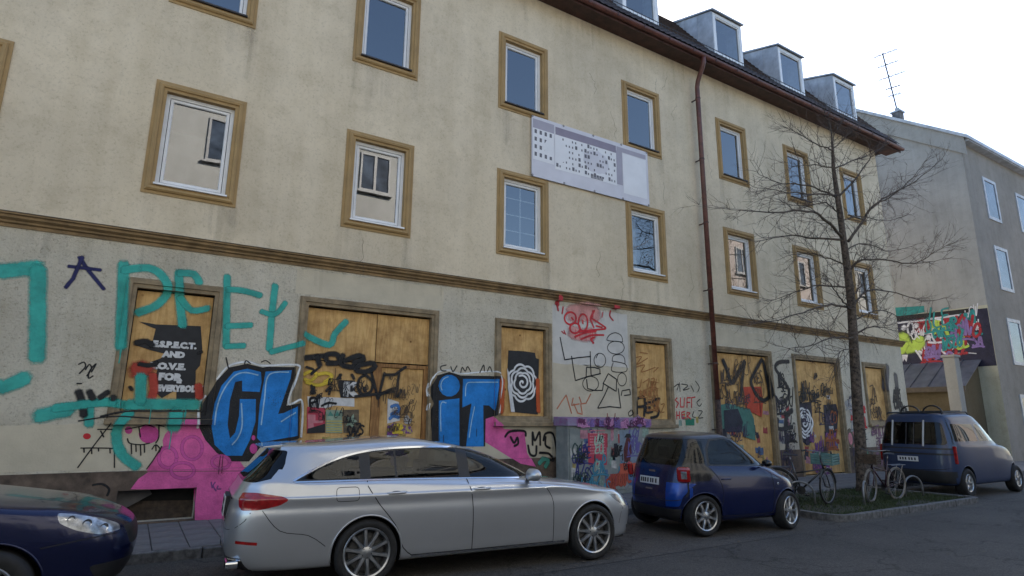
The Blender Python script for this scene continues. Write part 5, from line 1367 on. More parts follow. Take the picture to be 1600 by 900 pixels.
gx(strokes('mural_line', [c9((370, 275), (500, 262), (650, 245)), c9((670, 240), (860, 215), (1060, 188)), c9(*ell(510, 330, 28, 60)), c9(*ell(780, 275, 45, 35)), c9((730, 330), (720, 400), (760, 480), (840, 570)), c9((585, 380), (640, 378), (720, 370)), c9((560, 540), (590, 580), (625, 635)), c9((590, 545), (640, 570), (690, 590)), c9((680, 460), (760, 465), (860, 450))], .09, (.62, .62, .66), 'mural_white', plane=GP, parent=nb, layer=7))
gx(strokes('mural_red', [(.5, c9((600, 270), (640, 300), (700, 310))), (.5, c9((600, 330), (680, 330))), (.3, c9((630, 480), (650, 500))), (.35, c9((790, 470), (850, 480), (980, 460)))], .4, (.32, .02, .03), 'mural_red', plane=GP, parent=nb, layer=4))
gx(strokes('mural_green', [(.55, c9((430, 400), (455, 460), (500, 520), (560, 500), (600, 450))), (.4, c9((455, 470), (415, 545))), (.3, c9((580, 430), (615, 430))), (.15, c9((820, 300), (850, 340), (870, 400)))], .4, (.40, .55, .08), 'mural_lime', plane=GP, parent=nb, layer=8))
gx(strokes('mural_dot', [c9((440, 320), (450, 322)), c9((675, 412), (685, 414)), c9((790, 400), (800, 402)), c9((560, 300), (566, 300))], .28, (.65, .68, .70), 'mural_white', plane=GP, parent=nb, layer=6))
gx(fill('mural_white', [c9((425, 580), (485, 580), (470, 650), (450, 620), (435, 650))], (.6, .58, .64), 'mural_pale', plane=GP, parent=nb, layer=6))

# ================================================================ vehicles
M_TYRE = simple('tyre_rubber', (.014, .014, .015), .8, var=.3, scale=20)
M_RIM = simple('alloy', (.50, .51, .52), .28, metal=.9, var=.1, scale=8)
M_CHROME = simple('chrome', (.75, .76, .78), .12, metal=1.0, var=.03)
M_PLAST = simple('black_trim', (.015, .015, .017), .5, var=.2, scale=10)
M_SEAM = simple('panel_gap', (.010, .010, .012), .8, var=.1)
M_SEAT = simple('seat_fabric', (.035, .034, .036), .85, var=.25, scale=9)
M_LAMPR = simple('tail_lamp_red', (.38, .008, .008), .12, var=.25, scale=14, coat=1.0)
M_LAMPW = simple('lamp_clear', (.42, .44, .47), .18, metal=.5, var=.3, scale=16, coat=1.0)
M_PLATE = simple('plate_white', (.58, .59, .60), .45, var=.06, scale=5)
M_CARGL = glass('car_glass', (.26, .29, .285), 1.48, wave=.0)
M_CARGLM = glass('car_glass_mid', (.16, .18, .18), 1.46, wave=.0)
M_CARGLD = glass('car_glass_dark', (.10, .11, .11), 1.46, wave=.0)
def carpaint(name, col, metal, rough, flake=.06):
    ma = simple(name, col, rough, metal=metal, var=flake, scale=1.4, coat=1.0 if 'silver' in name else .35)
    return ma
def interp(tab, x):
    if isinstance(tab, (int, float)): return tab
    if x <= tab[0][0]: return tab[0][1]
    for (a, b), (c, d) in zip(tab, tab[1:]):
        if x <= c:
            t = (x - a) / (c - a); t = t * t * (3 - 2 * t)
            return b + (d - b) * t
    return tab[-1][1]
def car_shell(loops, nt=112, sub=4):
    """stack of plan contours (superellipses) blended upwards -> full closed body grid"""
    rows = []
    for (xr, xf, wd, nr, nf, zt) in loops:
        row = []
        xm = (xr + xf) / 2; hl = (xf - xr) / 2
        fine = []; N_ = 700
        for k in range(N_ + 1):
            th = math.pi * k / N_            # 0 = front centre, pi = rear centre
            c, s_ = math.cos(th), math.sin(th)
            n = nf if c > 0 else nr
            fine.append((xm + hl * math.copysign(abs(c) ** (2 / n), c), wd * max(0., s_) ** (2 / n)))
        acc = [0.]
        for a, b in zip(fine, fine[1:]): acc.append(acc[-1] + math.hypot(a[0] - b[0], a[1] - b[1]))
        j = 0
        for k in range(nt + 1):
            d = acc[-1] * k / nt
            while j < N_ - 1 and acc[j + 1] < d: j += 1
            t = (d - acc[j]) / max(1e-9, acc[j + 1] - acc[j])
            x = fine[j][0] + (fine[j + 1][0] - fine[j][0]) * t; y = fine[j][1] + (fine[j + 1][1] - fine[j][1]) * t
            row.append(Vector((x, y, interp(zt, x))))
        row[0].y = 0; row[-1].y = 0
        rows.append(row)
    m_ = len(rows); grid = []
    for i in range(m_ - 1):
        for q in range(sub):
            t = q / sub; r_ = []
            for k in range(nt + 1):
                p0, p1, p2, p3 = rows[max(i-1, 0)][k], rows[i][k], rows[i+1][k], rows[min(i+2, m_-1)][k]
                # limited tangents keep the panels from rippling
                m1, m2_ = (p2 - p0) * .5, (p3 - p1) * .5
                L_ = (p2 - p1).length
                if m1.length > 1.5 * L_ > 0: m1 *= 1.5 * L_ / m1.length
                if m2_.length > 1.5 * L_ > 0: m2_ *= 1.5 * L_ / m2_.length
                h00, h10, h01, h11 = 2*t**3-3*t*t+1, t**3-2*t*t+t, -2*t**3+3*t*t, t**3-t*t
                r_.append(p1 * h00 + m1 * h10 + p2 * h01 + m2_ * h11)
            grid.append(r_)
    grid.append(rows[-1])
    bm = bmesh.new()
    L_ = [[bm.verts.new(p) for p in r] for r in grid]
    R_ = [[L_[j][k] if abs(p.y) < 1e-6 else bm.verts.new((p.x, -p.y, p.z)) for k, p in enumerate(r)] for j, r in enumerate(grid)]
    for side, G in ((0, L_), (1, R_)):
        for j in range(len(grid) - 1):
            for k in range(nt):
                vs = [G[j][k], G[j][k+1], G[j+1][k+1], G[j+1][k]]
                if side: vs = vs[::-1]
                vs2 = []
                for v in vs:
                    if v not in vs2: vs2.append(v)
                if len(vs2) >= 3:
                    try: bm.faces.new(vs2)
                    except ValueError: pass
    bmesh.ops.remove_doubles(bm, verts=bm.verts, dist=1e-5)
    bmesh.ops.recalc_face_normals(bm, faces=bm.faces)
    return bm
def inside(poly, u, v):
    c = False; j = len(poly) - 1
    for i in range(len(poly)):
        (a, b), (c_, d) = poly[i], poly[j]
        if (b > v) != (d > v) and u < (c_ - a) * (v - b) / (d - b) + a: c = not c
        j = i
    return c
def cut(bm, lay, poly, pid, axis, cond, only=None, lim0=None):
    """cut faces along a polygon seen along an axis and give the inside a part number"""
    ax = (0, 2) if axis == 'y' else (1, 2)
    us = [p[0] for p in poly]; vs = [p[1] for p in poly]
    bb = (min(us) - .01, max(us) + .01, min(vs) - .01, max(vs) + .01)
    def over(f, b):
        cu = [v.co[ax[0]] for v in f.verts]; cv = [v.co[ax[1]] for v in f.verts]
        return not (max(cu) < b[0] or min(cu) > b[1] or max(cv) < b[2] or min(cv) > b[3])
    ci, lim = (1, .18) if axis == 'y' else (0, .28)
    if lim0 is not None: lim = lim0
    cand = [f for f in bm.faces if over(f, bb) and abs(f.normal[ci]) > lim and cond(f.calc_center_median())]
    n = len(poly)
    for i in range(n):
        a, b = poly[i], poly[(i + 1) % n]
        du, dv = b[0] - a[0], b[1] - a[1]
        if abs(du) + abs(dv) < 1e-7: continue
        sb = (min(a[0], b[0]) - .004, max(a[0], b[0]) + .004, min(a[1], b[1]) - .004, max(a[1], b[1]) + .004)
        fs = [f for f in cand if f.is_valid and over(f, sb)]
        if not fs: continue
        co = [0, 0, 0]; no = [0, 0, 0]
        co[ax[0]], co[ax[1]] = a; no[ax[0]], no[ax[1]] = -dv, du
        fset = set(fs); es = {e for f in fs for e in f.edges}; vv = {v for f in fs for v in f.verts}
        r = bmesh.ops.bisect_plane(bm, geom=list(vv) + list(es) + fs, plane_co=co, plane_no=no, dist=1e-5)
        new = [g_ for g_ in r['geom'] if isinstance(g_, bmesh.types.BMFace) and g_.is_valid]
        cand = [f for f in cand if f.is_valid and f not in fset] + new
        cand = list(dict.fromkeys(cand))
    for f in cand:
        if not f.is_valid: continue
        c = f.calc_center_median()
        if (only is None or f[lay] in only) and inside(poly, c[ax[0]], c[ax[1]]): f[lay] = pid
def rpoly(poly, r=.03, n=3):
    """round the corners of a polygon"""
    out = []; m_ = len(poly)
    for i in range(m_):
        p0, p1, p2 = Vector(poly[i-1]), Vector(poly[i]), Vector(poly[(i+1) % m_])
        a, b = p0 - p1, p2 - p1
        ra = min(r, a.length * .45, b.length * .45)
        A, B = p1 + a.normalized() * ra, p1 + b.normalized() * ra
        for k in range(n + 1):
            t = k / n; out.append(tuple(A * (1 - t) ** 2 + p1 * 2 * t * (1 - t) + B * t * t))
    return out
def build_car(root, loops, paintm, parts, arches, seams, R, wheel_y, nspoke, rimr, sub=4, nt=112, glassm=None, rimm=None, steer=0.):
    """parts: (name, axis, polygon, material, condition, parent name or None)"""
    bm = car_shell(loops, nt, sub)
    ref = bm.copy(); ref.normal_update()
    rv = [v.co.copy() for v in ref.verts]; ref.verts.ensure_lookup_table()
    rn = [v.normal.copy() for v in ref.verts]
    ref.faces.ensure_lookup_table()
    bvh = BVHTree.FromBMesh(ref)
    fverts = [[v.index for v in f.verts] for f in ref.faces]
    ref.free()
    lay = bm.faces.layers.int.new('part')
    ids = {0: ('body', paintm, None)}
    for i, (name, axis, poly, mat, cond, par) in enumerate(parts):
        ids[i + 1] = (name, mat, par)
        cut(bm, lay, poly, i + 1, axis, cond, lim0=-1 if name == 'roof' else None)
    for (x, r_) in arches:
        poly = [(x + r_ * math.cos(a), R + r_ * math.sin(a)) for a in [2 * math.pi * k / 36 for k in range(36)]]
        cut(bm, lay, poly, 999, 'y', lambda c: abs(c.y) > .45)
    bmesh.ops.delete(bm, geom=[f for f in bm.faces if f[lay] == 999], context='FACES')
    made = {}
    for pid in sorted(ids):
        name, mat, par = ids[pid]
        fs = [f for f in bm.faces if f[lay] == pid]
        if not fs: continue
        vid, vs, F = {}, [], []
        for f in fs:
            idx = []
            for v in f.verts:
                if v.index < 0 or v not in vid: vid[v] = len(vs); vs.append(v.co.copy())
                idx.append(vid[v])
            F.append(idx)
        me = bpy.data.meshes.new(name); me.from_pydata(vs, [], F); me.update(); me.shade_smooth()
        nr_ = []
        for p in vs:
            loc, nn, fi, d = bvh.find_nearest(p)
            ii = fverts[fi]; acc = Vector((0, 0, 0))
            for q in ii: acc += rn[q] / ((rv[q] - p).length + 1e-4)
            nr_.append(acc.normalized())
        try: me.normals_split_custom_set_from_vertices(nr_)
        except Exception: pass
        made.setdefault(name, [])
        parent = made[par][-1] if par and par in made else (root if pid == 0 or not par else root)
        o = obj(name, me, mat, parent)
        made[name].append(o)
    body = made['body'][0]
    bm.free()
    def proj(x, z, side):
        h = bvh.ray_cast(Vector((x, side * 3, z)), Vector((0, -side, 0)))
        return h[0]
    def projx(y, z, d):
        h = bvh.ray_cast(Vector((d * 8, y, z)), Vector((-d, 0, 0)))
        return h[0]
    # panel gaps and bright strips, lying on the surface
    for (name, axis, line, wd, mat, sides) in seams:
        for sd_ in sides:
            P = cr2d(line, .06) if len(line) > 2 else [Vector(line[0]).lerp(Vector(line[1]), k / 8) for k in range(9)]
            b = MB(); prev = None; n = len(P)
            for i in range(n):
                t = P[min(i+1, n-1)] - P[max(i-1, 0)]
                if t.length < 1e-7: continue
                t.normalize(); nn = Vector((-t.y, t.x)) * wd * .5
                q = []
                for s_ in (-1, 1):
                    u = P[i] + nn * s_
                    h = proj(u.x, u.y, sd_) if axis == 'y' else projx(u.x, u.y, sd_)
                    if h is None: q = None; break
                    off = Vector((0, sd_, 0)) if axis == 'y' else Vector((sd_, 0, 0))
                    q.append(h + off * (.0022 if mat is M_SEAM else .006))
                if q and prev: b.quad(prev[0], prev[1], q[1], q[0])
                prev = q
            if b.f: b.build(name, mat, body, fix=False)
    # underside
    zb = loops[0][5] if isinstance(loops[0][5], (int, float)) else min(z for _, z in loops[0][5])
    b = MB(); x0, x1, wd = loops[0][0], loops[0][1], loops[0][2]
    b.box(x0 + .1, x1 - .1, -wd + .12, wd - .12, zb - .01, zb + .05); b.build('underbody', M_PLAST, root)
    # wheels and arch liners
    first = None
    for wi, (x, r_) in enumerate(arches):
        for sd_ in (-1, 1):
            b = MB(); n = 20; yi, yo = .40, interp(wheel_y, x) - .01
            for k in range(n):
                a, a2 = -.35 + (math.pi + .7) * k / n, -.35 + (math.pi + .7) * (k + 1) / n
                p = [(x + (r_ - .004) * math.cos(t), sd_ * y, R + (r_ - .004) * math.sin(t)) for t, y in ((a, yi), (a2, yi), (a2, yo), (a, yo))]
                for q_, t in ((2, a2), (3, a)):
                    h = proj(p[q_][0], max(p[q_][2], zb + .04), sd_)
                    ym = abs(h.y) - .025 if h is not None else yi + .05
                    p[q_] = (p[q_][0], sd_ * max(yi + .02, min(yo, ym)), max(p[q_][2], zb))
                p[0] = (p[0][0], p[0][1], max(p[0][2], zb)); p[1] = (p[1][0], p[1][1], max(p[1][2], zb))
                b.quad(*p)
                b.add([(x, sd_ * yi, R), p[0], p[1]], [(0, 1, 2)])
            b.build('wheel_arch_liner', M_PLAST, root, fix=False)
            # rolled arch lip
            path = []
            for k in range(33):
                a = -.30 + (math.pi + .6) * k / 32
                q = (x + r_ * math.cos(a), R + r_ * math.sin(a)); h = proj(q[0], q[1], sd_)
                if h is not None and q[1] > zb + .03: path.append(Vector((q[0], h.y - sd_ * .004, q[1])))
            if len(path) > 3: b = MB(); b.tube(path, .011, 5); b.build('arch_lip', paintm, root, smooth=True)
            wh = empty_wheel(root, R, rimr, nspoke, rimm or M_RIM) if first is None else copy_tree(first, root)
            first = first or wh
            wh.location = (x, sd_ * (wheel_y if isinstance(wheel_y, (int, float)) else interp(wheel_y, x)), R)
            wh.rotation_euler = (0, rnd.uniform(0, 1), (math.pi if sd_ > 0 else 0) + (steer if wi == 1 else 0))
            wh.rotation_mode = 'ZYX' if False else 'XYZ'
    return made, proj, projx, body
def empty_wheel(root, R, rr, ns, rimm):
    """wheel with outer face at local y=0, facing -y"""
    b = MB(); b.lathe([(rr * .35, .16), (rr * .92, .16), (rr * .92, .10), (.09, .10)], 28); wh = b.build('wheel', M_PLAST, root, smooth=False)
    b = MB(); b.lathe([(rr, .005), (rr + .012, -.004), (rr + (R - rr) * .5, -.016), (R - .022, -.008), (R - .004, .018), (R, .05), (R, .17), (R - .01, .20), (rr + .01, .21), (rr, .19)], 44); b.build('tyre', M_TYRE, wh, smooth=True)
    b = MB(); b.lathe([(rr + .002, .004), (rr - .006, -.004), (rr - .022, .004), (rr - .030, .035), (rr - .035, .15)], 44)
    for k in range(ns):
        a = 2 * math.pi * k / ns
        w0, w1 = .030, .020 + .10 / ns
        for (r0, r1, y0, y1, wa, wb) in ((.05, rr * .55, .012, .006, w1 * .9, w0 * .62), (rr * .55, rr - .018, .006, .010, w0 * .62, w0 * .80)):
            ca, sa = math.cos(a), math.sin(a)
            def P(r, t, y): return (r * ca - t * sa, y, r * sa + t * ca)
            b.add([P(r0, -wa, y0 + .014), P(r0, -wa * .6, y0), P(r0, wa * .6, y0), P(r0, wa, y0 + .014), P(r1, -wb, y1 + .014), P(r1, -wb * .6, y1), P(r1, wb * .6, y1), P(r1, wb, y1 + .014),
                   P(r0, -wa, y0 + .045), P(r0, wa, y0 + .045), P(r1, -wb, y1 + .045), P(r1, wb, y1 + .045)],
                  [(0, 4, 5, 1), (1, 5, 6, 2), (2, 6, 7, 3), (8, 10, 4, 0), (3, 7, 11, 9)])
    b.lathe([(.001, .000), (.032, .002), (.062, .012), (.066, .05)], 20)
    ri = b.build('rim', rimm, wh, fix=True); smooth_angle(ri, 40)
    b = MB()
    for k in range(5):
        a = 2 * math.pi * k / 5; b.lathe([(.001, .006), (.009, .008), (.009, .02)], 6, (.048 * math.cos(a), 0, .048 * math.sin(a)))
    b.build('wheel_bolt', M_PLAST, wh)
    b = MB(); b.lathe([(.03, .075), (rr * .74, .075), (rr * .74, .09)], 28); b.build('brake_disc', simple('brake_steel', (.10, .10, .10), .5, metal=.7), wh)
    return wh
def seat(root, x, y, zb, w_=.5, rear=False):
    b = MB(); b.box(x - .25, x + .25, y - w_ / 2, y + w_ / 2, zb, zb + .16); s_ = b.build('seat', M_SEAT, root, bevel=.05)
    b = MB(); b.add([(xx, yy, zz) for yy in (y - w_ / 2 + .03, y + w_ / 2 - .03) for xx, zz in ((x - .20, zb + .12), (x - .06, zb + .12), (x - .26, zb + .62), (x - .36, zb + .62))], [(0, 1, 2, 3), (4, 5, 6, 7), (0, 1, 5, 4), (1, 2, 6, 5), (2, 3, 7, 6), (3, 0, 4, 7)])
    b.build('backrest', M_SEAT, s_, bevel=.04)
    b = MB(); b.box(x - .38, x - .28, y - .13, y + .13, zb + .66, zb + .84); b.build('headrest', M_SEAT, s_, bevel=.035)
def steering(root, x, y, z):
    b = MB(); b.tube([(x + .05 * math.cos(a), y + .18 * math.sin(a), z + .17 * math.cos(a)) for a in [2 * math.pi * k / 20 for k in range(21)]], .014, 6); b.tube([(x, y - .17, z), (x, y + .17, z)], .012, 5); b.tube([(x, y, z), (x + .3, y, z - .1)], .02, 5)
    b.build('steering_wheel', M_PLAST, root)
NEARFAR = (-1, 1)
side_r = lambda c: c.y < -.25
side_l = lambda c: c.y > .25
def both(name, poly, mat, par=None):
    return [(name, 'y', poly, mat, side_r, par), (name, 'y', poly, mat, side_l, par)]
def plate(root, x, z, w_, h_, rz, tilt, marks, name='number_plate', y=0):
    b = MB(); b.box(-.008, .004, -w_ / 2, w_ / 2, -h_ / 2, h_ / 2); o = b.build(name, M_PLATE, root, bevel=.003); o.location = (x, y, z); o.rotation_euler = (0, tilt, rz)
    b = MB(); sgn = -1
    for (u0, u1, v0, v1) in marks: b.quad((-.0095, u0, v0), (-.0095, u1, v0), (-.0095, u1, v1), (-.0095, u0, v1))
    b.build('plate_marks', M_PLAST, o, fix=False)
    return o

# ---------------------------------------------------------------- silver estate car
YW = math.radians(-5)
est = empty('estate_car', (2.41, 7.54, 0), YW)
tag(est, 'silver estate car parked along the kerb in front of the graffiti wall', 'car', 'cars parked along the kerb')
P_SIL = carpaint('silver_paint', (.49, .505, .53), .65, .30, .03)
LO = [(-1.2, 3.66, .80, 6, 5.3, .215),
      (-1.31, 3.74, .870, 6, 5.0, .25),
      (-1.39, 3.80, .895, 6, 4.7, .40),
      (-1.4, 3.81, .915, 6, 4.7, [(-1.2, .60), (3.8, .56)]),
      (-1.385, 3.77, .922, 6, 4.7, [(-1.2, .76), (2.4, .72), (3.8, .66)]),
      (-1.37, 3.72, .914, 6, 4.7, [(-1.2, .84), (2.3, .84), (3.3, .79), (3.7, .72)]),
      (-1.36, 3.64, .924, 6, 4.7, [(-1.2, .925), (2.3, .92), (3.3, .83), (3.6, .775)]),
      (-1.35, 3.61, .909, 6, 4.7, [(-1.2, .948), (2.3, .942), (3.3, .845), (3.6, .79)]),
      (-1.31, 3.30, .885, 6, 4.7, [(-1.1, 1.01), (1.8, .985), (2.6, .945), (3.3, .87)]),
      (-1.28, 2.75, .860, 6, 5.0, [(-1.1, 1.07), (-.5, 1.055), (2.0, 1.0), (2.75, .96)]),
      (-1.25, 2.28, .830, 6, 5.6, [(-1.05, 1.11), (-.5, 1.085), (1.6, 1.045), (2.28, 1.02)]),
      (-1.15, 2.00, .765, 5.5, 6.2, [(-1.0, 1.21), (2.0, 1.14)]),
      (-1.05, 1.66, .700, 5.5, 6.5, [(-.9, 1.32), (1.66, 1.29)]),
      (-0.985, 1.40, .650, 5.5, 6.5, [(-.87, 1.40), (.6, 1.425), (1.40, 1.375)]),
      (-0.985, 1.20, .595, 5.5, 6.5, [(-.88, 1.445), (.6, 1.485), (1.2, 1.43)]),
      (-0.93, 1.02, .48, 5.5, 6.2, [(-.84, 1.462), (.5, 1.52), (1.02, 1.465)]),
      (-0.8, .86, .28, 5, 5.6, [(-.72, 1.474), (.5, 1.535), (.86, 1.49)]),
      (-0.66, .74, .002, 4.5, 5.0, [(-.6, 1.48), (.5, 1.54), (.74, 1.505)])]
dlo = [(-.76, 1.100), (-.62, 1.17), (-.46, 1.245), (-.26, 1.312), (-.02, 1.362), (.30, 1.392), (.70, 1.402), (1.05, 1.395), (1.30, 1.365), (1.56, 1.28), (1.80, 1.175), (1.99, 1.085), (2.04, 1.052)]
bot = [(2.04, 1.048), (1.2, 1.072), (.2, 1.092), (-.70, 1.098)]
def up_to(x0, x1, inset=.0):
    """slice of the window outline between x0 and x1"""
    def topz(x):
        for (a, b), (c, d) in zip(dlo, dlo[1:]):
            if a <= x <= c: return b + (d - b) * (x - a) / (c - a)
        return dlo[-1][1]
    def botz(x): return interp([(-.76, 1.102), (.2, 1.092), (1.2, 1.072), (2.04, 1.048)], x)
    xs_ = [x0] + [a for a, b in dlo if x0 < a < x1] + [x1]
    return [(x, topz(x) - inset) for x in xs_] + [(x, botz(x) + .006) for x in reversed(xs_) if topz(x) - botz(x) > .004]
doorR = rpoly([(.52, .27), (.40, .36), (.33, .55), (.10, .84), (-.02, 1.02), (-.02, 1.10), (.02, 1.36), (.3, 1.396), (1.14, 1.40), (1.16, 1.07), (1.22, .8), (1.23, .27)], .04)
doorF = rpoly([(1.23, .27), (1.22, .8), (1.16, 1.07), (1.14, 1.40), (1.35, 1.365), (1.60, 1.27), (1.84, 1.165), (2.10, 1.04), (2.30, .80), (2.33, .27)], .03)
tl_side = rpoly([(-1.15, .992), (-.90, .955), (-.83, .92), (-.92, .865), (-1.10, .825), (-1.28, .815), (-1.28, .99)], .03)
tl_rear = rpoly([(.64, .972), (.97, .995), (.97, .815), (.68, .835)], .03)
parts = []
parts += both('door', doorR, P_SIL) + both('door', doorF, P_SIL)
trimp = [(-.79, 1.095)] + [(a, b + .016) for a, b in dlo] + [(2.08, 1.036), (1.2, 1.058), (.2, 1.078), (-.7, 1.084)]
parts += both('window_surround', trimp, M_PLAST)
parts += both('quarter_window', rpoly(up_to(-.74, -.10), .02), M_CARGL) + both('side_window', rpoly(up_to(.02, .30), .015), M_CARGL) + both('side_window', rpoly(up_to(.325, 1.08), .015), M_CARGL) + both('side_window', rpoly(up_to(1.22, 1.98), .015), M_CARGL)
rearc = lambda c: c.x < -.72
parts += [('tailgate', 'x', rpoly([(-.62, 1.43), (.62, 1.43), (.80, 1.05), (.80, .72), (.60, .62), (-.60, .62), (-.80, .72), (-.80, 1.05)], .05), P_SIL, rearc, None)]
parts += [('rear_window', 'x', rpoly([(-.57, 1.40), (.57, 1.40), (.76, 1.13), (.71, 1.085), (-.71, 1.085), (-.76, 1.13)], .03), M_CARGLD, rearc, None)]
frontc = lambda c: c.x > .9 and c.z > 1.0
parts += [('windscreen', 'x', rpoly([(-.60, 1.42), (.60, 1.42), (.76, 1.08), (.70, 1.035), (-.70, 1.035), (-.76, 1.08)], .03), M_CARGL, frontc, None)]
parts += [('tail_light', 'y', tl_side, M_LAMPR, lambda c: c.y < -.3 and c.x < -.6, None), ('tail_light', 'y', tl_side, M_LAMPR, lambda c: c.y > .3 and c.x < -.6, None)]
parts += [('tail_light', 'x', tl_rear, M_LAMPR, lambda c: c.x < -1.10 and c.z < 1.1 and .3 < c.y < 1, None), ('tail_light', 'x', [(-a, b) for a, b in tl_rear][::-1], M_LAMPR, lambda c: c.x < -1.10 and -1 < c.y < -.3, None)]
hl = rpoly([(3.22, .79), (3.42, .77), (3.62, .70), (3.66, .60), (3.55, .60), (3.35, .70)], .02)
parts += [('headlight', 'y', hl, M_LAMPW, lambda c: c.y < -.3 and c.x > 3, None), ('headlight', 'y', hl, M_LAMPW, lambda c: c.y > .3 and c.x > 3, None)]
parts += [('rear_bumper', 'x', [(-.72, .23), (.72, .23), (.72, .36), (-.72, .36)], M_PLAST, lambda c: c.x < -1.0, None)]
parts += [('grille', 'x', rpoly([(-.42, .68), (.42, .68), (.36, .42), (-.36, .42)], .04), M_PLAST, lambda c: c.x > 3.5, None), ('air_intake', 'x', rpoly([(-.7, .36), (.7, .36), (.62, .26), (-.62, .26)], .03), M_PLAST, lambda c: c.x > 3.4, None)]
parts += both('reflector', rpoly([(-1.30, .50), (-1.10, .485), (-1.10, .515), (-1.30, .53)], .008), M_LAMPR)
seams = []
seams += [('panel_gap', 'y', doorR[:0] + [(.50, .275), (.40, .36), (.33, .55), (.22, .70), (.10, .84), (-.02, 1.02), (-.025, 1.08)], .010, M_SEAM, NEARFAR),
          ('panel_gap', 'y', [(1.23, .275), (1.225, .6), (1.21, .85), (1.165, 1.06)], .010, M_SEAM, NEARFAR),
          ('panel_gap', 'y', [(2.33, .275), (2.325, .55), (2.30, .80), (2.14, 1.0)], .008, M_SEAM, NEARFAR),
          ('panel_gap', 'y', [(.50, .275), (1.4, .272), (2.33, .272)], .008, M_SEAM, NEARFAR),
          ('window_chrome', 'y', [(-.80, 1.098)] + [(a, b + .022) for a, b in dlo], .020, M_CHROME, NEARFAR),
          ('window_chrome', 'y', [(-.78, 1.088), (.2, 1.082), (1.2, 1.062), (2.08, 1.036)], .014, M_CHROME, NEARFAR),
          ('sill_strip', 'y', [(.50, .262), (1.4, .258), (2.5, .262)], .022, M_CHROME, NEARFAR),
          ('panel_gap', 'y', rpoly([(-.36, .88), (-.12, .88), (-.12, 1.02), (-.36, 1.02)], .04)[:] + [(-.36, .92)], .006, M_SEAM, (-1,)),
          ('panel_gap', 'y', [(-.80, .92), (-.62, .88), (-.45, .75)], .001, M_SEAM, ()),
          ('panel_gap', 'y', [(-1.08, .82), (-.90, .62), (-.62, .56), (-.44, .44)], .007, M_SEAM, NEARFAR),
          ('panel_gap', 'x', [(-.78, .80), (-.76, .72), (-.60, .625), (0, .62), (.60, .625), (.76, .72), (.78, .80)], .005, M_SEAM, (-1,)),
          ('bumper_chrome', 'x', [(-.72, .34), (0, .335), (.72, .34)], .016, M_CHROME, (-1,)),
          ('tailgate_chrome', 'x', [(-.5, .915), (0, .92), (.5, .915)], .014, M_CHROME, (-1,)),
          ('panel_gap', 'y', [(3.50, .60), (3.45, .52), (3.42, .40)], .006, M_SEAM, NEARFAR)]
made, prj, prjx, body = build_car(est, LO, P_SIL, parts, [(0.0, .385), (2.94, .385)], seams, .340, [(-1, .905), (0, .905), (2.94, .895)], 10, .256)
# handles
for sd_ in NEARFAR:
    for x in (.30, 1.34):
        h = prj(x, .945, sd_)
        if h:
            b = MB(); b.tube([(x - .11, h.y - sd_ * .004, .940), (x - .08, h.y + sd_ * .024, .943), (x, h.y + sd_ * .033, .945), (x + .08, h.y + sd_ * .024, .946), (x + .11, h.y - sd_ * .004, .946)], [.010, .013, .014, .013, .010], 8); b.build('door_handle', P_SIL, body, smooth=True)
            b = MB(); b.lathe([(.001, -.001), (.055, .0015), (.06, .004)], 16); o = b.build('handle_cup', M_PLAST, body); o.location = (x - .01, h.y + sd_ * .0015, .938); o.rotation_euler = (0, 0, 0 if sd_ < 0 else math.pi); o.scale = (1.2, .3, .42)
    # door mirror
    mr = MB(); mr.lathe([(.001, -.115), (.04, -.11), (.075, -.07), (.085, 0), (.082, .05), (.06, .075), (.001, .08)], 14)
    o = mr.build('mirror', P_SIL, body, smooth=True); o.location = (1.98, sd_ * 1.00, 1.085); o.scale = (.85, 1.12, .92); o.rotation_euler = (0, 0, sd_ * -.2)
    b = MB(); b.tube([(2.0, sd_ * .83, 1.03), (1.99, sd_ * .93, 1.035)], .030, 6); b.build('mirror_arm', M_PLAST, body, smooth=True)
    b = MB(); b.lathe([(.001, 0), (.07, 0), (.07, .008)], 14); o = b.build('mirror_base', M_PLAST, body); o.location = (1.98, sd_ * 1.0, 1.032); o.rotation_euler = (math.pi / 2, 0, 0); o.scale = (.9, .2, 1.2)
    # tail pipe
    b = MB(); b.box(-1.375, -1.25, sd_ * .60 - .13, sd_ * .60 + .13, .265, .335); b.build('tail_pipe', M_CHROME, body, bevel=.02)
    b = MB(); b.box(-1.3775, -1.3755, sd_ * .60 - .10, sd_ * .60 + .10, .28, .322); b.build('tail_pipe_mouth', M_PLAST, body)
sp = MB(); sp.add([(x, y, z) for y in (-.50, -.3, 0, .3, .50) for x, z in ((-.90, 1.462), (-1.10, 1.440), (-1.11, 1.425), (-.92, 1.425))], [(k * 4 + j, (k + 1) * 4 + j, (k + 1) * 4 + (j + 1) % 4, k * 4 + (j + 1) % 4) for k in range(4) for j in range(4)] + [(0, 1, 2, 3), (16, 17, 18, 19)])
sp.build('roof_spoiler', P_SIL, body, bevel=.006)
mk = [(u, u + .036, v, v + .06) for v in (-.08, .015) for u in (-.125, -.07, -.01, .045, .095)]
plate(est, -1.408, .80, .34, .20, 0, .05, mk)
b = MB(); b.box(-1.398, -1.36, -.24, .24, .69, .915); b.build('plate_recess', M_PLAST, body)
for y in (-.38, .38): seat(est, 1.05, y, .42); seat(est, .15, y * .9, .45, .56)
steering(est, 1.62, .38, .98)
b = MB(); b.box(1.72, 2.15, -.70, .70, .70, 1.0); b.build('dashboard', M_SEAT, est, bevel=.05)
b = MB(); b.box(-.95, -.30, -.62, .62, .55, .98); b.build('load_cover', M_SEAT, est, bevel=.03)
b = MB(); b.tube([(1.45, 0, 1.36), (1.47, 0, 1.30)], .01, 5); b.box(1.44, 1.46, -.12, .12, 1.25, 1.31); b.build('rear_view_mirror', M_PLAST, est)

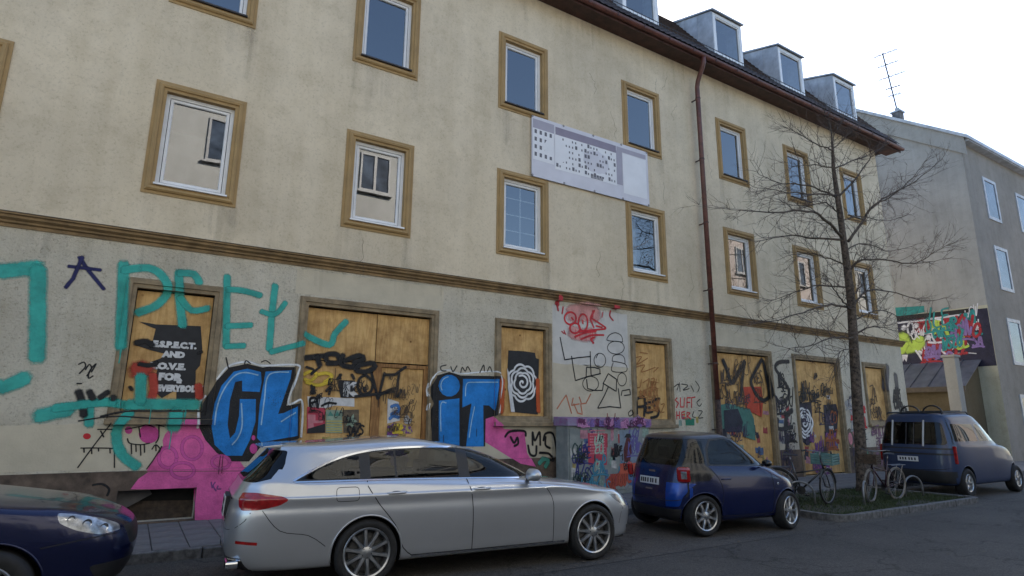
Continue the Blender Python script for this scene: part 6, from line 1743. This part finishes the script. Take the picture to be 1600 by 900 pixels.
# ---------------------------------------------------------------- small two-seater, black and blue
YS = math.radians(-8)
sma = empty('small_city_car', (7.90, 7.52, 0), YS)
tag(sma, 'tiny dark blue and black two-seater parked behind the silver estate', 'car', 'cars parked along the kerb')
P_NVY = carpaint('midnight_paint', (.004, .009, .055), .2, .22, .05)
P_BLK = carpaint('black_paint', (.008, .008, .011), .2, .22, .05)
P_CEL = carpaint('bright_blue_cell', (.005, .05, .30), .3, .25, .05)
SL = [(-.36, 2.16, .70, 4.9, 4.0, .20),
      (-.45, 2.24, .775, 4.6, 3.8, .26),
      (-.49, 2.28, .805, 4.3, 3.5, .42),
      (-.49, 2.28, .820, 4.3, 3.5, .58),
      (-.47, 2.25, .820, 4.3, 3.5, [(-.4, .72), (2.2, .70)]),
      (-.44, 2.18, .812, 4.3, 3.5, [(-.4, .84), (1.4, .84), (2.2, .78)]),
      (-.41, 2.02, .795, 4.5, 3.5, [(-.4, .95), (1.2, .94), (2.0, .86)]),
      (-.38, 1.80, .77, 4.6, 3.8, [(-.4, 1.03), (1.0, 1.02), (1.8, .96)]),
      (-.34, 1.55, .735, 4.9, 4.0, [(-.34, 1.12), (1.55, 1.05)]),
      (-.26, 1.28, .69, 5.4, 4.5, [(-.2, 1.27), (1.28, 1.22)]),
      (-.20, 1.06, .645, 5.7, 4.8, [(-.2, 1.40), (1.06, 1.37)]),
      (-.17, .92, .59, 5.7, 4.8, [(-.17, 1.49), (.5, 1.51), (.92, 1.46)]),
      (-.12, .80, .46, 5.7, 4.8, [(-.12, 1.53), (.5, 1.555), (.8, 1.51)]),
      (-.02, .68, .24, 5.4, 4.5, [(-.02, 1.548), (.4, 1.57), (.68, 1.54)]),
      (.06, .58, .002, 5.4, 4.5, [(.06, 1.553), (.4, 1.575), (.58, 1.55)])]
sw = rpoly([(.16, 1.07), (.20, 1.30), (.30, 1.43), (.62, 1.46), (.86, 1.42), (1.05, 1.30), (1.28, 1.13), (1.36, 1.03), (.8, 1.05)], .03)
qw = rpoly([(-.22, 1.10), (-.14, 1.34), (-.06, 1.42), (.12, 1.43), (.10, 1.08)], .03)
sdoor = rpoly([(.18, .30), (.34, .50), (.32, .80), (.14, 1.02), (.16, 1.30), (.28, 1.46), (.62, 1.49), (.90, 1.44), (1.10, 1.30), (1.36, 1.08), (1.44, .90), (1.42, .30)], .05)
cell = rpoly([(-.52, .79), (-.12, .785), (-.24, .70), (-.335, .58), (-.37, .44), (-.52, .42)], .03)
sp_ = []
sp_ += both('black_cell', [(-.6, 1.50), (-.6, .80), (.10, .82), (.30, .98), (1.30, 1.00), (1.62, 1.04), (1.05, 1.50), (.9, 1.60), (-.2, 1.60)], P_BLK)
sp_ += [('roof', 'x', [(-.62, 1.465), (.62, 1.465), (.62, 1.70), (-.62, 1.70)], simple('roof_grey', (.035, .032, .036), .35, coat=.6), lambda c: c.z > 1.46, None)]
sp_ += both('door', sdoor, P_NVY)
sp_ += both('window_surround', [(.12, 1.05), (.16, 1.32), (.28, 1.46), (.62, 1.49), (.88, 1.45), (1.10, 1.31), (1.40, 1.02), (.8, 1.03)], M_PLAST)
sp_ += both('side_window', sw, M_CARGLM) + both('quarter_window', qw, M_CARGLD)
sp_ += [('rear_panel', 'x', rpoly([(-.66, 1.02), (.66, 1.02), (.70, .80), (.64, .54), (-.64, .54), (-.70, .80)], .05), P_NVY, lambda c: c.x < -.2, None)]
sp_ += [('rear_window', 'x', rpoly([(-.52, 1.45), (.52, 1.45), (.66, 1.10), (.62, 1.05), (-.62, 1.05), (-.66, 1.10)], .05), M_CARGLD, lambda c: c.x < -.05, None)]
sp_ += [('windscreen', 'x', rpoly([(-.54, 1.46), (.54, 1.46), (.70, 1.08), (-.70, 1.08)], .04), M_CARGL, lambda c: c.x > .8 and c.z > 1.0, None)]
sp_ += both('cell_panel', cell, P_CEL)
sp_ += [('cell_panel', 'x', rpoly([(.72, .76), (.84, .76), (.84, .45), (.72, .47)], .02), P_CEL, lambda c: c.x < -.2 and c.y > .5, None), ('cell_panel', 'x', rpoly([(-.72, .76), (-.72, .47), (-.84, .45), (-.84, .76)], .02), P_CEL, lambda c: c.x < -.2 and c.y < -.5, None)]
sp_ += [('headlight', 'y', rpoly([(1.98, .84), (2.12, .80), (2.22, .70), (2.14, .66), (2.00, .72)], .03), M_LAMPW, lambda c: c.y < -.3 and c.x > 1.6, None), ('headlight', 'y', rpoly([(1.98, .84), (2.12, .80), (2.22, .70), (2.14, .66), (2.00, .72)], .03), M_LAMPW, lambda c: c.y > .3 and c.x > 1.6, None)]
sp_ += [('grille', 'x', rpoly([(-.4, .66), (.4, .66), (.36, .48), (-.36, .48)], .04), M_PLAST, lambda c: c.x > 2, None)]
sp_ += [('lower_bumper', 'x', [(-.74, .22), (.74, .22), (.74, .40), (-.74, .40)], M_PLAST, lambda c: c.x < -.2, None)]
sseam = [('panel_gap', 'y', [(.18, .30), (.34, .50), (.32, .80), (.14, 1.02)], .010, M_SEAM, NEARFAR), ('panel_gap', 'y', [(1.42, .30), (1.45, .60), (1.43, .92)], .010, M_SEAM, NEARFAR),
         ('panel_gap', 'x', [(-.66, 1.0), (-.70, .80), (-.64, .54), (0, .53), (.64, .54), (.70, .80), (.66, 1.0)], .012, M_SEAM, (-1,)), ('panel_gap', 'y', [(.2, .285), (.8, .28), (1.42, .285)], .01, M_SEAM, NEARFAR)]
md2, prj2, prjx2, body2 = build_car(sma, SL, P_NVY, sp_, [(0.0, .345), (1.80, .345)], sseam, .305, .80, 8, .222, steer=.25)
for sd_ in NEARFAR:
    h = prjx2(sd_ * .66, .92, -1)
    if h:
        b = MB(); b.box(-.05, .045, -.105, .105, -.115, .115); o = b.build('tail_light', M_LAMPR, body2, bevel=.035); o.location = (-.335, sd_ * .715, .925); o.rotation_euler = (0, -.12, -sd_ * .62)
        b = MB(); b.box(-.056, -.045, -.062, .03, -.06, .055); b.build('reverse_lens', M_LAMPW, o, bevel=.012)
    mr = MB(); mr.lathe([(.001, -.10), (.04, -.09), (.065, -.05), (.07, 0), (.055, .05), (.001, .06)], 12); o = mr.build('mirror', P_BLK, body2, smooth=True); o.location = (1.22, sd_ * .90, 1.08); o.scale = (.8, 1.0, .85)
    b = MB(); b.tube([(1.26, sd_ * .76, 1.04), (1.24, sd_ * .86, 1.06)], .022, 6); b.build('mirror_arm', M_PLAST, body2)
    h = prj2(.42, .84, sd_)
    if h: b = MB(); b.tube([(.34, h.y, .84), (.37, h.y + sd_ * .02, .842), (.50, h.y + sd_ * .02, .845), (.53, h.y, .845)], .011, 6); b.build('door_handle', P_NVY, body2, smooth=True)
    h = prj2(1.52, .74, sd_)
    if h: b = MB(); b.lathe([(.001, -.004), (.022, 0)], 10); o = b.build('side_indicator', M_LAMPW, body2); o.location = (1.55, h.y + sd_ * .004, .74); o.rotation_euler = (0, 0, 0 if sd_ < 0 else math.pi)
plate(sma, prjx2(0, .78, -1).x - .006, .79, .50, .115, 0, .10, [(u, u + .04, -.035, .035) for u in (-.20, -.12, -.065, .01, .075, .13, .185)])
b = MB(); hx = prjx2(0, .94, -1).x; b.box(hx - .006, hx + .004, -.10, .06, .925, .955); b.build('badge', M_CHROME, body2)
b = MB(); hx = prjx2(0, .66, -1).x; b.box(hx - .006, hx + .004, -.10, .08, .652, .674); b.build('badge', M_CHROME, body2)
for y in (-.33, .33): seat(sma, .45, y, .48, .46)
steering(sma, 1.02, .33, .98)
b = MB(); b.box(1.1, 1.45, -.62, .62, .7, 1.0); b.build('dashboard', M_SEAT, sma, bevel=.05)

# ---------------------------------------------------------------- dark blue car nosing in from the left
YL = math.radians(-3)
lef = empty('dark_blue_car', (-3.42, 7.72, 0), YL)
tag(lef, 'dark blue car cut off by the left edge, only its nose and headlight showing', 'car', 'cars parked along the kerb')
P_DBL = carpaint('ink_blue_paint', (.008, .012, .05), .4, .2, .05)
def shift(L_, dz, k): return L_
LL = [(-.75, 3.42, .78, 5.4, 3.6, .22), (-.86, 3.55, .86, 5.1, 3.4, .28), (-.90, 3.62, .885, 4.9, 3.2, .44), (-.90, 3.63, .90, 4.9, 3.2, [(-.9, .64), (3.6, .60)]),
      (-.88, 3.60, .90, 4.9, 3.2, [(-.9, .80), (2.4, .78), (3.6, .72)]), (-.85, 3.52, .895, 4.9, 3.2, [(-.9, .92), (2.4, .92), (3.2, .86), (3.5, .80)]),
      (-.82, 3.38, .88, 5.1, 3.2, [(-.8, 1.0), (2.2, 1.0), (3.0, .94), (3.4, .87)]), (-.80, 3.05, .86, 5.4, 3.5, [(-.8, 1.06), (2.0, 1.05), (3.05, .97)]),
      (-.78, 2.55, .83, 5.7, 4.0, [(-.8, 1.12), (1.6, 1.09), (2.55, 1.05)]), (-.74, 2.15, .80, 5.9, 4.5, [(-.7, 1.18), (2.15, 1.11)]),
      (-.66, 1.85, .73, 6.2, 5.0, [(-.6, 1.32), (1.85, 1.25)]), (-.58, 1.50, .665, 6.2, 5.0, [(-.6, 1.45), (1.5, 1.42)]), (-.54, 1.30, .61, 6.2, 5.0, [(-.5, 1.53), (.5, 1.55), (1.3, 1.50)]),
      (-.48, 1.12, .48, 5.9, 4.8, [(-.5, 1.57), (.5, 1.60), (1.12, 1.545)]), (-.36, .95, .25, 5.7, 4.5, [(-.4, 1.585), (.5, 1.615), (.95, 1.575)]), (-.2, .85, .002, 5.4, 4.5, [(-.2, 1.59), (.5, 1.62), (.85, 1.585)])]
lh = rpoly([(3.02, .915), (3.14, .895), (3.34, .835), (3.48, .765), (3.51, .71), (3.36, .695), (3.18, .755), (3.05, .83)], .03)
lp = []
lp += both('door', rpoly([(1.12, .30), (1.10, 1.12), (1.06, 1.48), (1.40, 1.42), (2.02, 1.13), (2.20, .9), (2.18, .30)], .05), P_DBL) + both('door', rpoly([(.30, .34), (.12, .8), (0, 1.1), (.05, 1.46), (1.06, 1.48), (1.10, 1.12), (1.12, .30)], .05), P_DBL)
lp += both('side_window', rpoly([(1.14, 1.15), (1.13, 1.42), (1.36, 1.40), (1.86, 1.15)], .03), M_CARGL) + both('side_window', rpoly([(.08, 1.16), (.12, 1.42), (1.04, 1.43), (1.05, 1.15)], .03), M_CARGL) + both('quarter_window', rpoly([(-.5, 1.18), (-.4, 1.40), (.0, 1.42), (-.02, 1.17)], .03), M_CARGLD)
lp += [('windscreen', 'x', rpoly([(-.60, 1.50), (.60, 1.50), (.74, 1.16), (-.74, 1.16)], .04), M_CARGL, lambda c: c.x > 1.0 and c.z > 1.1, None), ('rear_window', 'x', rpoly([(-.58, 1.48), (.58, 1.48), (.68, 1.18), (-.68, 1.18)], .04), M_CARGLD, lambda c: c.x < -.4 and c.z > 1.1, None)]
lp += [('headlight', 'y', lh, M_LAMPW, lambda c: c.y < -.35 and c.x > 2.6, None), ('headlight', 'y', lh, M_LAMPW, lambda c: c.y > .35 and c.x > 2.6, None)]
lp += [('grille', 'x', rpoly([(-.45, .74), (.45, .74), (.38, .56), (-.38, .56)], .04), M_PLAST, lambda c: c.x > 3.2, None), ('air_intake', 'x', rpoly([(-.66, .44), (.66, .44), (.58, .28), (-.58, .28)], .04), M_PLAST, lambda c: c.x > 3.2, None)]
lseam = [('panel_gap', 'y', [(2.19, .32), (2.21, .7), (2.20, .9), (2.05, 1.1)], .009, M_SEAM, NEARFAR), ('panel_gap', 'y', [(1.12, .32), (1.11, .8), (1.10, 1.12)], .009, M_SEAM, NEARFAR), ('bumper_gap', 'y', [(2.95, .64), (3.2, .67), (3.50, .69)], .009, M_SEAM, NEARFAR)]
md3, prj3, prjx3, body3 = build_car(lef, LL, P_DBL, lp, [(0.0, .385), (2.62, .385)], lseam, .33, .885, 7, .215)
# inside of the headlamp: reflectors under the clear lens
for sd_ in NEARFAR:
    for x, z, r_ in ((3.13, .855, .030), (3.25, .805, .038), (3.38, .755, .034)):
        h = prj3(x, z, sd_)
        if h:
            b = MB(); b.lathe([(.001, .012), (r_ * .6, .008), (r_, -.003)], 14); o = b.build('lamp_reflector', M_CHROME, body3, smooth=True); o.location = (h.x, h.y + sd_ * .004, h.z); o.rotation_euler = (0, 0, (0 if sd_ < 0 else math.pi) + sd_ * -.5)
    mr = MB(); mr.lathe([(.001, -.11), (.05, -.1), (.08, -.05), (.085, 0), (.06, .06), (.001, .07)], 12); o = mr.build('mirror', P_DBL, body3, smooth=True); o.location = (1.88, sd_ * .98, 1.16); b = MB(); b.tube([(1.9, sd_ * .80, 1.10), (1.9, sd_ * .93, 1.13)], .025, 6); b.build('mirror_arm', M_PLAST, body3)
for y in (-.36, .36): seat(lef, .95, y, .5); seat(lef, .1, y, .52)
steering(lef, 1.5, .36, 1.05)

# ---------------------------------------------------------------- blue van behind the tree
van = empty('blue_van', (17.35, 7.80, 0), math.radians(-1)); van.scale = (1.0, 1.04, 1.09)
tag(van, 'blue compact van seen from behind at the right edge, hoops on its roof', 'van')
P_VAN = carpaint('van_blue_paint', (.012, .028, .08), .0, .45, .08)
VL = [(-.55, 3.3, .76, 7, 3.4, .25), (-.66, 3.42, .83, 7, 3.2, .30), (-.70, 3.48, .855, 7, 3.0, .48), (-.70, 3.48, .865, 7, 3.0, .68), (-.69, 3.42, .865, 7, 3.0, [(-.7, .86), (3.4, .78)]), (-.68, 3.25, .86, 7, 3.0, [(-.7, 1.0), (2.2, 1.0), (3.2, .9)]),
      (-.66, 2.95, .85, 7, 3.0, [(-.7, 1.1), (2.0, 1.08), (2.95, 1.0)]), (-.64, 2.5, .83, 7, 3.2, [(-.6, 1.18), (2.5, 1.12)]), (-.58, 2.1, .79, 7, 3.6, [(-.6, 1.36), (2.1, 1.32)]), (-.52, 1.8, .745, 7, 4, [(-.5, 1.56), (1.8, 1.52)]),
      (-.47, 1.62, .70, 7, 4, [(-.5, 1.70), (1.6, 1.66)]), (-.43, 1.5, .64, 6, 4, [(-.4, 1.78), (.8, 1.80), (1.5, 1.74)]), (-.36, 1.38, .50, 5, 4, [(-.4, 1.81), (.8, 1.835), (1.4, 1.78)]), (-.26, 1.2, .26, 5, 4, [(-.3, 1.825), (.8, 1.85), (1.2, 1.82)]), (-.1, 1.1, .002, 4, 4, [(-.1, 1.83), (.8, 1.855), (1.1, 1.83)])]
vp = []
vp += [('tailgate', 'x', rpoly([(-.66, 1.72), (.66, 1.72), (.78, 1.2), (.78, .62), (-.78, .62), (-.78, 1.2)], .06), P_VAN, lambda c: c.x < -.2, None)]
vp += [('rear_window', 'x', rpoly([(-.62, 1.62), (.62, 1.62), (.73, 1.16), (.68, 1.12), (-.68, 1.12), (-.73, 1.16)], .08), M_CARGLD, lambda c: c.x < -.2, None)]
vp += [('trim_band', 'x', [(-.80, 1.02), (.80, 1.02), (.80, 1.055), (-.80, 1.055)], M_PLAST, lambda c: c.x < -.2, None), ('trim_band', 'x', [(-.80, .90), (.80, .90), (.80, .94), (-.80, .94)], M_PLAST, lambda c: c.x < -.2, None), ('rear_bumper', 'x', [(-.84, .30), (.84, .30), (.84, .56), (-.84, .56)], M_PLAST, lambda c: c.x < -.2, None)]
vp += both('side_window', rpoly([(.9, 1.2), (.92, 1.58), (1.55, 1.56), (2.05, 1.2)], .04), M_CARGL) + both('side_window', rpoly([(-.35, 1.2), (-.28, 1.58), (.8, 1.58), (.8, 1.2)], .04), M_CARGLD)
vp += [('windscreen', 'x', rpoly([(-.66, 1.68), (.66, 1.68), (.76, 1.2), (-.76, 1.2)], .04), M_CARGL, lambda c: c.x > 1.3 and c.z > 1.1, None)]
md4, prj4, prjx4, body4 = build_car(van, VL, P_VAN, vp, [(0.0, .37), (2.7, .37)], [('panel_gap', 'x', [(-.66, 1.70), (-.78, 1.2), (-.78, .64), (.78, .64), (.78, 1.2), (.66, 1.70)], .012, M_SEAM, (-1,))], .31, .85, 6, .19, nt=90)
for sd_ in NEARFAR:
    b = MB(); hx = prjx4(sd_ * .80, .95, -1); x = hx.x if hx else -.62
    b.box(x - .015, x + .03, sd_ * .81 - .05, sd_ * .81 + .05, .72, 1.10); b.build('tail_light', M_LAMPR, body4, bevel=.015)
for y in (-.27, .43):
    b = MB(); P = []
    for z in (1.09, 1.25, 1.45, 1.66): h = prjx4(y, z, -1); P.append((h.x - .03, y, z))
    b.tube(P, .022, 6); b.build('window_strut', simple('strut_grey', (.42, .43, .44), .5, metal=.3), body4)
for y in (-.05, .12):
    b = MB(); P = []
    for z in (1.12, 1.3, 1.6): h = prjx4(y, z, -1); P.append((h.x - .012, y, z))
    b.tube(P, .010, 5); b.build('window_bar', M_RAIL, body4)
for y in (-.40, .10):
    b = MB(); b.tube([(-.30, y + .22 * math.cos(t), 1.80 + .19 * math.sin(t)) for t in [math.pi * k / 10 for k in range(11)]], .018, 6); b.build('roof_hoop', M_PLAST, body4)
b = MB(); b.tube([(-.34, -.62, 1.83), (-.34, .62, 1.83)], .018, 6); b.tube([(.6, -.62, 1.87), (.6, .62, 1.87)], .018, 6)
for y in (-.62, .62): b.tube([(-.36, y, 1.80), (-.3, y, 1.84), (.9, y, 1.86), (1.0, y, 1.80)], .016, 6)
b.build('roof_rack', M_PLAST, body4)
plate(van, prjx4(.1, .80, -1).x - .006, .80, .46, .11, 0, 0, [(u, u + .035, -.03, .03) for u in (-.18, -.11, -.05, .03, .09, .15)], y=.1)

# ================================================================ bicycles and stands
M_BFR = simple('bike_frame_dark', (.02, .02, .024), .35, var=.2, coat=.5)
M_BFR2 = simple('bike_frame_maroon', (.05, .012, .02), .35, var=.2, coat=.5)
M_CREAM = simple('cream_tyre', (.25, .225, .19), .75, var=.25, scale=10)
M_SPOKE = simple('spoke_steel', (.26, .26, .27), .35, metal=.8)
M_CRATE = simple('crate_teal', (.14, .27, .25), .6, var=.2, scale=6)
M_BASK = simple('basket_wicker', (.10, .065, .04), .85, var=.3, scale=20)
def bike_wheel(parent, x, R, tyre, mudguard):
    b = MB(); n = 36
    b.tube([(x + R * math.cos(t), 0, R + R * math.sin(t)) for t in [2 * math.pi * k / n for k in range(n + 1)]], .019, 7, cap=False); wh = b.build('wheel', tyre, parent, smooth=True)
    b = MB(); b.tube([(x + (R - .03) * math.cos(t), 0, R + (R - .03) * math.sin(t)) for t in [2 * math.pi * k / n for k in range(n + 1)]], .011, 6, cap=False); b.tube([(x, -.05, R), (x, .05, R)], .02, 8); b.build('rim', M_SPOKE, wh, smooth=True)
    b = MB()
    for k in range(28):
        a = 2 * math.pi * k / 28; a2 = a + (.5 if k % 2 else -.5)
        b.tube([(x + .02 * math.cos(a2), (.03 if k % 4 < 2 else -.03), R + .02 * math.sin(a2)), (x + (R - .035) * math.cos(a), 0, R + (R - .035) * math.sin(a))], .0016, 3, cap=False)
    b.build('spoke', M_SPOKE, wh, fix=False)
    if mudguard:
        b = MB(); b.tube([(x + (R + .035) * math.cos(t), 0, R + (R + .035) * math.sin(t)) for t in [.1 + 2.5 * k / 14 for k in range(15)]], .018, 5); b.build('mudguard', mudguard, wh, smooth=True)
    return wh
def bicycle(root, frame, tyre, R=.34, crate=None, guard=None, steer=0.):
    """faces +x, rear hub at x=0, front hub at x=1.05"""
    hub = empty  # noqa
    rear, fro = (0, R), (1.06, R)
    bb = (.44, .28); st = (.30, .84); hd = (.86, .90); hd2 = (.90, .72)
    f = MB()
    def t3(a, b_, r_, dy=0): f.tube([(a[0], dy, a[1]), (b_[0], dy, b_[1])], r_, 8)
    t3(bb, st, .017); t3(bb, hd2, .019); t3((.36, .62), hd2, .016); t3(hd, hd2, .020)
    for dy in (-.05, .05):
        f.tube([(bb[0], dy * .6, bb[1]), (rear[0], dy, rear[1])], .010, 6); f.tube([(st[0] + .02, dy * .3, st[1] - .14), (rear[0], dy, rear[1])], .009, 6)
    fo = f.build('frame', frame, root, smooth=True)
    fk = MB()
    for dy in (-.05, .05): fk.tube([(hd2[0], dy * .5, hd2[1]), (hd2[0] + .06, dy, .56), (fro[0], dy, fro[1])], .012, 6)
    fk = fk.build('fork', frame, root, smooth=True)
    def turn(o):
        c, s_ = math.cos(steer), math.sin(steer); px, py = o.location.x, o.location.y
        o.location.x = hd[0] + (px - hd[0]) * c - py * s_; o.location.y = (px - hd[0]) * s_ + py * c; o.rotation_euler.z += steer
    turn(fk)
    bike_wheel(root, rear[0], R, tyre, guard); turn(bike_wheel(root, fro[0], R, tyre, guard))
    b = MB(); b.tube([(st[0], 0, st[1]), (st[0] - .03, 0, .96)], .013, 8); b.build('seat_post', M_SPOKE, root, smooth=True)
    b = MB(); b.add([(.14, -.09, .975), (.14, .09, .975), (.28, .055, .985), (.44, .018, .975), (.44, -.018, .975), (.28, -.055, .985), (.15, -.07, 1.015), (.15, .07, 1.015), (.28, .035, 1.01), (.43, .01, .995), (.43, -.01, .995), (.28, -.035, 1.01)], [(0, 1, 2, 3, 4, 5), (6, 7, 8, 9, 10, 11)] + [(k, (k + 1) % 6, 6 + (k + 1) % 6, 6 + k) for k in range(6)]); b.build('saddle', M_PLAST, root, bevel=.012)
    b = MB(); b.tube([(hd[0], 0, hd[1]), (hd[0] - .03, 0, 1.03), (hd[0] + .02, 0, 1.06)], .013, 8); b.tube([(hd[0] - .14, -.29, 1.08), (hd[0] - .05, -.25, 1.09), (hd[0] + .03, -.08, 1.06), (hd[0] + .03, .08, 1.06), (hd[0] - .05, .25, 1.09), (hd[0] - .14, .29, 1.08)], .012, 7); ha = b.build('handlebar', M_SPOKE, root, smooth=True); turn(ha)
    for s_ in (-1, 1):
        b = MB(); b.tube([(hd[0] - .06, s_ * .25, 1.09), (hd[0] - .16, s_ * .30, 1.078)], .018, 7); b.build('grip', M_PLAST, ha)
    b = MB(); b.lathe([(.001, -.045), (.085, -.045), (.085, -.038), (.001, -.038)], 20, (bb[0], 0, bb[1]))
    for s_ in (-1, 1):
        b.tube([(bb[0], s_ * .06, bb[1]), (bb[0] + s_ * .11, s_ * .07, bb[1] - s_ * .12)], .009, 5); b.box(bb[0] + s_ * .11 - .045, bb[0] + s_ * .11 + .045, s_ * .07, s_ * .16, bb[1] - s_ * .12 - .012, bb[1] - s_ * .12 + .012)
    b.build('crankset', M_PLAST, root)
    b = MB(); b.tube([(bb[0], -.042, bb[1] + .08), (0, -.042, R + .035)], .006, 4); b.tube([(bb[0], -.042, bb[1] - .08), (0, -.042, R - .035)], .006, 4); b.build('chain', M_RAIL, root)
    b = MB(); z = .74
    for dy in (-.06, .06): b.tube([(.26, dy, z), (-.30, dy, z)], .007, 5); b.tube([(-.18, dy, z), (0, dy, R)], .006, 5)
    b.tube([(-.30, -.06, z), (-.30, .06, z)], .007, 5); b.tube([(-.1, -.06, z), (-.1, .06, z)], .006, 5); b.build('rear_rack', M_SPOKE, root)
    b = MB(); b.lathe([(.001, -.03), (.035, -.03), (.04, .0), (.02, .05), (.001, .05)], 10, (0, 0, 0)); o = b.build('front_lamp', M_LAMPW, root, smooth=True); o.location = (1.0, 0, .80); o.rotation_euler = (0, 0, math.pi / 2); turn(o)
    if crate:
        mat, (x0, x1, hw, z0, z1) = crate
        c = MB(); c.box(x0, x1, -hw, hw, z0, z0 + .015); co = c.build('crate_floor', mat, root); turn(co)
        nb_ = 4
        for k in range(nb_):
            za = z0 + .02 + (z1 - z0 - .02) * k / nb_; zb = za + (z1 - z0 - .02) / nb_ * .72
            for (a, b2, c2_, d2) in ((x0, x1, -hw - .01, -hw), (x0, x1, hw, hw + .01), (x0 - .01, x0, -hw, hw), (x1, x1 + .01, -hw, hw)):
                q = MB(); q.box(a, b2, c2_, d2, za, zb); q.build('slat', mat, co)
        for (xx, yy) in ((x0, -hw), (x1, -hw), (x0, hw), (x1, hw)):
            q = MB(); q.box(xx - .014, xx + .014, yy - .014, yy + .014, z0, z1); q.build('corner_post', mat, co)
    return fo
bk1 = empty('bicycle', (11.88, 8.30, .075), math.radians(-56)); bk1.rotation_euler = (math.radians(4), 0, math.radians(-56))
tag(bk1, 'dark bicycle with teal crate on its front, left of the tree trunk', 'bicycle', 'bicycles in the planted strip')
bicycle(bk1, M_BFR, M_TYRE, crate=(M_CRATE, (.90, 1.20, .21, .80, 1.02)), guard=M_BFR, steer=math.radians(62))
bk2 = empty('bicycle', (14.80, 7.36, .075), math.radians(177)); bk2.rotation_euler = (math.radians(-3), 0, math.radians(177))
tag(bk2, 'bicycle with cream tyres and wicker front basket, right of the tree trunk', 'bicycle', 'bicycles in the planted strip')
bicycle(bk2, M_BFR2, M_CREAM, crate=(M_BASK, (.90, 1.16, .17, .80, 1.00)), guard=None, steer=math.radians(12))
def hoop(x, y, rz, label, L_=.62, h=.46):
    b = MB(); P = [(0, 0, 0)] + [(L_ * .5 - L_ * .5 * math.cos(t), 0, h * .45 + h * .55 * math.sin(t)) for t in [math.pi * k / 12 for k in range(13)]] + [(L_, 0, 0)]
    b.tube(P, .022, 8)
    o = b.build('bike_hoop', simple('galvanised', (.26, .27, .28), .5, metal=.6, var=.2, scale=10), smooth=True); o.location = (x, y, .07); o.rotation_euler = (0, 0, rz)
    tag(o, label, 'bike stand', 'low steel hoops in the planted strip')
hoop(11.72, 8.05, math.radians(-32), 'low curved steel hoop under the bicycle with the crate')
hoop(13.05, 7.15, math.radians(20), 'low curved steel hoop at the front wheel of the cream-tyred bicycle', .5)
hoop(15.35, 7.45, math.radians(-10), 'low curved steel hoop behind the cream-tyred bicycle, near the van', .6)
